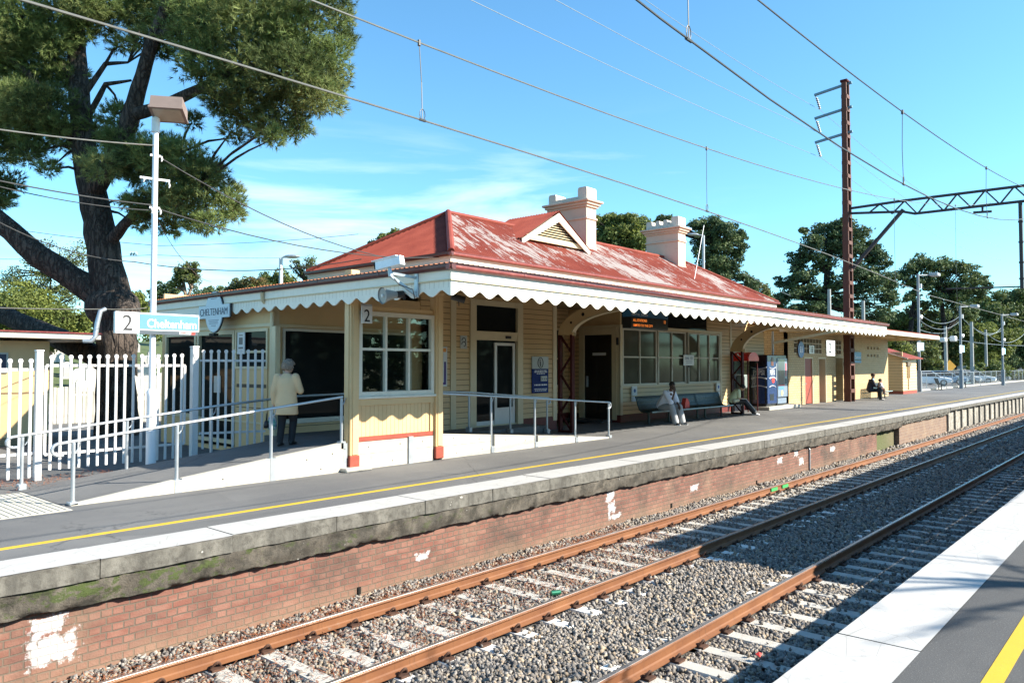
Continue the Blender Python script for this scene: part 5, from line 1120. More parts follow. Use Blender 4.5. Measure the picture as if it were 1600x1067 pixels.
c = at(716, 466, Y=10.0); m = MB(); dd_ = Vector((.35, -.3, -.12)).normalized(); m.tube([c - dd_*.13, c + dd_*.13], [.06, .065], 12); m.tube([c - dd_*.13, c - dd_*.1 + Vector((-.02, 0, .16))], .018, 8); m.tube([c, c + Vector((.02, 0, -.14))], .01, 6)
tag(m.build('security_camera', ink), 'small black security camera tucked under the canopy corner', 'security camera')

# ================================================================== KIOSK, PINE, YARD
def onview(d, u, z=0): 
    p = at(u, 571, D=1); s = d / (p.x * math.cos(TH) + p.y * math.sin(TH)); return Vector((p.x * s, p.y * s, z))
FW = Vector((math.cos(TH), math.sin(TH), 0)); RT = Vector((math.sin(TH), -math.cos(TH), 0)); UZ = Vector((0, 0, 1))
K1 = onview(19.5, 77); kd = (RT * .845 + FW * .534).normalized(); kn = Vector((kd.y, -kd.x, 0)); kn = kn if kn.dot(FW) < 0 else -kn
ks = empty('kiosk', K1, 'small cream kiosk with thin overhanging red edged roof and a dark newspaper sign', 'kiosk')
def kp(a, o, z): return K1 - kd * a + kn * o + UZ * z
m = MB(); m.slab([kp(0, 0, 0), kp(4, 0, 0), kp(4, 0, 2.62), kp(0, 0, 2.62)], -kn * 3); 
m.build('wall', cream, ks); m = MB(); m.slab([kp(0, .005, 1.30), kp(4, .005, 1.30), kp(4, .005, 1.33), kp(0, .005, 1.33)], kn * .012); m.slab([kp(0, .005, 0), kp(4, .005, 0), kp(4, .005, .2), kp(0, .005, .2)], kn * .02); m.build('wall_batten', M('brown_batten', (.22, .15, .08), .7), ks)
m = MB(); m.slab([kp(-1.1, .8, 2.66), kp(4.2, .8, 2.72), kp(4.2, .8, 2.86), kp(-1.1, .8, 2.78)], -kn * 4.2); r_ = m.build('roof', upper_m, ks); m = MB(); m.slab([kp(-1.13, .83, 2.785), kp(4.2, .83, 2.865), kp(4.2, .83, 2.905), kp(-1.13, .83, 2.82)], -kn * 4.3); m.build('roof_sheet', gut, r_)
m = MB(); m.slab([kp(.88, .012, 1.82), kp(2.4, .012, 1.82), kp(2.4, .012, 2.32), kp(.88, .012, 2.32)], kn * .03); p = m.build('sign_border', greysign, ks); m = MB(); m.slab([kp(.92, .043, 1.86), kp(2.4, .043, 1.86), kp(2.4, .043, 2.28), kp(.92, .043, 2.28)], kn * .008); p = m.build('newspaper_sign', M('ink_blue_sign', (.02, .025, .06), .4), ks)
text('Herald Sun', .27, kp(1.02, .053, 1.99), kd, UZ, ink_w, p, 'lettering', 'RIGHT', .002, 1, .003)

def leafmesh(name, clumps, size, mats, parent, cov=.8, flat=1.0, elong=1.6, shell=.45, wts=None, seed=0):
    """leaf sized faces spread through ellipsoid clumps"""
    g = np.random.default_rng(seed + 11); Vs, Ms = [], []
    for ci, (c, r) in enumerate(clumps):
        r = np.array((r, r, r * flat)) if np.isscalar(r) else np.array(r); n = int(cov * 4 * math.pi * (r[0] * r[2]) / size ** 2) + 12
        d = g.normal(size=(n, 3)); d /= np.linalg.norm(d, axis=1)[:, None]; lob = 1 + .22 * np.sin(d[:, :1] * 5 + ci) * np.cos(d[:, 1:2] * 6 + ci * 2) + .15 * np.sin(d[:, 2:] * 9 + ci)
        p = np.array(c) + d * r * (g.uniform(shell, 1.0, (n, 1)) ** .6) * lob * g.uniform(.85, 1.12, (n, 1))
        a = g.normal(size=(n, 3)) + d * .7 + np.array((0, 0, .35)); a /= np.linalg.norm(a, axis=1)[:, None]; t = np.cross(a, g.normal(size=(n, 3))); t /= np.linalg.norm(t, axis=1)[:, None]; b = np.cross(a, t)
        s = (size * g.uniform(.6, 1.25, (n, 1))); t = t * s * elong * .5; b = b * s * .5
        Vs.append(np.stack([p - t, p - b * .9 - t * .1, p + t, p + b * .9 + t * .1], 1)); k = g.choice(len(mats), p=wts) ; Ms.append(np.where(g.uniform(size=n) < .72, k, g.choice(len(mats), size=n, p=wts)))
    V = np.concatenate(Vs).reshape(-1, 3); return np_mesh(name, V, np.arange(len(V)).reshape(-1, 4), mats, parent, midx=np.concatenate(Ms))
def needles(name, clumps, mats, parent, dens, L, wd, nb=9, flat=.75, seed=0):
    g = np.random.default_rng(seed + 5); Vs, Ms = [], []
    for ci, (c, r) in enumerate(clumps):
        n = int(dens * r * r); d = g.normal(size=(n, 3)); d /= np.linalg.norm(d, axis=1)[:, None]
        lob = 1 + .25 * np.sin(d[:, :1] * 4 + ci * 1.7) * np.cos(d[:, 1:2] * 5 + ci) + .2 * np.sin(d[:, 2:] * 7 + ci * 3); rad = g.uniform(.25, 1, (n, 1)) ** .5
        p = np.array(c) + d * np.array((r, r, r * flat)) * rad * lob
        ax = d * .8 + np.array((0, 0, .55)) + g.normal(size=(n, 3)) * .35; ax /= np.linalg.norm(ax, axis=1)[:, None]
        dirs = ax[:, None, :] + g.normal(size=(n, nb, 3)) * .42; dirs /= np.linalg.norm(dirs, axis=2)[:, :, None]; sd = np.cross(dirs, g.normal(size=(n, nb, 3))); sd /= np.linalg.norm(sd, axis=2)[:, :, None]
        l = L * g.uniform(.7, 1.25, (n, 1, 1)); b = p[:, None, :] - dirs * l * .12; w = wd * g.uniform(.7, 1.3, (n, 1, 1))
        Vs.append(np.stack([b - sd * w, b + sd * w, b + dirs * l + np.array((0, 0, -.02))], 2).reshape(-1, 3)); k = g.choice(len(mats), p=[.5, .3, .2]); Ms.append(np.repeat(np.where(g.uniform(size=n) < .75, k, g.choice(len(mats), size=n)), nb))
    V = np.concatenate(Vs); return np_mesh(name, V, np.arange(len(V)).reshape(-1, 3), mats, parent, midx=np.concatenate(Ms))
def limb(mb, pts, rs, n=12, wob=.06):
    q, r = [], []
    for i in range(len(pts) - 1):
        a, b = Vector(pts[i]), Vector(pts[i+1]); st = max(2, int((b - a).length / .35))
        for k in range(st): f = k / st; q.append(a.lerp(b, f) + Vector((random.uniform(-1, 1), random.uniform(-1, 1), random.uniform(-1, 1))) * wob * rs[i]); r.append((rs[i] + (rs[i+1] - rs[i]) * f) * random.uniform(.95, 1.06))
    q.append(Vector(pts[-1])); r.append(rs[-1]); mb.tube(q, r, n)
PD = 22.0; px = lambda w: w * PD / FPX
def pv(u, v, off=0): 
    p = at(u, v, D=1); s = (PD + off) / (p.x * math.cos(TH) + p.y * math.sin(TH) ) ; q = at(u, v, D=s); return q
pine = empty('pine_tree', onview(PD, 182), 'huge old pine tree with forked rough trunk and drooping needle clumps behind the palisade fence', 'tree')
limbs = [([(184,705,0),(182,640,0),(181,590,0),(182,540,0),(178,490,0),(171,440,0),(160,385,0),(150,325,.1),(136,262,.2),(126,180,.3),(120,100,.5),(118,20,.6),(112,-60,.8),(108,-150,1)], [80,66,62,64,68,58,54,48,42,36,33,29,22,12]),
 ([(165,470,.0),(112,432,-.3),(62,402,-.5),(18,362,-.7),(-30,325,-.9),(-110,290,-1.2)], [46,42,39,35,33,26]), ([(160,560,0),(110,538,.6),(60,515,1.0),(10,494,1.3),(-70,470,1.6)], [40,38,34,32,28]),
 ([(146,300,0),(185,235,-.3),(206,180,-.5),(222,120,-.6),(240,60,-.8),(262,0,-1),(290,-70,-1.2)], [34,28,30,24,20,16,10]), ([(206,180,-.5),(258,165,-1),(310,140,-1.4),(370,110,-1.7),(440,90,-1.9)], [22,19,16,12,7]),
 ([(240,60,-.8),(310,30,-1.2),(390,10,-1.6),(460,10,-1.8)], [17,14,10,6]), ([(160,390,0),(205,340,-.5),(255,310,-.9),(310,290,-1.2)], [22,17,12,7]), ([(122,130,.3),(80,90,.4),(40,40,.6),(10,0,.6)], [24,19,14,9]), ([(132,230,.2),(85,190,.2),(50,120,.1),(15,90,0)], [26,20,14,8]), ([(124,160,.3),(165,100,.3),(200,98,.2)], [12,8,4]), ([(128,200,.3),(165,132,.1),(205,126,0)], [13,8,4]), ([(138,270,.1),(180,262,-.2),(230,255,-.6),(280,240,-.9)], [16,12,9,6])]
m = MB(); nodes_ = []
for pts, ws in limbs:
    P = [pv(*q) for q in pts]; limb(m, P, [px(w) / 2 * .9 for w in ws], 14); nodes_ += [(p, px(w) / 2) for p, w in zip(P, ws)]
m.ell(pv(176, 480), (px(40), px(40), px(34))); m.ell(pv(196, 490, -.3), (px(22), px(22), px(20)))
clp = [(330,30,50),(395,18,55),(462,42,52),(515,85,34),(455,112,52),(388,98,56),(322,100,44),(497,150,36),(440,172,44),(385,168,42),(300,55,40),(345,150,30),(468,205,18),(418,200,22),(345,-40,60),(440,-45,60),(530,28,22),(275,35,34),(520,-20,40),(260,-30,50),(500,120,38),(420,60,45),
 (30,25,52),(62,95,50),(18,125,54),(70,165,46),(18,200,48),(98,25,34),(110,-30,50),(160,8,30),(212,22,36),(30,-50,60),(180,-50,50),(60,215,34),(25,165,40),(-30,60,60),(-40,170,60),(95,120,24),
 (150,200,26),(196,222,36),(160,258,28),(222,275,30),(240,240,34),(288,245,34),(312,282,38),(350,318,28),(285,315,38),(242,322,34),(328,350,22),(262,356,18),(200,262,28),(180,180,24),(270,290,32),(205,318,18),
 (12,285,24),(-25,300,36),(5,318,14),(75,265,16),(45,55,40),(5,60,45),(85,60,32),(120,45,30),(108,120,26),(40,150,40),(88,200,26),(5,235,30),(48,240,24),(160,40,26),(190,70,18),(225,60,24),(250,80,20),(130,5,34),(235,10,40),(300,0,44),(175,215,22),(110,230,16),(215,240,26),(262,225,20),(300,190,16),(362,205,16),(520,130,24),(540,60,18),(430,215,16),(330,265,20),(365,300,16),(370,335,14),(300,345,18),(225,345,16)]
PC = []
for i, (u, v, r) in enumerate(clp):
    off = (-1.4 if u > 290 and v < 230 else -.9 if v > 200 and u > 140 else .2) + random.uniform(-.9, .7); PC.append((pv(u, v, off), px(r) * 1.07)); PC.append((pv(u + random.uniform(-12, 12), v + random.uniform(-10, 10), off + random.uniform(1.0, 2.6)), px(r) * .85))
for c, r in PC:
    j = min(range(len(nodes_)), key=lambda k: (nodes_[k][0] - c).length + (0 if nodes_[k][0].z < c.z + .8 else .8)); a, ra = nodes_[j]; mid = a.lerp(c, .5) + Vector((0, 0, .12)); limb(m, [a, mid, c], [min(.06, ra * .6), .035, .012], 6, .3)
m.build('trunk', bark, pine, smooth=True)
needles('crown', PC, [pine_a, pine_b, pine_c], pine, 820, .21, .0095, 10, .72, 3)

def tree(label, d, cl, mats, trunks=(), barkm=bark_d, name='tree', flat=.8, cov=.75, sz=None, group=None, wts=None, elong=1.6, depth=.7, base=None):
    """cl: (u, v, r) clumps surveyed from the photograph at distance d"""
    uc = sum(c[0] for c in cl) / len(cl); t = empty(name, onview(d, base if base is not None else uc), label, 'tree', group); k = d / FPX; out = []
    f = lambda u, v, o=0: at(u, v, D=(d + o) / (lambda p: p.x * math.cos(TH) + p.y * math.sin(TH))(at(u, v, D=1)))
    for i, (u, v, r) in enumerate(cl):
        o = random.uniform(-.5, .5) * r * k; out.append((f(u, v, o), r * k * .98)); out.append((f(u + random.uniform(-.4, .4) * r, v + random.uniform(-.3, .3) * r, o + r * k * depth * random.choice((-1.2, 1.2))), r * k * .7))
        for q in range(6): out.append((f(u + random.uniform(-.95, .95) * r, v + random.uniform(-.75, .75) * r, o + random.uniform(-1, 1) * r * k), r * k * random.uniform(.34, .58)))
    m = MB(); nn = []
    b0 = onview(d, base if base is not None else uc, -.2); top = f(uc, min(c[1] for c in cl) + 6)
    if not trunks: P = [b0, b0.lerp(top, .35), b0.lerp(top, .7), top]; rs = [.018 * (top.z + .5), .014 * (top.z + .5), .008 * top.z, .03]; limb(m, P, rs, 9); nn = [(b0.lerp(top, q / 8), 0) for q in range(2, 8)]
    for pts, ws in trunks: P = [f(*q) for q in pts]; limb(m, P, [w * k / 2 for w in ws], 9); nn += [(p, 0) for p in P]
    for c, r in out: a = min(nn, key=lambda q: (q[0] - c).length + max(0, q[0].z - c.z) * 1.5)[0]; limb(m, [a, a.lerp(c, .55) + UZ * .1 * r, c], [.05 + .004 * d * .3, .05, .02], 5, .2)
    m.build('trunk', barkm, t, smooth=True); leafmesh('crown', out, sz or .0023 * d, mats, t, cov * (1.0 if sz else 1.9), flat * (1.12 if flat < .6 else 1), elong, wts=wts, seed=int(uc * 7 + d)); return t
G_ = 'trees behind the station'
# left background
tree('light green feathery tree behind the pine trunk, left of the forked limb', 48, [(25,440,30),(75,425,30),(110,400,26),(60,395,22),(115,440,22),(90,460,30)], [ol_a, gum_a], flat=.7, cov=.35, group=G_, sz=.09)
tree('rounded olive green tree under the long left limb of the pine', 42, [(20,480,38),(60,490,36),(95,500,32),(110,530,26),(75,530,30),(30,525,32),(5,505,30),(125,505,18)], [ol_b, ol_a], group=G_, cov=.8)
tree('small bright bush just right of the pine trunk', 46, [(210,468,16),(215,490,16),(205,505,14),(222,478,10)], [ol_b, ol_a], group=G_, name='bush')
tree('dark flat topped conifer left of the gum tree', 75, [(258,452,14),(245,462,13),(268,465,12),(250,475,14),(275,455,8),(262,480,14)], [dk_a, dk_b], flat=.5, group=G_)
tree('thin gum tree with bare pale forked trunk above the shopfront roof', 55, [(290,425,17),(278,440,13),(303,438,12),(296,418,11),(283,428,10),(306,428,8)], [gum_a, ol_a], [([(292,560),(292,480),(289,455),(286,432)], [9,7,5,3]), ([(291,470),(299,450),(302,432)], [5,4,2])], bark_g, group=G_, cov=.38, flat=.85, name='gum_tree')
tree('low dark conifer crown just above the shopfront roof', 72, [(315,462,16),(335,460,14),(300,470,12),(325,470,14)], [dk_a, dk_b], flat=.5, group=G_)
tree('rusty olive tree crown above the shopfront roof', 50, [(372,447,14),(388,440,13),(405,442,14),(360,452,10),(418,450,12),(395,455,16)], [br_a, ol_a, gum_a], group=G_, cov=.5, flat=.7)
tree('dark green tree between the street lamp and the red roof', 60, [(440,430,14),(425,440,12),(455,440,12),(415,435,10)], [dk_b, ol_a], group=G_, cov=.5)
tree('thin open tree just left of the red roof tip', 52, [(478,412,15),(490,420,13),(468,425,13),(500,425,11),(485,435,12),(462,412,8)], [gum_a, ol_a], group=G_, cov=.22, sz=.09)
tree('tree top peeping over the ridge of the red roof', 62, [(600,376,13),(620,370,13),(640,366,12),(585,382,8),(612,385,16),(650,362,7)], [ol_a, ol_b], group=G_)
# behind the chimneys
tree('dense green broadleaved tree between the two chimneys', 60, [(945,350,16),(965,352,18),(985,345,16),(1000,352,14),(955,370,20),(980,372,20),(1002,380,18),(940,375,16),(1012,365,12),(960,392,20),(990,398,18),(930,345,10),(1008,350,8),(1018,385,10)], [ol_a, dk_b, ol_b], group=G_, wts=[.5, .3, .2], cov=.95, flat=.9)
tree('dark layered pine right of the second chimney', 75, [(1110,352,20),(1132,358,20),(1150,372,16),(1160,385,12),(1105,372,20),(1130,382,20),(1150,398,14),(1100,392,18),(1122,405,22),(1148,415,13),(1110,422,20),(1135,430,17),(1040,345,14),(1025,352,10),(1090,350,12),(1160,432,14),(1175,445,12)], [dk_b, dk_a], flat=.55, group=G_, cov=.75)
tree('low yellowish tree beyond the right tip of the red roof', 80, [(1180,445,12),(1192,452,10),(1170,440,8),(1198,460,10)], [ol_a, gum_a], group=G_, cov=.5)
# right-hand pines
tree('large dark spreading pine behind the red mast', 85, [(1290,362,22),(1315,358,22),(1340,368,20),(1268,375,18),(1300,385,22),(1330,392,24),(1358,390,20),(1375,405,16),(1265,400,18),(1245,408,16),(1290,412,20),(1255,430,20),(1228,440,16),(1240,455,20),(1220,465,12),(1270,455,20),(1305,440,20),(1340,425,24),(1375,432,22),(1392,445,14),(1350,455,24),(1385,465,18),(1310,470,20),(1275,480,20),(1240,485,18),(1340,485,22),(1380,490,18),(1255,360,8),(1310,350,12)], [dk_b, dk_a], [([(1290,590),(1290,480),(1292,430),(1300,380)], [14,12,9,5]), ([(1290,470),(1260,440),(1240,420)], [7,5,3]), ([(1291,460),(1330,430),(1360,410)], [7,5,3])], group=G_, flat=.5, cov=.8)
tree('second spreading pine further right behind the gantry', 95, [(1425,420,16),(1445,412,18),(1468,418,20),(1490,420,20),(1512,430,18),(1530,438,14),(1425,440,16),(1450,438,18),(1478,445,20),(1505,452,20),(1535,455,14),(1425,462,14),(1440,475,12),(1470,468,18),(1500,478,18),(1408,430,8)], [dk_b, ol_a, dk_a], [([(1478,600),(1476,520),(1470,460)], [9,8,5]), ([(1420,600),(1424,500),(1430,450)], [8,7,4])], group=G_, flat=.5, wts=[.5, .2, .3], cov=.7)
G2 = 'trees of the wood beyond the car park'
wood = [(98,[(1415,500,22),(1440,495,20),(1400,515,18),(1425,525,22),(1455,520,18)],[ol_a,gum_a]),(105,[(1480,500,22),(1505,495,22),(1490,525,24),(1515,520,20),(1470,540,22),(1500,550,24)],[dk_b,ol_a]),(115,[(1550,480,20),(1575,472,20),(1600,465,20),(1560,500,24),(1590,495,24),(1620,490,24)],[ol_a,dk_b]),(100,[(1540,520,20),(1555,545,22),(1530,555,18),(1570,530,20)],[ol_b,ol_a]),(110,[(1590,530,22),(1610,520,22),(1600,555,22),(1580,560,18)],[dk_b,dk_a]),(120,[(1520,470,20),(1540,490,18),(1510,500,18)],[dk_b,ol_a]),(125,[(1640,500,26),(1660,480,26),(1640,540,26),(1680,530,26)],[ol_a,dk_b]),(92,[(1395,535,18),(1412,548,20),(1385,552,16),(1400,568,16)],[gum_a,ol_b]),(94,[(1430,555,20),(1450,548,20),(1440,575,18),(1462,570,18),(1475,580,14)],[dk_b,ol_a,gum_a]),(90,[(1560,575,14),(1545,580,12),(1525,578,12)],[dk_b,ol_a]),(130,[(1375,520,20),(1390,505,20),(1360,540,22),(1340,550,22)],[dk_a,dk_b]),(88,[(1215,475,14),(1200,482,14),(1230,490,14),(1210,495,14)],[ol_a,ol_b])]
wl_ = ['loose grey green tree at the left end of the wood', 'tall mixed green tree in the middle of the wood', 'high pale tree at the right edge of the wood', 'bright yellow green tree behind the tall posts', 'dark tree low at the right edge of the photograph', 'dark tree crown high in the middle of the wood', 'tree at the far right beyond the picture edge', 'pale bushy tree beside the weatherboard shed', 'dark bushy tree right behind the parked cars', 'low dark shrub between the tall posts', 'dark tree right behind the weatherboard shed', 'low olive tree by the right end of the red roof']
for (d, cl, mt), lab in zip(wood, wl_): tree(lab, d, cl, mt, group=G2, flat=.7, cov=.85)
tree('clipped green shrub on the bank at the right edge beside the car park', 104, [(1580,582,9),(1590,587,10),(1602,590,10),(1575,592,8),(1612,594,10),(1595,596,8)], [ol_b, ol_a], name='shrub', cov=1.0)
# yard behind the fence
def picket(label, u0, d0, u1, d1, h, mat):
    a, b = onview(d0, u0), onview(d1, u1); t = empty('yard_fence', (a + b) / 2, label, 'fence'); n = int((b - a).length / .11); m = MB(); q = (b - a).normalized()
    for i in range(n): p = a.lerp(b, (i + .5) / n); m.bar(p, p + UZ * (h + random.uniform(-.02, .02)), .095, .018, up=(-q.y, q.x, 0))
    for z in (.25, h - .2): m.bar(a + UZ * z + Vector((-q.y, q.x, 0)) * .03, b + UZ * z + Vector((-q.y, q.x, 0)) * .03, .03, .08)
    m.build('paling', mat, t); return t
wf = M('weathered_white_palings', (.40, .385, .35), .8, .15, 3, dirt=(.35, .33, .3), dirt_amt=.6)
picket('weathered white paling fence in the yard left of the pine trunk', 78, 26, 152, 27, 1.25, wf); picket('weathered white paling fence in the yard right of the pine trunk', 205, 27, 262, 28, 1.15, wf)
gs = None; gm = [M('pale_gravestone', (.50, .47, .42), .8, .2, 2), M('grey_gravestone', (.30, .29, .28), .8, .2, 2)]
for i in range(60):
    p = onview(random.uniform(43, 66), random.uniform(-40, 262)); yy = (p.y - 44) / 3.2 / 12; p.z = max(0, 4.6 * (1 - math.cos(max(0, min(yy, 1)) * math.pi)) / 2) * .8; h = random.uniform(.9, 1.7); w = random.uniform(.5, .9); m = MB()
    m.bbox(p + Vector((-w/2 - .1, -.2, -.5)), p + Vector((w/2 + .1, .2, .25)), .02); m.slab([p + Vector((-w/2, -.08, .25)), p + Vector((w/2, -.08, .25)), p + Vector((w/2, -.08, h - .2)), p + Vector((w*.3, -.08, h - .05)), p + Vector((0, -.08, h)), p + Vector((-w*.3, -.08, h - .05)), p + Vector((-w/2, -.08, h - .2))], (0, .16, 0))
    tag(m.build('gravestone', gm[i % 2]), ['pale weathered gravestone on the bank beyond the yard', 'grey gravestone on the bank beyond the yard'][i % 2], 'gravestone', 'gravestones on the bank beyond the yard')
# street lamp behind the shopfront
b = onview(38, 439); t = empty('street_lamp', b, 'pale street lamp with flat head rising behind the shopfront roof', 'street lamp'); zt = at(439, 404, D=1); top = at(439, 404, D=38 / (zt.x * math.cos(TH) + zt.y * math.sin(TH))); m = MB(); m.tube([b, top], [.12, .09], 10); m.tube([top, top + RT * .2 + UZ * .12], .05, 8); m.build('pole', whitep, t); m = MB(); m.ell(top + RT * .55 + UZ * .1, (.42, .2, .1), Matrix.Rotation(TH - math.pi/2, 3, 'Z')); m.build('lamp_head', galv, t)
b = onview(58, 1099); t = empty('street_lamp', b, 'grey street lamp rising behind the roof right of the second chimney', 'street lamp'); q = at(1099, 368, D=1); top = at(1099, 368, D=58 / (q.x * math.cos(TH) + q.y * math.sin(TH))); m = MB(); m.tube([b, top], [.14, .10], 10); m.build('pole', galv_d, t); m = MB(); m.tube([top, top - RT * .6 + UZ * .05], .05, 8); m.ell(top - RT * .8 + UZ * .08, (.45, .2, .1), Matrix.Rotation(TH - math.pi/2, 3, 'Z')); m.build('lamp_head', galv, t)
# ================================================================== MAST, GANTRY AND WIRES
MX, MY = 44.3, 14.05
ms = empty('overhead_mast', (MX, MY, 0), 'tall rusty red lattice mast rising through the awning with a dark gantry across the tracks', 'mast')
m = MB()
for dx in (-.38, .38):
    for a, b, y0, y1 in ((-.02, .02, -.18, .18), (-.02 if dx > 0 else .02, -.09 if dx > 0 else .09, -.18, -.15), (-.02 if dx > 0 else .02, -.09 if dx > 0 else .09, .15, .18)):
        k = .72; m.hexa([(MX + dx + a, MY + y0, 0), (MX + dx + b, MY + y0, 0), (MX + dx + b, MY + y1, 0), (MX + dx + a, MY + y1, 0), (MX + dx * k + a, MY + y0 * k, 17.9), (MX + dx * k + b, MY + y0 * k, 17.9), (MX + dx * k + b, MY + y1 * k, 17.9), (MX + dx * k + a, MY + y1 * k, 17.9)])
m.build('channel', mast_m, ms)
m = MB(); z = .5
while z < 17.5:
    w = .18 - .05 * z / 17.9; hx = .36 - .10 * z / 17.9
    for y in (MY - w - .012, MY + w + .012): m.box((MX - hx, y - .012, z), (MX + hx, y + .012, z + .20))
    z += .75
m.build('batten_plate', mast_m, ms)
m = MB(); m.bbox((MX - .32, MY - .2, 17.9), (MX + .32, MY + .2, 18.05), .03); m.build('mast_cap', maroon, ms)
blue_st = M('blue_grey_steel_arm', (.12, .22, .28), .5, .15, 5, metal=.3)
tips = []
for zc in (17.75, 16.38, 14.98):
    m = MB(); m.bar((MX, MY - .35, zc + .12), (MX, MY + 1.72, zc - .12), .14, .12); a = m.build('feeder_arm', blue_st, ms)
    m = MB(); b = Vector((MX, MY + 1.68, zc - .16)); n_ = 6
    for i in range(n_): q = b + Vector((.12 + .03*i, -.05 - .02 * i, -.12 - .11 * i)); m.tube([q, q + Vector((0, 0, -.05))], [.06, .075], 10)
    m.tube([b, b + Vector((.3, -.17, -.78))], .02, 6); m.build('insulator', M('brown_porcelain', (.10, .09, .085), .4), a); tips.append(b + Vector((.3, -.17, -.8)))
# gantry truss reaching over the tracks
def zt_(y): return 10.86
m = MB(); yA, yB = MY - .2, -3.5; zb0, zb1 = 10.50, 9.94
m.bar((MX, yA, 10.78), (MX, 11.2, 10.82), .14, .12); m.bar((MX, 11.2, 10.82), (MX, yB, 10.72), .14, .12); m.bar((MX, yA, 10.50), (MX, 11.2, 10.24), .14, .12); m.bar((MX, 11.2, 10.24), (MX, 10.6, 10.05), .14, .12); m.bar((MX, 10.6, 10.05), (MX, yB, 9.98), .14, .12)
y = yA - .9; up = True; ys = []
while y > yB + .5: ys.append(y); y -= .62
for i in range(len(ys) - 1):
    za = lambda q: 10.8; zb = lambda q: 10.02 if q < 10.7 else 10.05 + (q - 10.7) * .14
    a, b = ys[i], ys[i+1]; m.bar((MX, a, za(a) if i % 2 else zb(a)), (MX, b, zb(b) if i % 2 else za(b)), .09, .07)
m.bar((MX, MY - .25, 7.4), (MX, 11.15, 10.35), .2, .16); m.build('gantry_truss', truss_m, ms)
m = MB(); m.tube([(MX, 5.9, 10.0), (MX, 5.9, 5.75)], .09, 10); m.tube([(MX, 5.9, 5.85), (MX, 9.2, 5.95)], .035, 8)
for z in (6.2, 7, 8, 9): m.tube([(MX, 5.9, z), (MX, 5.9, z + .08)], .12, 10)
m.build('drop_post', truss_m, ms)
m = MB(); m.bar((MX, 7.9, 9.75), (MX, 7.1, 9.7), .16, .1); m.tube([(MX, 7.5, 10), (MX, 7.5, 9.75)], .05, 8); m.build('suspension', truss_m, ms)
# far gantries
def far_mast(X, lab):
    t = empty('overhead_mast', (X, 14.3, 0), lab, 'mast'); m = MB(); m.bar((X, 14.3, 0), (X, 14.3, 11), .35, .3); m.build('post', mast_m, t); m = MB()
    for z in (10.2, 10.9): m.bar((X, 14.3, z), (X, -3, z), .12, .12)
    y = 14.0; k = 0
    while y > -3: m.bar((X, y, 10.2 if k % 2 else 10.9), (X, y - .8, 10.9 if k % 2 else 10.2), .08, .08); y -= .8; k += 1
    m.build('truss', truss_m, t)

def wire(label, pts, r, mat, droppers=(), name='overhead_wire', cat='wire', group=None, n=6, parent_mat=None):
    t = empty(name, Vector(pts[len(pts)//2]), label, cat, group); m = MB(); m.tube(pts, r, n); m.build('wire', mat, t)
    for a, b in droppers:
        d = MB(); a = Vector(a); b = Vector(b); d.tube([a, a.lerp(b, .5) + Vector((.03, .02, 0)), b], .006, 5); d.tube([b + Vector((.045 * math.sin(R(q)), .0, .07 - .07 * math.cos(R(q)))) for q in range(0, 361, 40)], .005, 5, False); d.tube([a + Vector((0, 0, -.04)), a + Vector((0, 0, .03))], .022, 6); d.tube([b + Vector((-.05, 0, 0)), b + Vector((.05, 0, 0))], .018, 6); d.build('dropper', wire_m, t)
    return t
def sagpts(x0, x1, y0, y1, zf, n=40): return [(x0 + (x1 - x0) * i / n, y0 + (y1 - y0) * i / n, zf(x0 + (x1 - x0) * i / n)) for i in range(n + 1)]
cz1 = lambda x: 5.03 - .0005 * (x - 15) ** 2 * .06
mz1 = lambda x: 5.97 + .00115 * (x - 7.5) ** 2
mz2 = lambda x: 6.0 + .00105 * (x - 11) ** 2
Y1, Y2 = 7.07, 3.5
p655 = at(655, 68, Y=Y1); p1104 = at(1104, 232, Y=Y1); p1310 = at(1310, 293, Y=Y1 + .0)
# parabolas through surveyed points
def quadfit(P):
    A = np.array([[p.x ** 2, p.x, 1] for p in P]); c = np.linalg.solve(A, np.array([p.z for p in P])); return lambda x: float(c[0] * x * x + c[1] * x + c[2])
m1f = quadfit([at(490, 2, Y=Y1), p1104, p1310]); c1 = quadfit([at(240, 61, Y=Y1), at(660, 188, Y=Y1), at(1110, 332, Y=Y1)])
c2 = quadfit([at(1075, 62, Y=Y2), at(1275, 205, Y=Y2), at(1415, 290, Y=Y2)]); m2f = quadfit([at(1190, 5, Y=Y2), at(1410, 175, Y=Y2), at(1540, 262, Y=Y2)])
d1 = [(p655, Vector((at(660, 188, Y=Y1).x, Y1, c1(at(660, 188, Y=Y1).x)))), (p1104, Vector((p1104.x, Y1, c1(p1104.x))))]
wire('messenger wire with droppers over the track beside the brick wall', sagpts(-12, MX, Y1, Y1, lambda x: m1f(x)), .0105, wire_l, [((p.x, Y1, m1f(p.x)), (q.x, Y1, c1(p.x))) for p, q in d1] + [((x, Y1, m1f(x)), (x, Y1, c1(x))) for x in (1.5, 27, 36)], group='catenary wires')
wire('contact wire over the track beside the brick wall', sagpts(-12, 90, Y1, Y1, lambda x: max(c1(min(x, 40)), 4.6)), .0115, wire_l, group='catenary wires')
x0 = at(1410, 175, Y=Y2).x; x1 = at(1541, 262, Y=Y2).x; xm = at(1076, 62, Y=Y2).x
wire('messenger wire with droppers over the track below the near platform', sagpts(-6, MX, Y2, Y2, lambda x: m2f(x)), .0105, wire_m, [((x, Y2, m2f(x)), (x, Y2, c2(x))) for x in (xm, x0, x1, 36)], group='catenary wires')
wire('contact wire over the track below the near platform', sagpts(-6, 90, Y2, Y2, lambda x: c2(min(x, 34))), .0115, wire_m, group='catenary wires')
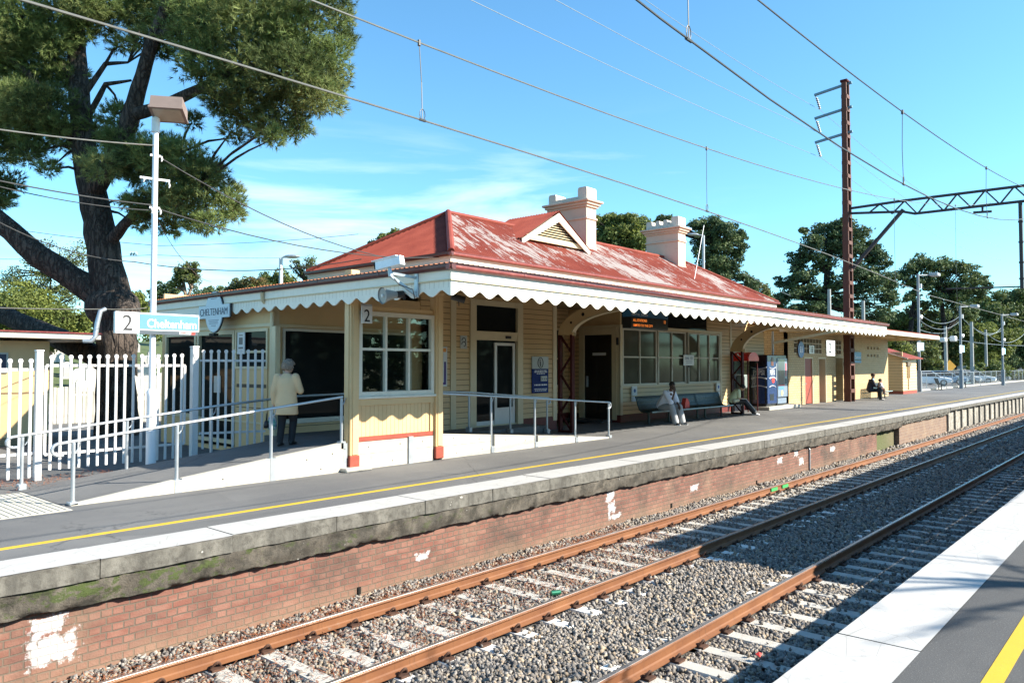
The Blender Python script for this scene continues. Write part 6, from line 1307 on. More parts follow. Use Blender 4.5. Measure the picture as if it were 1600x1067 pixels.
# feeders from the arm tips
for k, (tip, u0) in enumerate(zip(tips, (1010, 872, 742))):
    q = at(u0, -4, Y=tip.y + .3); d = (q - tip); q2 = tip + d * 1.25
    P = [tip + (q2 - tip) * (i / 20) - Vector((0, 0, .25 * math.sin(math.pi * i / 20))) for i in range(21)]; q3 = Vector((MX + 50, tip.y - 1.2, tip.z - .9)); P = [tip + (q3 - tip) * (i / 12) - Vector((0, 0, 1.0 * math.sin(math.pi * i / 12))) for i in range(12, 0, -1)] + P
    wire(['top thin feeder wire on the mast', 'middle thin feeder wire on the mast', 'lowest thin feeder wire on the mast'][k], P, .012, thinw, group='feeder wires')
# service wires
def swire(label, pts, sag=.15, r=.012, mat=None):
    P = []
    for (a, b) in zip(pts[:-1], pts[1:]):
        a, b = Vector(a), Vector(b)
        for i in range(13): f = i / 12; P.append(a.lerp(b, f) - Vector((0, 0, sag * 4 * f * (1 - f))))
    m = MB(); m.tube(P, r, 6); tag(m.build('service_wire', mat or wire_m), label, 'wire', 'service wires')
LT = Vector((6.3, 14.66, 0))
swire('service wire from high on the lamp post to the station eaves', [LT + UZ * 6.02, at(636, 408, X=14.0)], .35)
swire('service wire from the middle of the lamp post to the station eaves', [LT + UZ * 5.0, at(690, 402, X=14.0)], .30)
swire('pale service wire from the left to the top of the lamp post', [at(-60, 194, Y=14), LT + UZ * 6.2], .04, .013, wire_l)
swire('upper service wire from the left to the middle of the lamp post', [at(-60, 270, Y=14.2), LT + UZ * 5.05], .05, .012)
swire('lower service wire from the left to the middle of the lamp post', [at(-60, 276, Y=14.4), LT + UZ * 4.95], .1, .009)
swire('long service wire passing behind the lamp post to the station camera', [at(-40, 326, Y=15.6), LT + Vector((0, .9, 4.05)), at(565, 405, X=9.2)], .2, .010)
swire('distant wire low across the left sky', [at(-60, 345, D=30), at(250, 384, D=32), at(560, 366, D=36)], .1, .012)
swire('second distant wire low across the left sky', [at(-60, 404, D=32), at(240, 398, D=36), at(480, 402, D=44)], .1, .012)
swire('thin drop wire hanging from the lamp post to the right', [LT + UZ * 4.9, at(292, 412, Y=17.5), at(330, 440, Y=20)], .1, .006)
swire('wire sagging behind the pale conduit mast', [at(-60, 479, Y=19.4), at(165, 483, Y=19.5), at(230, 481, Y=20)], .02, .012, wire_l)
swire('faint wire right of the hipped roof tip', [at(1155, 422, D=60), at(1235, 462, D=62)], .1, .015, thinw)
for i, (u, v) in enumerate(((198, 648 * .5 + 22), (205, 396))):
    c = at(u - 1, v if i else 343, D=34); m = MB()
    for k in range(3): m.tube([c + RT * (k * .12), c + RT * (k * .12 + .05)], [.10, .07], 10)
    tag(m.build('insulator', M('pale_blue_porcelain_%d' % i, (.25, .42, .5), .3)), ['pale strain insulator on the upper wire in front of the pine trunk', 'pale strain insulator on the lower wire in front of the pine trunk'][i], 'insulator')

# ================================================================== VENDING MACHINES AND PHONE
pepsi_b = M('deep_blue_vending_panel', (.010, .030, .11), .25, .2, 4); pepsi_n = M('dark_vending_case', (.008, .010, .018), .3, .2, 3); white_e = M('dulled_white_print', (.42, .45, .52), .5)
VX0, VX1, VX2 = 33.1, 34.2, 35.35; VY = 14.02
m = MB(); m.bbox((32.9, 13.85, 0), (36.6, 14.88, .16), .02); tag(m.build('plinth', conc), 'low concrete plinth under the two vending machines', 'plinth')
vm_ = empty('vending_machine', (VX0 + .5, 14.4, .16), 'dark blue drinks vending machine with a white lettered logo, left of the pair', 'vending machine')
m = MB(); m.bbox((VX0, VY + .04, .2), (VX1 - .03, 14.86, 2.48), .02); m.box((VX0 + .05, VY + .08, .16), (VX1 - .1, 14.8, .21)); m.build('cabinet', pepsi_n, vm_)
m = MB(); m.bbox((VX0 + .01, VY, .28), (VX1 - .04, VY + .05, 2.46), .015); fd = m.build('front_panel', pepsi_b, vm_)
m = MB(); m.box((VX0 - .008, VY + .12, .3), (VX0, 14.7, 1.95)); sdp = m.build('side_panel', pepsi_b, vm_)
def pepsi(y_or_x, side, par):
    if side == 'X': r, o = (0, -1, 0), lambda a, z: (VX0 - .012, a, z)
    else: r, o = (1, 0, 0), lambda a, z: (a, VY - .006, z)
    c = 14.41 if side == 'X' else (VX0 + VX1) / 2
    text('PEPSI', .31, o(c, 1.58), r, (0, 0, 1), white_e, par, 'logo_lettering', 'CENTER', .002, .80, .012)
    m = MB(); 
    for zc, sg in ((1.92, 1), (1.40, -1), (1.02, -1)):
        q = [o(c + (.36 * t) * (1 if side != 'X' else -1), zc + sg * -.07 * (1 - t * t) * (1 if sg > 0 else 1)) for t in [i / 8 - 1 for i in range(17)]]; m.tube(q, .022 if zc != 1.40 else .035, 6)
    m.build('logo_swoosh', white_e, par)
pepsi(0, 'X', sdp); pepsi(0, 'Y', fd)
m = MB(); m.ell(((VX0 + VX1) / 2 + .1, VY - .004, 1.34), (.16, .012, .14)); m.build('logo_dot', ink_r, fd); m = MB(); m.slab([((VX0+VX1)/2 - .12, VY - .008, 2.0), ((VX0+VX1)/2 + .14, VY - .008, 1.98), ((VX0+VX1)/2 + .12, VY - .008, 2.33), ((VX0+VX1)/2 - .02, VY - .008, 2.4), ((VX0+VX1)/2 - .12, VY - .008, 2.25)], (0, .004, 0)); m.build('drink_picture', M('brown_drink', (.12, .04, .02), .4), fd)
m = MB(); m.bbox((VX0 + .25, VY - .01, .42), (VX1 - .4, VY + .01, .72), .01); m.build('delivery_flap', pepsi_n, fd); m = MB(); m.bbox((VX1 - .16, VY - .02, 1.3), (VX1 - .07, VY, 2.1), .01); m.build('coin_panel', galv, fd)
v2 = empty('vending_machine', (VX1 + .6, 14.4, .16), 'pale grey fronted snack vending machine with tall window, right of the pair', 'vending machine')
m = MB(); m.bbox((VX1, VY + .03, .18), (VX2, 14.86, 2.48), .02); m.build('cabinet', pepsi_n, v2); pg = M('pale_grey_machine_front', (.17, .22, .29), .3, .06, 4)
m = MB(); m.bbox((VX1 + .01, VY - .02, .55), (VX2 - .0, VY + .04, 2.34), .015); m.bbox((VX1 + .02, VY - .01, .25), (VX2 - .1, VY + .04, .5), .015); fp = m.build('front_panel', pg, v2)
m = MB(); m.box((VX1 + .08, VY - .028, 1.12), (VX2 - .34, VY - .02, 2.28)); m.build('window', M('machine_window', (.05, .07, .09), .1), fp); m = MB(); m.box((VX1 + .08, VY - .028, 1.06), (VX2 - .36, VY - .021, 1.11)); m.box((VX2 - .22, VY - .028, 1.5), (VX2 - .14, VY - .021, 2.1)); m.build('red_strip', ink_r, fp); m = MB(); m.box((VX1 + .08, VY - .028, .9), (VX2 - .45, VY - .021, 1.05)); m.build('blue_strip', bluesign, fp)
m = MB(); m.slab([(VX1 + .5 + .1 * math.cos(R(q)), VY - .026, .73 + .13 * math.sin(R(q))) for q in range(0, 360, 30)], (0, .004, 0)); m.build('round_sticker', M('yellow_sticker', (.75, .6, .2), .5), fp); m = MB(); m.bbox((VX2 - .24, VY - .035, 1.15), (VX2 - .12, VY - .02, 1.4), .01); m.build('coin_slot', ink, fp)
ph = empty('payphone', (32.0, 14.4, 0), 'open payphone cabinet with red domed top beside the vending machines', 'payphone'); y0, y1, X0, X1 = 14.12, 14.84, 31.35, 32.35
m = MB(); m.bbox((X0, y1 - .08, 0), (X1, y1, 2.2), .01); m.bbox((X0, y1 - .05, .6), (X0 + .04, y1, 2.2), .01); m.build('back_panel', pepsi_n, ph)
m = MB(); 
for x in (X0 + .02, X1 - .02):
    for y in (y0 + .03, y1 - .03): m.box((x - .02, y - .02, 0), (x + .02, y + .02, 2.22))
m.build('frame', maroon, ph); pieces('side_glass', glass_c, ph, [lambda m: m.box((X0 + .015, y0 + .06, .5), (X0 + .022, y1 - .06, 2.15)), lambda m: m.box((X1 - .022, y0 + .06, .5), (X1 - .015, y1 - .06, 2.15))])
bright_red = M('bright_red_plastic', (.65, .02, .015), .35, .05, 4)
m = MB(); pr = [(X0 - .03, 2.2), (X1 + .03, 2.2), (X1 + .03, 2.32)] + [((X0 + X1) / 2 + .5 * math.cos(R(q)), 2.32 + .26 * math.sin(R(q))) for q in range(10, 171, 16)] + [(X0 - .03, 2.32)]; m.slab([(x, y0 - .03, z) for x, z in pr], (0, y1 - y0 + .03, 0)); tp = m.build('hood', bright_red, ph)
m = MB(); m.box((X0 - .036, y0 + .0, 2.22), (X0 - .031, y1 - .05, 2.50)); m.slab([(X0 - .036, (y0+y1)/2 + .36 * math.cos(R(q)), 2.3 + .27 * math.sin(R(q))) for q in range(0, 181, 18)], (-.02, 0, 0)); m.build('hood_side', bright_red, tp); m = MB(); m.tube([(X0 - .06, (y0+y1)/2 + .10, 2.50), (X0 - .06, (y0+y1)/2 + .04, 2.42), (X0 - .06, (y0+y1)/2 - .04, 2.40), (X0 - .06, (y0+y1)/2 - .09, 2.34)], [.04, .02, .02, .04], 8); m.build('handset_symbol', ink_w, tp)
m = MB(); m.bbox((31.6, 14.5, 1.0), (32.1, 14.78, 1.6), .03); tb = m.build('telephone', galv_d, ph); m = MB(); m.tube([(31.66, 14.46, 1.5), (31.64, 14.44, 1.3), (31.66, 14.46, 1.1)], [.035, .02, .035], 8); m.build('handset', ink, tb)

# ================================================================== BENCHES
def bench_proto(W_):
    t = empty('bench', (0, 0, 0)); prof = [(.30, .93), (.27, .86), (.21, .66), (.15, .52), (.07, .445), (-.05, .425), (-.2, .44), (-.29, .46), (-.335, .45), (-.35, .41)]
    n = int(W_ / .085); s = MB(); bk = MB()
    for i in range(n):
        x = -W_/2 + W_ * (i + .5) / n; w = W_ / n * .36
        for mb, pr in ((bk, prof[:5]), (s, prof[4:])):
            k = len(pr); vs = []
            for y, z in pr: vs += [(x - w, y, z), (x + w, y, z), (x + w, y + .004, z - .022), (x - w, y + .004, z - .022)]
            mb.add(vs, [(4*j+q, 4*j+(q+1) % 4, 4*j+4+(q+1) % 4, 4*j+4+q) for j in range(k - 1) for q in range(4)] + [(0, 3, 2, 1), (4*k-4, 4*k-3, 4*k-2, 4*k-1)])
    s.build('seat', bench_m, t); bk.build('backrest', bench_m, t)
    m = MB(); m.tube([(-W_/2, .30, .93), (W_/2, .30, .93)], .02, 8); 
    for y, z in ((.16, .50), (-.15, .41), (.24, .74)): m.bar((-W_/2, y, z), (W_/2, y, z), .04, .025)
    for x in (-W_/2, W_/2): m.tube([(x, y, z - .01) for y, z in prof], .016, 6)
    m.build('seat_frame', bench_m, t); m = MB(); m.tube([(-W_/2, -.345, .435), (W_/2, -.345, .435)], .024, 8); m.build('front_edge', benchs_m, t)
    for x in (-W_ * .33, W_ * .33): m = MB(); m.tube([(x, 0, .42), (x, 0, .02)], .038, 10); m.bar((x, -.2, .405), (x, .15, .47), .05, .04); m.bbox((x - .09, -.14, 0), (x + .09, .14, .02), .006); m.build('leg', bench_m, t)
    return t
BY = 13.75
def put(o, x, y, rz, lab): o.location = (x, y, 0); o.rotation_euler.z = rz; tag(o, lab, 'bench', 'platform benches'); return o
b1x0, b1x1 = at(1005, 640, Y=BY).x, at(1084, 640, Y=BY).x; b2x0, b2x1 = at(1092, 635, Y=BY).x, at(1138, 635, Y=BY).x
pa = bench_proto(2.05)
mid = (b1x0 + b1x1) / 2
put(pa, b1x0 + 1.02, BY, 0, 'dark green slatted bench with the person in the white shirt on it')
bq = put(copy_tree(pa), b1x0 + 3.12, BY, 0, 'dark green slatted bench with the bright red bag on it'); b2_ = put(copy_tree(pa), b2x0 + 1.15, BY, 0, 'dark green slatted bench with the youth at its right end')
b3 = put(copy_tree(pa), at(1377, 600, Y=13.9).x, 13.9, 0, 'dark green slatted bench against the cream brick wall of the amenities block')
b4 = put(copy_tree(pa), 70.5, 15.2, R(20), 'far bench left of the second platform lamp, side on'); b5 = put(copy_tree(pa), 78.5, 15.0, R(0), 'far bench just right of the second platform lamp')
bag = at(1068, 628, Y=13.72); m = MB(); 
bxx = bag.x + .06; pr = [(bxx - .17, .45), (bxx + .17, .45), (bxx + .15, .66), (bxx + .05, .78), (bxx - .06, .82), (bxx - .14, .64)]; m.slab([(x, 13.6, z) for x, z in pr], (0, .16, 0)); tag(m.build('bag', M('red_bag_cloth', (.65, .06, .04), .6, .2, 8)), 'bright red bag standing on the bench beside the person in white', 'bag')

# ================================================================== PEOPLE
def skin_mat(name, c): return M(name, c, .5, .12, 14)
def remesh(o, vx=.009, sm=3):
    r = o.modifiers.new('Remesh', 'REMESH'); r.mode = 'VOXEL'; r.voxel_size = vx; r.use_smooth_shade = True
    s = o.modifiers.new('Smooth', 'SMOOTH'); s.factor = .5; s.iterations = sm; return o
def loft(mb, rings, n=20):
    """rings: (centre, half width vector, half depth vector)"""
    vs = []
    for c, a, b in rings:
        c, a, b = Vector(c), Vector(a), Vector(b)
        for j in range(n): q = 2 * math.pi * j / n; vs.append(c + a * math.cos(q) + b * math.sin(q))
    k = len(rings); mb.add(vs, [(i*n+j, i*n+(j+1) % n, (i+1)*n+(j+1) % n, (i+1)*n+j) for i in range(k - 1) for j in range(n)] + [tuple(range(n))[::-1], tuple(range((k-1)*n, k*n))])
def hand(mb, wrist, d, pn, s=1.0, curl=.5):
    """palm, four fingers of different length and a thumb; d = finger direction, pn = palm normal"""
    d = Vector(d).normalized(); pn = Vector(pn); pn = (pn - d * pn.dot(d)).normalized(); sd = d.cross(pn)
    w = Vector(wrist); mb.cap(w - d * .03 * s, w + d * .02 * s, .027 * s, .03 * s); k = w + d * .085 * s
    for q in (-.028, -.010, .010, .028): mb.cap(w + sd * q * .7 * s, k + sd * q * s, .016 * s, .014 * s)
    for q, L in ((-.030, .062), (-.010, .076), (.011, .081), (.032, .071)):
        a = k + sd * q * s; e = (d + pn * curl * .5).normalized(); f = (d + pn * curl * 1.4).normalized(); b = a + e * L * .5 * s; mb.cap(a, b, .0098 * s, .009 * s, 8); mb.cap(b, b + f * L * .5 * s, .009 * s, .0075 * s, 8)
    t = w + d * .03 * s + sd * .03 * s; e = (d * .75 + sd * .65 + pn * .25).normalized(); b = t + e * .045 * s; mb.cap(t, b, .013 * s, .0105 * s, 8); mb.cap(b, b + (d + pn * .4 + sd * .1).normalized() * .035 * s, .0105 * s, .009 * s, 8)
def head(mb, c, face, up, s=1.0):
    f = Vector(face).normalized(); u = Vector(up); u = (u - f * u.dot(f)).normalized(); r = f.cross(u); Rm = Matrix((r, f, u)).transposed()
    c = Vector(c); mb.ell(c + u * .02 * s - f * .012 * s, (.076 * s, .096 * s, .098 * s), Rm); mb.ell(c - u * .05 * s + f * .028 * s, (.058 * s, .064 * s, .066 * s), Rm); mb.ell(c - u * .095 * s + f * .062 * s, (.024 * s, .02 * s, .018 * s), Rm)
    mb.cap(c + u * .012 * s + f * .085 * s, c - u * .026 * s + f * .108 * s, .009 * s, .014 * s, 8)
    for q in (-1, 1): mb.ell(c + r * q * .078 * s - f * .005 * s, (.010 * s, .02 * s, .032 * s), Rm); mb.ell(c + r * q * .032 * s + u * .032 * s + f * .078 * s, (.022 * s, .012 * s, .009 * s), Rm)
    mb.cap(c - r * .02 * s - u * .058 * s + f * .086 * s, c + r * .02 * s - u * .058 * s + f * .086 * s, .009 * s, .009 * s, 8)
    return f, u, r, Rm
def face_bits(par, c, f, u, r, s, iris=None):
    c = Vector(c)
    for q in (-1, 1):
        m = MB(); m.ell(c + r * q * .032 * s + u * .014 * s + f * .084 * s, (.012 * s, .009 * s, .008 * s), Matrix((r, f, u)).transposed(), 10, 6); e = m.build('eye', ink_w, par, smooth=True)
        m = MB(); m.ell(c + r * q * .032 * s + u * .014 * s + f * .091 * s, (.006 * s, .004 * s, .006 * s), Matrix((r, f, u)).transposed(), 8, 5); m.build('iris', ink, e, smooth=True)
    m = MB(); m.cap(c - r * .018 * s - u * .058 * s + f * .094 * s, c + r * .018 * s - u * .058 * s + f * .094 * s, .005 * s, .005 * s, 8); m.build('lips', M('lip_colour_%d' % (int(c.x * 97) % 9999), (.22, .07, .055), .5), par, smooth=True)
def hair_curly(mb, c, f, u, r, s, n, lo=-.25, front=.35, rad=.026, grow=1.0):
    for i in range(n):
        t = math.acos(1 - 2 * (i + .5) / n); p = i * 2.39996; d = Vector((math.sin(t) * math.cos(p), math.sin(t) * math.sin(p), math.cos(t)))
        if d.z < lo or (d.y > front and d.z < .45): continue
        q = c + u * .022 * s - f * .014 * s + (r * d.x * .08 + f * d.y * .098 + u * d.z * .103) * s * grow; mb.ell(q, rad * s * random.uniform(.8, 1.25), None, 8, 6)
def figure(label, O, ang, J, mats, s=1.0, name='person'):
    """J: joints in the person's own frame (right, forward, up); returns frame helpers and the root"""
    fw = Vector((math.cos(ang), math.sin(ang), 0)); rt = Vector((math.sin(ang), -math.cos(ang), 0)); O = Vector(O)
    P = {k: O + rt * v[0] * s + fw * v[1] * s + UZ * v[2] * s for k, v in J.items()}; return P, fw, rt, O
def arms_legs(mb, P, s, legs=True, extra=0.0):
    for q in 'lr':
        mb.cap(P['sh' + q], P['el' + q], .050 * s + extra, .040 * s + extra); mb.cap(P['el' + q], P['wr' + q], .040 * s + extra, .027 * s + extra)
        if legs: mb.cap(P['hi' + q], P['kn' + q], .082 * s + extra, .058 * s + extra, 12); mb.cap(P['kn' + q], P['an' + q], .055 * s + extra, .036 * s + extra, 12)
def shoe(par, an, toe_dir, mat, s, sole=None):
    an = Vector(an); d = Vector(toe_dir); d.z = 0; d.normalize(); sd = Vector((d.y, -d.x, 0)); zf = an.z - .075 * s; m = MB(); c = Vector((an.x, an.y, zf))
    loft(m, [(c - d * .075 * s + UZ * .03 * s, d * .01, UZ * .015 * s), (c - d * .06 * s + UZ * .045 * s, sd * .034 * s, UZ * .045 * s), (c + d * .02 * s + UZ * .05 * s, sd * .04 * s, UZ * .05 * s), (c + d * .10 * s + UZ * .034 * s, sd * .046 * s, UZ * .034 * s), (c + d * .165 * s + UZ * .026 * s, sd * .042 * s, UZ * .026 * s), (c + d * .195 * s + UZ * .02 * s, sd * .018 * s, UZ * .014 * s)], 14)
    o = m.build('shoe', mat, par, smooth=True)
    if sole: k = MB(); k.slab([c + d * a * s + sd * b * s + UZ * .002 for a, b in ((-.075, -.02), (-.075, .02), (.02, .042), (.11, .048), (.18, .035), (.2, 0), (.18, -.035), (.11, -.048), (.02, -.042))], UZ * .016); k.build('sole', sole, o)
# --- woman on the ramp
wz = .438; O = Vector((8.22, 13.12, wz)); s = .97
J = dict(hil=(-.09, 0, .90), hir=(.09, 0, .90), knl=(-.10, .03, .48), knr=(.09, .16, .50), anl=(-.10, -.10, .085), anr=(.085, .06, .10), shl=(-.18, -.01, 1.38), shr=(.18, .0, 1.38), ell=(-.25, -.05, 1.10), elr=(.27, .04, 1.10), wrl=(-.255, -.0, .84), wrr=(.12, .26, 1.12), ch=(0, 0, 1.25), pe=(0, 0, .92), ne=(0, .02, 1.44), he=(.02, .055, 1.575))
P, fw, rt, O = figure('', O, R(38), J, None, s); wm = empty('person', O, 'person with short curly grey hair and cream jacket walking up the ramp with carrier bags', 'person')
m = MB(); m.cap(P['pe'], P['ch'], .13, .14, 14); m.cap(P['shl'], P['shr'], .06, .06); arms_legs(m, P, s); m.cap(P['ch'], P['ne'], .06, .052); m.cap(P['ne'], P['he'], .05, .05); f, u, r, Rm = head(m, P['he'], fw * .8 + rt * .5 - UZ * .2, UZ, s)
hand(m, P['wrl'], -UZ + fw * .1, rt, s, .9); hand(m, P['wrr'], fw * .5 - rt * .6 + UZ * .1, -UZ, s, .6); remesh(m.build('body', skin_mat('fair_skin', (.50, .30, .22)), wm)); face_bits(wm, P['he'], f, u, r, s)
m = MB(); hair_curly(m, P['he'], f, u, r, s * 1.06, 230, -.62, .3, .026, 1.13); remesh(m.build('hair', M('grey_brown_hair', (.20, .155, .12), .8, .6, 40), wm), .007, 1)
m = MB(); jk = M('cream_jacket_cloth', (.68, .47, .27), .85, .06, 6, bumps=.3, bscale=40); A = lambda w, d: (rt * w * s, fw * d * s)
loft(m, [(O + UZ * z * s + fw * y * s, *A(w, d)) for z, w, d, y in ((.63, .235, .175, -.01), (.66, .24, .18, -.01), (.85, .225, .17, -.01), (1.05, .20, .15, -.005), (1.25, .205, .145, 0), (1.36, .19, .115, 0), (1.42, .12, .085, .01), (1.455, .068, .068, .02))], 28)
for q in 'lr': m.cap(P['sh' + q], P['el' + q], .078, .066, 14); m.cap(P['el' + q], P['el' + q].lerp(P['wr' + q], .88), .066, .05, 14)
remesh(m.build('jacket', jk, wm), .011, 3); m = MB(); m.tube([P['ne'] + UZ * .0 + rt * .066 * s * math.cos(R(q)) + fw * .066 * s * math.sin(R(q)) - UZ * .005 for q in range(0, 361, 20)], .014, 8, False); m.build('collar', M('pale_blue_collar', (.55, .6, .68), .7), wm, smooth=True)
m = MB(); dk = M('black_trousers', (.010, .010, .013), .8, .3, 8); loft(m, [(O + UZ * .95 * s, *A(.17, .13)), (O + UZ * .8 * s, *A(.175, .14))], 18)
for q in 'lr': m.cap(P['hi' + q] - UZ * .03, P['kn' + q], .098, .078, 14); m.cap(P['kn' + q], P['an' + q] + UZ * .0, .076, .062, 14)
remesh(m.build('trousers', dk, wm), .011, 2)
shoe(wm, P['anl'], fw, ink, s); shoe(wm, P['anr'], fw + rt * .1, ink, s)
def sack(name, label, mat, c, w, d, h, par_group=None, n=18):
    m = MB(); rings = [(c - UZ * h, fw * w * .55, rt * d * .5), (c - UZ * h * .96, fw * w * .9, rt * d * .9), (c - UZ * h * .6, fw * w, rt * d), (c - UZ * h * .25, fw * w * .8, rt * d * .7), (c - UZ * .02, fw * w * .4, rt * d * .3)]; loft(m, rings, n); m.tube([c - UZ * .04 - fw * w * .3, c + UZ * .10, c + UZ * .115, c + UZ * .10, c - UZ * .04 + fw * w * .3], .008, 6); o = m.build(name, mat, smooth=True); return tag(o, label, 'bag')
def mat_bagprint():
    m_, n, l, b = new_mat('printed_carrier_bag'); co = coords(n, l, (1, 1, 1), 'World'); c = mixc(n, l, ramp(n, l, noise(n, l, co, 9, 3), .5, .54), (.62, .70, .78), (.12, .34, .30)); c = mixc(n, l, ramp(n, l, noise(n, l, coords(n, l, (1, 1, 1.5), 'World', (1, 2, 0)), 12, 2), .60, .63), c, (.08, .14, .42)); l.new(c, b.inputs['Base Color']); b.inputs['Roughness'].default_value = .35; return m_
hc_ = P['wrl'] - UZ * .16; sack('carrier_bag', 'pale blue printed carrier bag in the left hand of the person on the ramp', mat_bagprint(), hc_ - rt * .03 + fw * .0, .13, .085, .34); sack('carrier_bag', 'small black bag held beside the printed carrier bag', M('black_plastic_bag', (.012, .012, .014), .4), hc_ - rt * .10 - fw * .12 - UZ * .13, .08, .05, .17)
# --- seated people
def sitter(label, O, ang, J, s, skin, top, leg, shoes, hairm, hairn, face, up, palms, top_extra=.03, leg_extra=.03, sole=None, sleeve=.9, hair_lo=-.1, hair_grow=1.0, neck=None, short=None):
    P, fw, rt, O = figure('', O, ang, J, None, s); t = empty('person', O, label, 'person'); fc = fw * face[1] + rt * face[0] + UZ * face[2]; uv = fw * up[1] + rt * up[0] + UZ * up[2]
    m = MB(); m.cap(P['pe'], P['ch'], .125 * s, .14 * s, 14); m.cap(P['shl'], P['shr'], .06 * s, .06 * s); arms_legs(m, P, s); m.cap(P['ch'], P['ne'], .06 * s, .05 * s); m.cap(P['ne'], P['he'], .05 * s, .05 * s); f, u, r, Rm = head(m, P['he'], fc, uv, s)
    for q in 'lr': d, pn, cu = palms[q]; g = lambda v: fw * v[1] + rt * v[0] + UZ * v[2]; hand(m, P['wr' + q], g(d), g(pn), s, cu)
    remesh(m.build('body', skin, t), .009, 2); face_bits(t, P['he'], f, u, r, s)
    m = MB(); hair_curly(m, P['he'], f, u, r, s, hairn, hair_lo, .45, .020, hair_grow); remesh(m.build('hair', hairm, t), .008, 2)
    m = MB(); ax = (P['ch'] - P['pe']).normalized(); dp = rt.cross(ax).normalized(); rr = lambda p, w, d: (p, rt * w * s, dp * d * s)
    loft(m, [rr(P['pe'] - ax * .10, .165 + top_extra, .13 + top_extra), rr(P['pe'] + ax * .05, .165 + top_extra, .135 + top_extra), rr(P['pe'].lerp(P['ch'], .6), .165 + top_extra, .125 + top_extra), rr(P['ch'] + ax * .05, .18 + top_extra * .5, .115 + top_extra * .4), rr(P['shl'].lerp(P['shr'], .5) + ax * .03, .15, .085), rr(P['ne'] - (P['ne'] - P['ch']) * .15, .068, .066)], 24)
    for q in 'lr': m.cap(P['sh' + q], P['sh' + q].lerp(P['el' + q], sleeve), .072 * s + top_extra * .3, .062 * s + top_extra * .6, 14)
    if short is None:
        for q in 'lr': m.cap(P['el' + q], P['el' + q].lerp(P['wr' + q], .9), .058 * s + top_extra * .4, .045 * s, 14)
    remesh(m.build('shirt', top, t), .010, 3)
    m = MB(); m.cap(P['hil'] , P['hir'], .115 * s, .115 * s, 14)
    for q in 'lr': m.cap(P['hi' + q], P['kn' + q], .098 * s + leg_extra * .5, .078 * s + leg_extra, 14); m.cap(P['kn' + q], P['an' + q] + UZ * .02, .072 * s + leg_extra, .062 * s + leg_extra * 1.3, 14)
    remesh(m.build('trousers', leg, t), .010, 2)
    for q in 'lr': d = (P['kn' + q] - P['hi' + q]); shoe(t, P['an' + q], d, shoes, s * 1.08, sole)
    return t, P, fw, rt
bk_hair = M('black_hair', (.008, .007, .006), .6, .4, 60)
Om = at(1036, 648, Y=13.5); Om.z = 0
J = dict(hil=(-.10, 0, .53), hir=(.10, 0, .53), pe=(0, -.02, .60), ch=(.02, .24, .95), ne=(.02, .34, 1.10), he=(.04, .42, 1.235), shl=(-.19, .28, 1.02), shr=(.20, .27, 1.02), knl=(-.17, .52, .56), knr=(.17, .50, .58), anl=(-.20, .62, .085), anr=(.15, .64, .085), elr=(.19, .50, .70), wrr=(.10, .56, 1.05), ell=(-.21, .40, .72), wrl=(-.06, .60, .60))
sitter('person in loose white shirt and grey trousers hunched on the bench, chin on one hand', Om, R(-100), J, 1.06, skin_mat('dark_brown_skin', (.11, .055, .032)), M('white_shirt_cloth', (.78, .80, .88), .85, .05, 8, bumps=.3, bscale=30), M('light_grey_trousers', (.36, .37, .38), .85, .1, 5, bumps=.4, bscale=25), M('dark_shoes', (.03, .03, .035), .5), bk_hair, 260, (-.05, 1, -.22), (0, .2, 1), {'r': ((-.15, .05, 1), (-.3, -1, 0), .5), 'l': ((.25, .6, -.8), (.6, 0, .2), .4)}, .045, .035, ink_w, .95, .02, .93, short=True)
Oy = at(1144, 638, Y=13.75); Oy.z = 0
J = dict(hil=(-.09, 0, .52), hir=(.09, 0, .52), pe=(0, -.01, .58), ch=(0, .17, .92), ne=(0, .30, 1.05), he=(0, .42, 1.10), shl=(-.17, .22, .98), shr=(.17, .22, .98), knl=(-.10, .50, .55), knr=(.11, .48, .56), anl=(-.09, .90, .085), anr=(.10, .86, .085), elr=(.20, .22, .68), wrr=(.06, .45, .66), ell=(-.2, .22, .68), wrl=(-.05, .46, .66))
stripe = M('black_tracksuit', (.014, .014, .017), .6, .2, 6)
yt, P, fw, rt = sitter('person in pale lime shirt and striped black trousers bent over their hands', Oy, R(-50), J, 1.0, skin_mat('tan_skin', (.38, .20, .12)), M('pale_lime_cloth', (.74, .78, .50), .85, .05, 8, bumps=.3, bscale=30), stripe, M('white_trainers', (.7, .7, .7), .5), bk_hair, 260, (0, .75, -.62), (0, .6, .8), {'r': ((-.4, 1, -.05), (0, 0, -1), .6), 'l': ((.4, 1, -.05), (0, 0, -1), .6)}, .03, .02, None, .75, -.35, 1.04, short=True)
for q, sg in (('r', 1), ('l', -1)):
    m = MB()
    for o in (-.02, .02): pts = [P['hi' + q].lerp(P['kn' + q], .3) + UZ * .118 + rt * sg * (.02 + o), P['kn' + q] + UZ * .09 + fw * .055 + rt * sg * (.03 + o), P['kn' + q].lerp(P['an' + q], .5) + UZ * .062 + fw * .075 + rt * sg * (.03 + o), P['an' + q] + UZ * .06 + fw * .07 + rt * sg * (.03 + o)]; m.tube(pts, .009, 6)
    m.build('trouser_stripe', ink_w, yt)
c = P['pe'] + rt * .12 + fw * .2 + UZ * .02; m = MB(); m.ell(c, (.14, .10, .10)); m.ell(c + Vector((-.16, .06, -.02)), (.12, .10, .08)); m.tube([c + Vector((.05, -.05, 0)), c + Vector((.1, -.12, -.1)), c + Vector((.1, -.12, -.22))], .02, 6); tag(remesh(m.build('bag', M('cream_bag_cloth', (.60, .58, .42), .8, .1, 8)), .012, 3), 'soft cream bag beside the hip of the person in the lime shirt', 'bag')
Of = at(1359, 606, Y=13.75); Of.z = 0
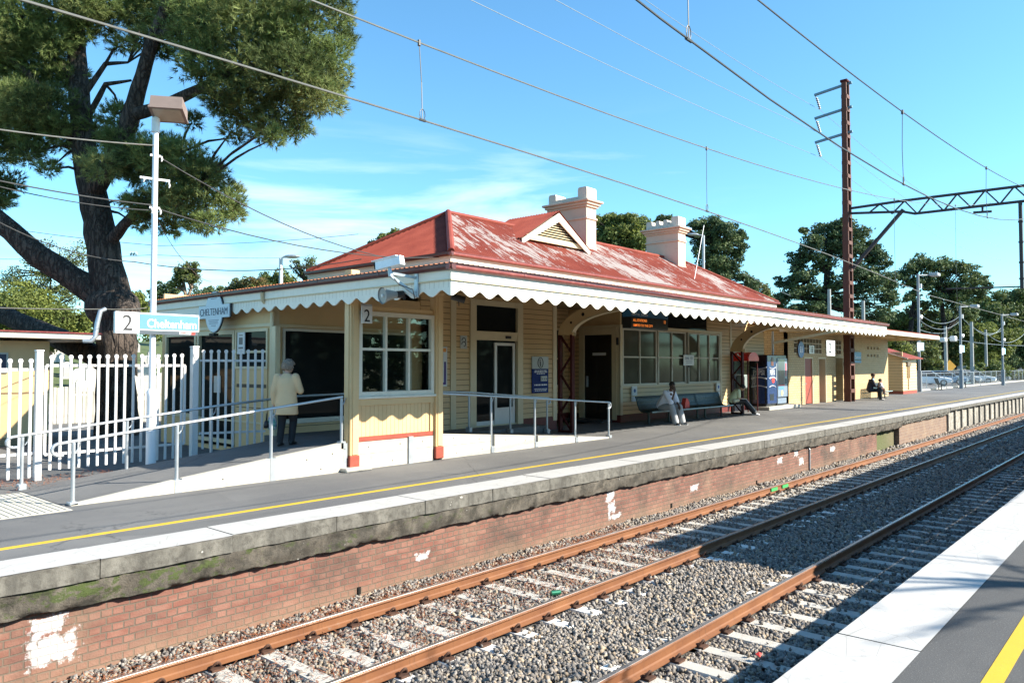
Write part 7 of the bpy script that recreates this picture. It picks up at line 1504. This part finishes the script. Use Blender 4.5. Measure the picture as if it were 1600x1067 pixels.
J = dict(hil=(-.09, 0, .53), hir=(.09, 0, .53), pe=(0, 0, .6), ch=(0, .08, 1.0), ne=(0, .13, 1.16), he=(0, .18, 1.31), shl=(-.19, .08, 1.07), shr=(.19, .08, 1.07), knl=(-.12, .5, .53), knr=(.12, .5, .55), anl=(-.1, .6, .085), anr=(.12, .52, .085), elr=(.24, .2, .78), wrr=(.1, .46, .74), ell=(-.24, .2, .78), wrl=(-.1, .46, .74))
navy_c = M('dark_navy_cloth', (.010, .012, .025), .8, .3, 6)
ft, P, fw, rt = sitter('person in dark clothes and a brimmed hat sitting on the far bench with a child', Of, R(-55), J, 1.05, skin_mat('medium_skin', (.36, .19, .12)), navy_c, M('black_trousers_far', (.010, .010, .012), .8), M('pale_shoes', (.5, .45, .4), .5), bk_hair, 160, (0, 1, -.25), (0, .1, 1), {'r': ((-.3, .8, 0), (-1, 0, 0), .5), 'l': ((.3, .8, 0), (1, 0, 0), .5)}, .04, .02)
m = MB(); h = P['he'] + UZ * .06; m.tube([h, h + UZ * .012], [.19, .19], 20); m.tube([h + UZ * .01, h + UZ * .08, h + UZ * .12], [.115, .11, .07], 18); hb_ = m.build('hat', M('dark_brown_hat', (.06, .025, .015), .8), ft); m = MB(); m.tube([P['ne'] + UZ * .01, P['ne'] - UZ * .1 + fw * .09], [.09, .05], 12); m.build('scarf', M('pale_blue_scarf', (.25, .42, .55), .8), ft)
Oc = P['hir'].lerp(P['knr'], .95); Oc.z = 0
J = dict(hil=(-.06, 0, .70), hir=(.06, 0, .70), pe=(0, 0, .74), ch=(0, .03, .93), ne=(0, .04, 1.02), he=(0, .06, 1.13), shl=(-.11, .02, .97), shr=(.11, .02, .97), knl=(-.07, .24, .68), knr=(.07, .24, .68), anl=(-.07, .27, .42), anr=(.07, .27, .42), elr=(.14, .06, .82), wrr=(.1, .18, .78), ell=(-.14, .06, .82), wrl=(-.1, .18, .78))
sitter('small child in a white top sitting on the lap of the person in the hat', Oc, R(-50), J, .98, skin_mat('child_skin', (.42, .24, .16)), M('white_top_cloth', (.72, .72, .76), .85), navy_c, M('child_shoes', (.4, .35, .3), .5), M('dark_brown_hair', (.03, .018, .01), .7, .4, 60), 140, (0, 1, 0), (0, 0, 1), {'r': ((-.3, .8, 0), (0, 0, -1), .5), 'l': ((.3, .8, 0), (0, 0, -1), .5)}, -.03, -.03)

# ================================================================== FAR PLATFORM, CAR PARK
lampgrey = M('grey_lamp_paint', (.20, .22, .24), .5)
def plamp(X, Y, H, lab, arm=1):
    t = empty('platform_lamp', (X, Y, 0), lab, 'lamp post', 'far platform lamps'); m = MB(); m.tube([(X, Y, 0), (X, Y, 1.6)], .17, 12); m.tube([(X, Y, 1.6), (X, Y, H)], .095, 12); m.build('pole', lampgrey, t)
    m = MB(); m.bbox((X - .75, Y - .08, 3.05), (X - .12, Y - .02, 3.75), .01); m.build('number_plate', whitesign, t); m = MB(); m.bbox((X - .12, Y - .08, 3.15), (X + 1.1, Y - .02, 3.75), .01); m.build('name_plate', M('light_blue_plate', (.35, .6, .8), .4), t)
    m = MB(); m.bar((X, Y, H - .1), (X + arm * 1.3, Y - arm*.9, H - .02), .08, .08); m.bbox((X + arm * 1.2 - .45, Y - arm*.9 - .3, H - .15), (X + arm * 1.2 + .45, Y - arm*.9 + .3, H + .1), .04); m.build('lamp_head', galv_d, t)
    m = MB(); m.tube([(X + .2, Y - .1, H - 1.1), (X + .2, Y - .1, H - .75)], .12, 10); m.tube([(X + .1, Y - .1, H * .62), (X + .3, Y - .1, H * .62 + .2)], .14, 10); m.build('loudspeaker', whitep, t)
plamp(64.1, 15.2, 9.0, 'first platform lamp with blue name plate right beside the weatherboard shed'); plamp(75.4, 14.6, 7.2, 'second platform lamp with blue name plate between the two far benches'); plamp(90.4, 13.8, 7.2, 'third platform lamp with blue name plate near the dark car')
def ypole(u, D, vt, lab, head=False):
    b = onview(D, u); q = at(u, vt, D=1); zt = at(u, vt, D=D / (q.x * math.cos(TH) + q.y * math.sin(TH))).z; t = empty('yard_pole', b, lab, 'pole', 'tall posts in the car park'); m = MB(); m.tube([b, b + UZ * zt], [.2, .15], 10); m.build('post', M('grey_timber_post', (.30, .31, .30), .8, .2, 3), t)
    if head: m = MB(); p = b + UZ * (zt - 1.5); m.bbox(p + Vector((-1.4, -.3, -.25)), p + Vector((-.5, .3, .25)), .1); m.bbox(p + Vector((.4, -.9, -.15)), p + Vector((1.3, -.3, .45)), .1); m.build('floodlight', whitep, t)
ypole(1478, 84, 510, 'grey post with two white floodlights left in the car park', True); ypole(1519, 78, 503, 'tall grey post just right of the second platform lamp'); ypole(1541, 95, 515, 'grey post left of the third platform lamp'); ypole(1594, 110, 520, 'dark post at the right edge of the photograph'); ypole(1297, 70, 452, 'thin pale post left of the red mast', False); ypole(1350, 74, 470, 'thin pale post right of the red mast', False)
for k, (a, b) in enumerate((((1437, 490), (1502, 492)), ((1437, 500), (1502, 500)), ((1502, 495), (1568, 515)), ((1520, 510), (1568, 508)), ((1541, 520), (1600, 522)), ((1437, 515), (1478, 520)), ((1480, 528), (1600, 540)))): swire(['upper', 'second', 'third', 'fourth', 'fifth', 'sixth', 'lowest'][k] + ' sagging wire between the far posts', [at(a[0], a[1], D=80), at(b[0], b[1], D=84)], 1.0 if k < 5 else .2, .022, thinw)
def mat_mesh():
    m, n, l, b = new_mat('chain_link_mesh'); co = coords(n, l, (1, 1, 1), 'World'); v = nd(n, 'ShaderNodeTexBrick'); b.inputs['Base Color'].default_value = (.16, .17, .18, 1); b.inputs['Metallic'].default_value = .3; b.inputs['Roughness'].default_value = .5
    s = n.new('ShaderNodeSeparateXYZ'); l.new(co, s.inputs[0]); a = mth(n, l, 'ADD', s.outputs[0], s.outputs[2]); c = mth(n, l, 'SUBTRACT', s.outputs[0], s.outputs[2])
    k = lambda q: mth(n, l, 'LESS_THAN', mth(n, l, 'ABSOLUTE', mth(n, l, 'SUBTRACT', mth(n, l, 'FRACT', mth(n, l, 'MULTIPLY', q, 12)), .5)), .022); f = mth(n, l, 'MAXIMUM', k(a), k(c))
    t = n.new('ShaderNodeBsdfTransparent'); x = n.new('ShaderNodeMixShader'); l.new(f, x.inputs[0]); l.new(t.outputs[0], x.inputs[1]); l.new(b.outputs[0], x.inputs[2]); l.new(x.outputs[0], n['Material Output'].inputs[0]); return m
cf = empty('chain_link_fence', (80, 15.75, 0), 'grey chain link fence along the far platform in front of parked cars', 'fence'); m = MB(); m.box((62.5, 15.745, .1), (118, 15.755, 1.35)); m.build('mesh', mat_mesh(), cf)
for i in range(19): m = MB(); m.tube([(62.5 + i * 3.05, 15.77, 0), (62.5 + i * 3.05, 15.77, 1.42)], .03, 8); m.build('fence_post', galv, cf)
m = MB(); m.tube([(62.5, 15.77, 1.36), (118, 15.77, 1.36)], .022, 6); m.build('top_rail', galv, cf); m = MB(); m.box((62.5, 15.6, -.02), (118, 15.9, .12)); m.build('kerb', conc, cf)
bf = empty('timber_fence', (100, 42, 0), 'pale timber fence climbing behind the car park', 'fence'); a, b = onview(118, 1470), onview(112, 1548); m = MB(); q = (b - a).normalized(); nn_ = int((b - a).length / .25)
for i in range(nn_): p = a.lerp(b, (i + .5) / nn_); m.bar(p, p + UZ * (2.2 + 1.6 * i / nn_), .22, .03, up=(-q.y, q.x, 0))
m.build('paling', M('silver_palings', (.36, .34, .31), .9, .2, 3), bf)
tyre_m = M('tyre_rubber', (.015, .015, .015), .8); rim_m = M('wheel_rim_metal', (.5, .5, .52), .3, .1, 5, metal=.8); tail_m = M('tail_lamp_red', (.4, .02, .02), .3); headl = M('headlamp_glass', (.7, .72, .75), .15); car_glass = mat_glass('car_glass', (.02, .025, .03), .03)
def car(label, x, y, ang, col, name='parked_car', scale=1.0, wagon=False):
    t = empty(name, (0, 0, 0), label, 'car', 'cars in the car park'); pm = M('car_paint_' + str(len(label)) + label[:3], col, .25, .04, 3, coat=.6)
    st = [(-2.15, .45, .62, .72), (-2.1, .28, .80, .80), (-1.75, .22, .93, .85), (-1.0, .20, .96, .87), (0, .2, .95, .88), (.75, .2, .93, .87), (1.45, .22, .84, .83), (2.0, .28, .72, .74), (2.12, .40, .58, .62)]; m = MB(); vs = []
    for x_, zb, zt, w in st: vs += [(x_, -w, zb + .08), (x_, -w * 1.0, (zb + zt) / 2), (x_, -w * .94, zt - .05), (x_, -w * .82, zt), (x_, w * .82, zt), (x_, w * .94, zt - .05), (x_, w, (zb + zt) / 2), (x_, w, zb + .08), (x_, w * .9, zb), (x_, -w * .9, zb)]
    k = 10; m.add(vs, [(i*k+j, i*k+(j+1) % k, (i+1)*k+(j+1) % k, (i+1)*k+j) for i in range(len(st) - 1) for j in range(k)] + [tuple(range(k))[::-1], tuple(range((len(st)-1)*k, len(st)*k))]); body = m.build('body', pm, t, smooth=True, angle=35)
    ex = -1.95 if wagon else -1.45; g = [(ex, .80, .93), (ex + .35, .70, 1.40), (.35, .70, 1.42), (1.05, .80, .92)]; m = MB(); vs = []
    for x_, w, z in g: vs += [(x_, -w, z - .01), (x_, w, z - .01)]
    m.add(vs, [(0, 2, 3, 1), (2, 4, 5, 3), (4, 6, 7, 5), (0, 6, 4, 2), (1, 3, 5, 7)]); m.build('glazing', car_glass, t)
    m = MB(); m.hexa([(ex + .33, -.69, 1.395), (.36, -.69, 1.415), (.36, .69, 1.415), (ex + .33, .69, 1.395), (ex + .45, -.62, 1.45), (.2, -.62, 1.47), (.2, .62, 1.47), (ex + .45, .62, 1.45)])
    for sd in (-1, 1):
        for (a, b) in ((0, 1), (3, 2)): m.bar((g[a][0], sd * (g[a][1] + .005), g[a][2]), (g[b][0], sd * (g[b][1] + .005), g[b][2]), .06, .05)
        m.bar((-.35, sd * .76, .93), (-.35, sd * .705, 1.4), .07, .03)
    m.build('roof', pm, t, smooth=True, angle=35)
    for x_ in (-1.32, 1.34):
        for sd in (-1, 1):
            m = MB(); m.tube([(x_, sd * .70, .31), (x_, sd * .89, .31)], .31, 18); wh = m.build('wheel', tyre_m, t); m = MB(); m.tube([(x_, sd * .88, .31), (x_, sd * .905, .31)], [.2, .17], 14); m.build('rim', rim_m, wh)
    for sd in (-1, 1):
        m = MB(); m.bbox((1.98, sd * .42, .52), (2.10, sd * .70, .66), .02); m.build('headlight', headl, t); m = MB(); m.bbox((-2.16, sd * .50, .58), (-2.08, sd * .76, .76), .02); m.build('tail_light', tail_m, t)
    m = MB(); m.box((2.11, -.26, .36), (2.14, .26, .48)); m.build('number_plate', whitesign, t)
    t.location = (x, y, 0); t.rotation_euler.z = ang; t.scale = (scale,) * 3; return t
for u, D, a, col, lab, wg in ((1450, 76, -78, (.75, .76, .77), 'white car parked nearest the shed behind the chain link fence', False), (1476, 80, -80, (.22, .32, .42), 'blue grey car parked second behind the chain link fence', True), (1498, 84, -82, (.45, .47, .48), 'silver car parked behind the second platform lamp', False), (1521, 85, -78, (.72, .73, .72), 'white car parked behind the tall grey post', True), (1545, 92, -80, (.20, .21, .23), 'charcoal car parked left of the third platform lamp', False), (1462, 98, -85, (.03, .03, .035), 'black car parked in the second row behind the white one', True), (1572, 108, -75, (.018, .02, .025), 'dark car with pale windscreen below the green bank', False), (1552, 112, -60, (.30, .03, .03), 'dark red car in the farthest row', False), (1510, 106, -60, (.5, .52, .55), 'pale grey car in the farthest row', True), (1594, 106, -70, (.4, .41, .42), 'grey car high at the right edge', True)):
    p = onview(D, u); car(lab, p.x, p.y, R(a), col, wagon=wg)
m = MB(); p = onview(88, 1484); m.tube([p, p + UZ * 1.2], .04, 6); m.slab([p + UZ * 1.5 + RT * (.75 * math.cos(R(q))) + UZ * (.75 * math.sin(R(q)) + .4) for q in (0, 90, 180, 270)], (0, .02, 0)); tag(m.build('road_sign', M('amber_sign', (.6, .3, .03), .5)), 'amber diamond road sign among the parked cars', 'sign')

# platform shelter on the nearer platform: it stands outside the photograph and shades the tracks
ns = empty('platform_shelter', (26, -.5, 0), 'iron roofed shelter on the nearer platform that shades the tracks', 'shelter')
m = MB(); m.box((15.65, -2.7, 3.58), (60, .95, 3.66)); m.build('roof', roof_rust, ns); m = MB()
for x in range(17, 60, 6): m.box((x, -1.0, 0), (x + .16, -.84, 3.58))
m.build('post', cream, ns)

# bare tree behind the nearer platform: it stands outside the photograph and throws streaky shade on the white edge
bt = empty('bare_tree', (13.5, -7.5, 0), 'bare branched tree behind the nearer platform', 'tree'); m = MB(); limb(m, [(13.5, -7.5, 0), (13.4, -7.3, 3), (13.3, -6.8, 6.5)], [.2, .15, .06], 9)
for i in range(26):
    a = Vector((13.4, -7.2, random.uniform(3.2, 6.5))); q = random.uniform(0, 6.28); L = random.uniform(1.2, 3.4); e = a + Vector((math.cos(q) * L, math.sin(q) * L * .8, random.uniform(.1, 1.2))); limb(m, [a, a.lerp(e, .5) + UZ * .15, e], [.05, .03, .012], 5, .4)
    for k in range(3): t_q = a.lerp(e, random.uniform(.4, .95)); limb(m, [t_q, t_q + Vector((random.uniform(-.9, .9), random.uniform(-.7, .7), random.uniform(-.1, .5)))], [.018, .008], 4, .3)
m.build('trunk', bark_d, bt)
# far wood that closes the view beyond the car park
g = []
for i in range(90):
    u = random.uniform(1370, 1760); D = random.uniform(135, 165); v = random.uniform(505, 578); b = onview(D, u); k = D / FPX; g.append((b + UZ * (2 + (571 - v) * k), random.uniform(14, 26) * k))
for i in range(50):
    u = random.uniform(-120, 330); D = random.uniform(92, 120); v = random.uniform(490, 560); b = onview(D, u); k = D / FPX; g.append((b + UZ * (2 + (571 - v) * k), random.uniform(16, 26) * k))
o = leafmesh('distant_wood', g, .36, [dk_b, ol_a, dk_a], None, 1.3, .8, 1.5, wts=[.4, .35, .25], seed=91); tag(o, 'distant dark green wood closing the view beyond the car park', 'wood', kind='stuff')

# hedge behind the nearer platform: unseen, added to darken reflections in the station windows
hd = empty('backdrop', (20, -14, 0), 'added unseen leafy hedge behind the nearer platform', 'backdrop'); g = [((-25 + i * 2.2 + random.uniform(-.5, .5), -14 + random.uniform(-.6, .6), random.uniform(1.8, 4.6)), random.uniform(1.6, 2.4)) for i in range(44)] + [((-25 + i * 2.6, -14, 1.2), 1.6) for i in range(38)]
leafmesh('foliage', g, .34, [dk_a, dk_b], hd, 1.2, 1, 1.5, seed=5)
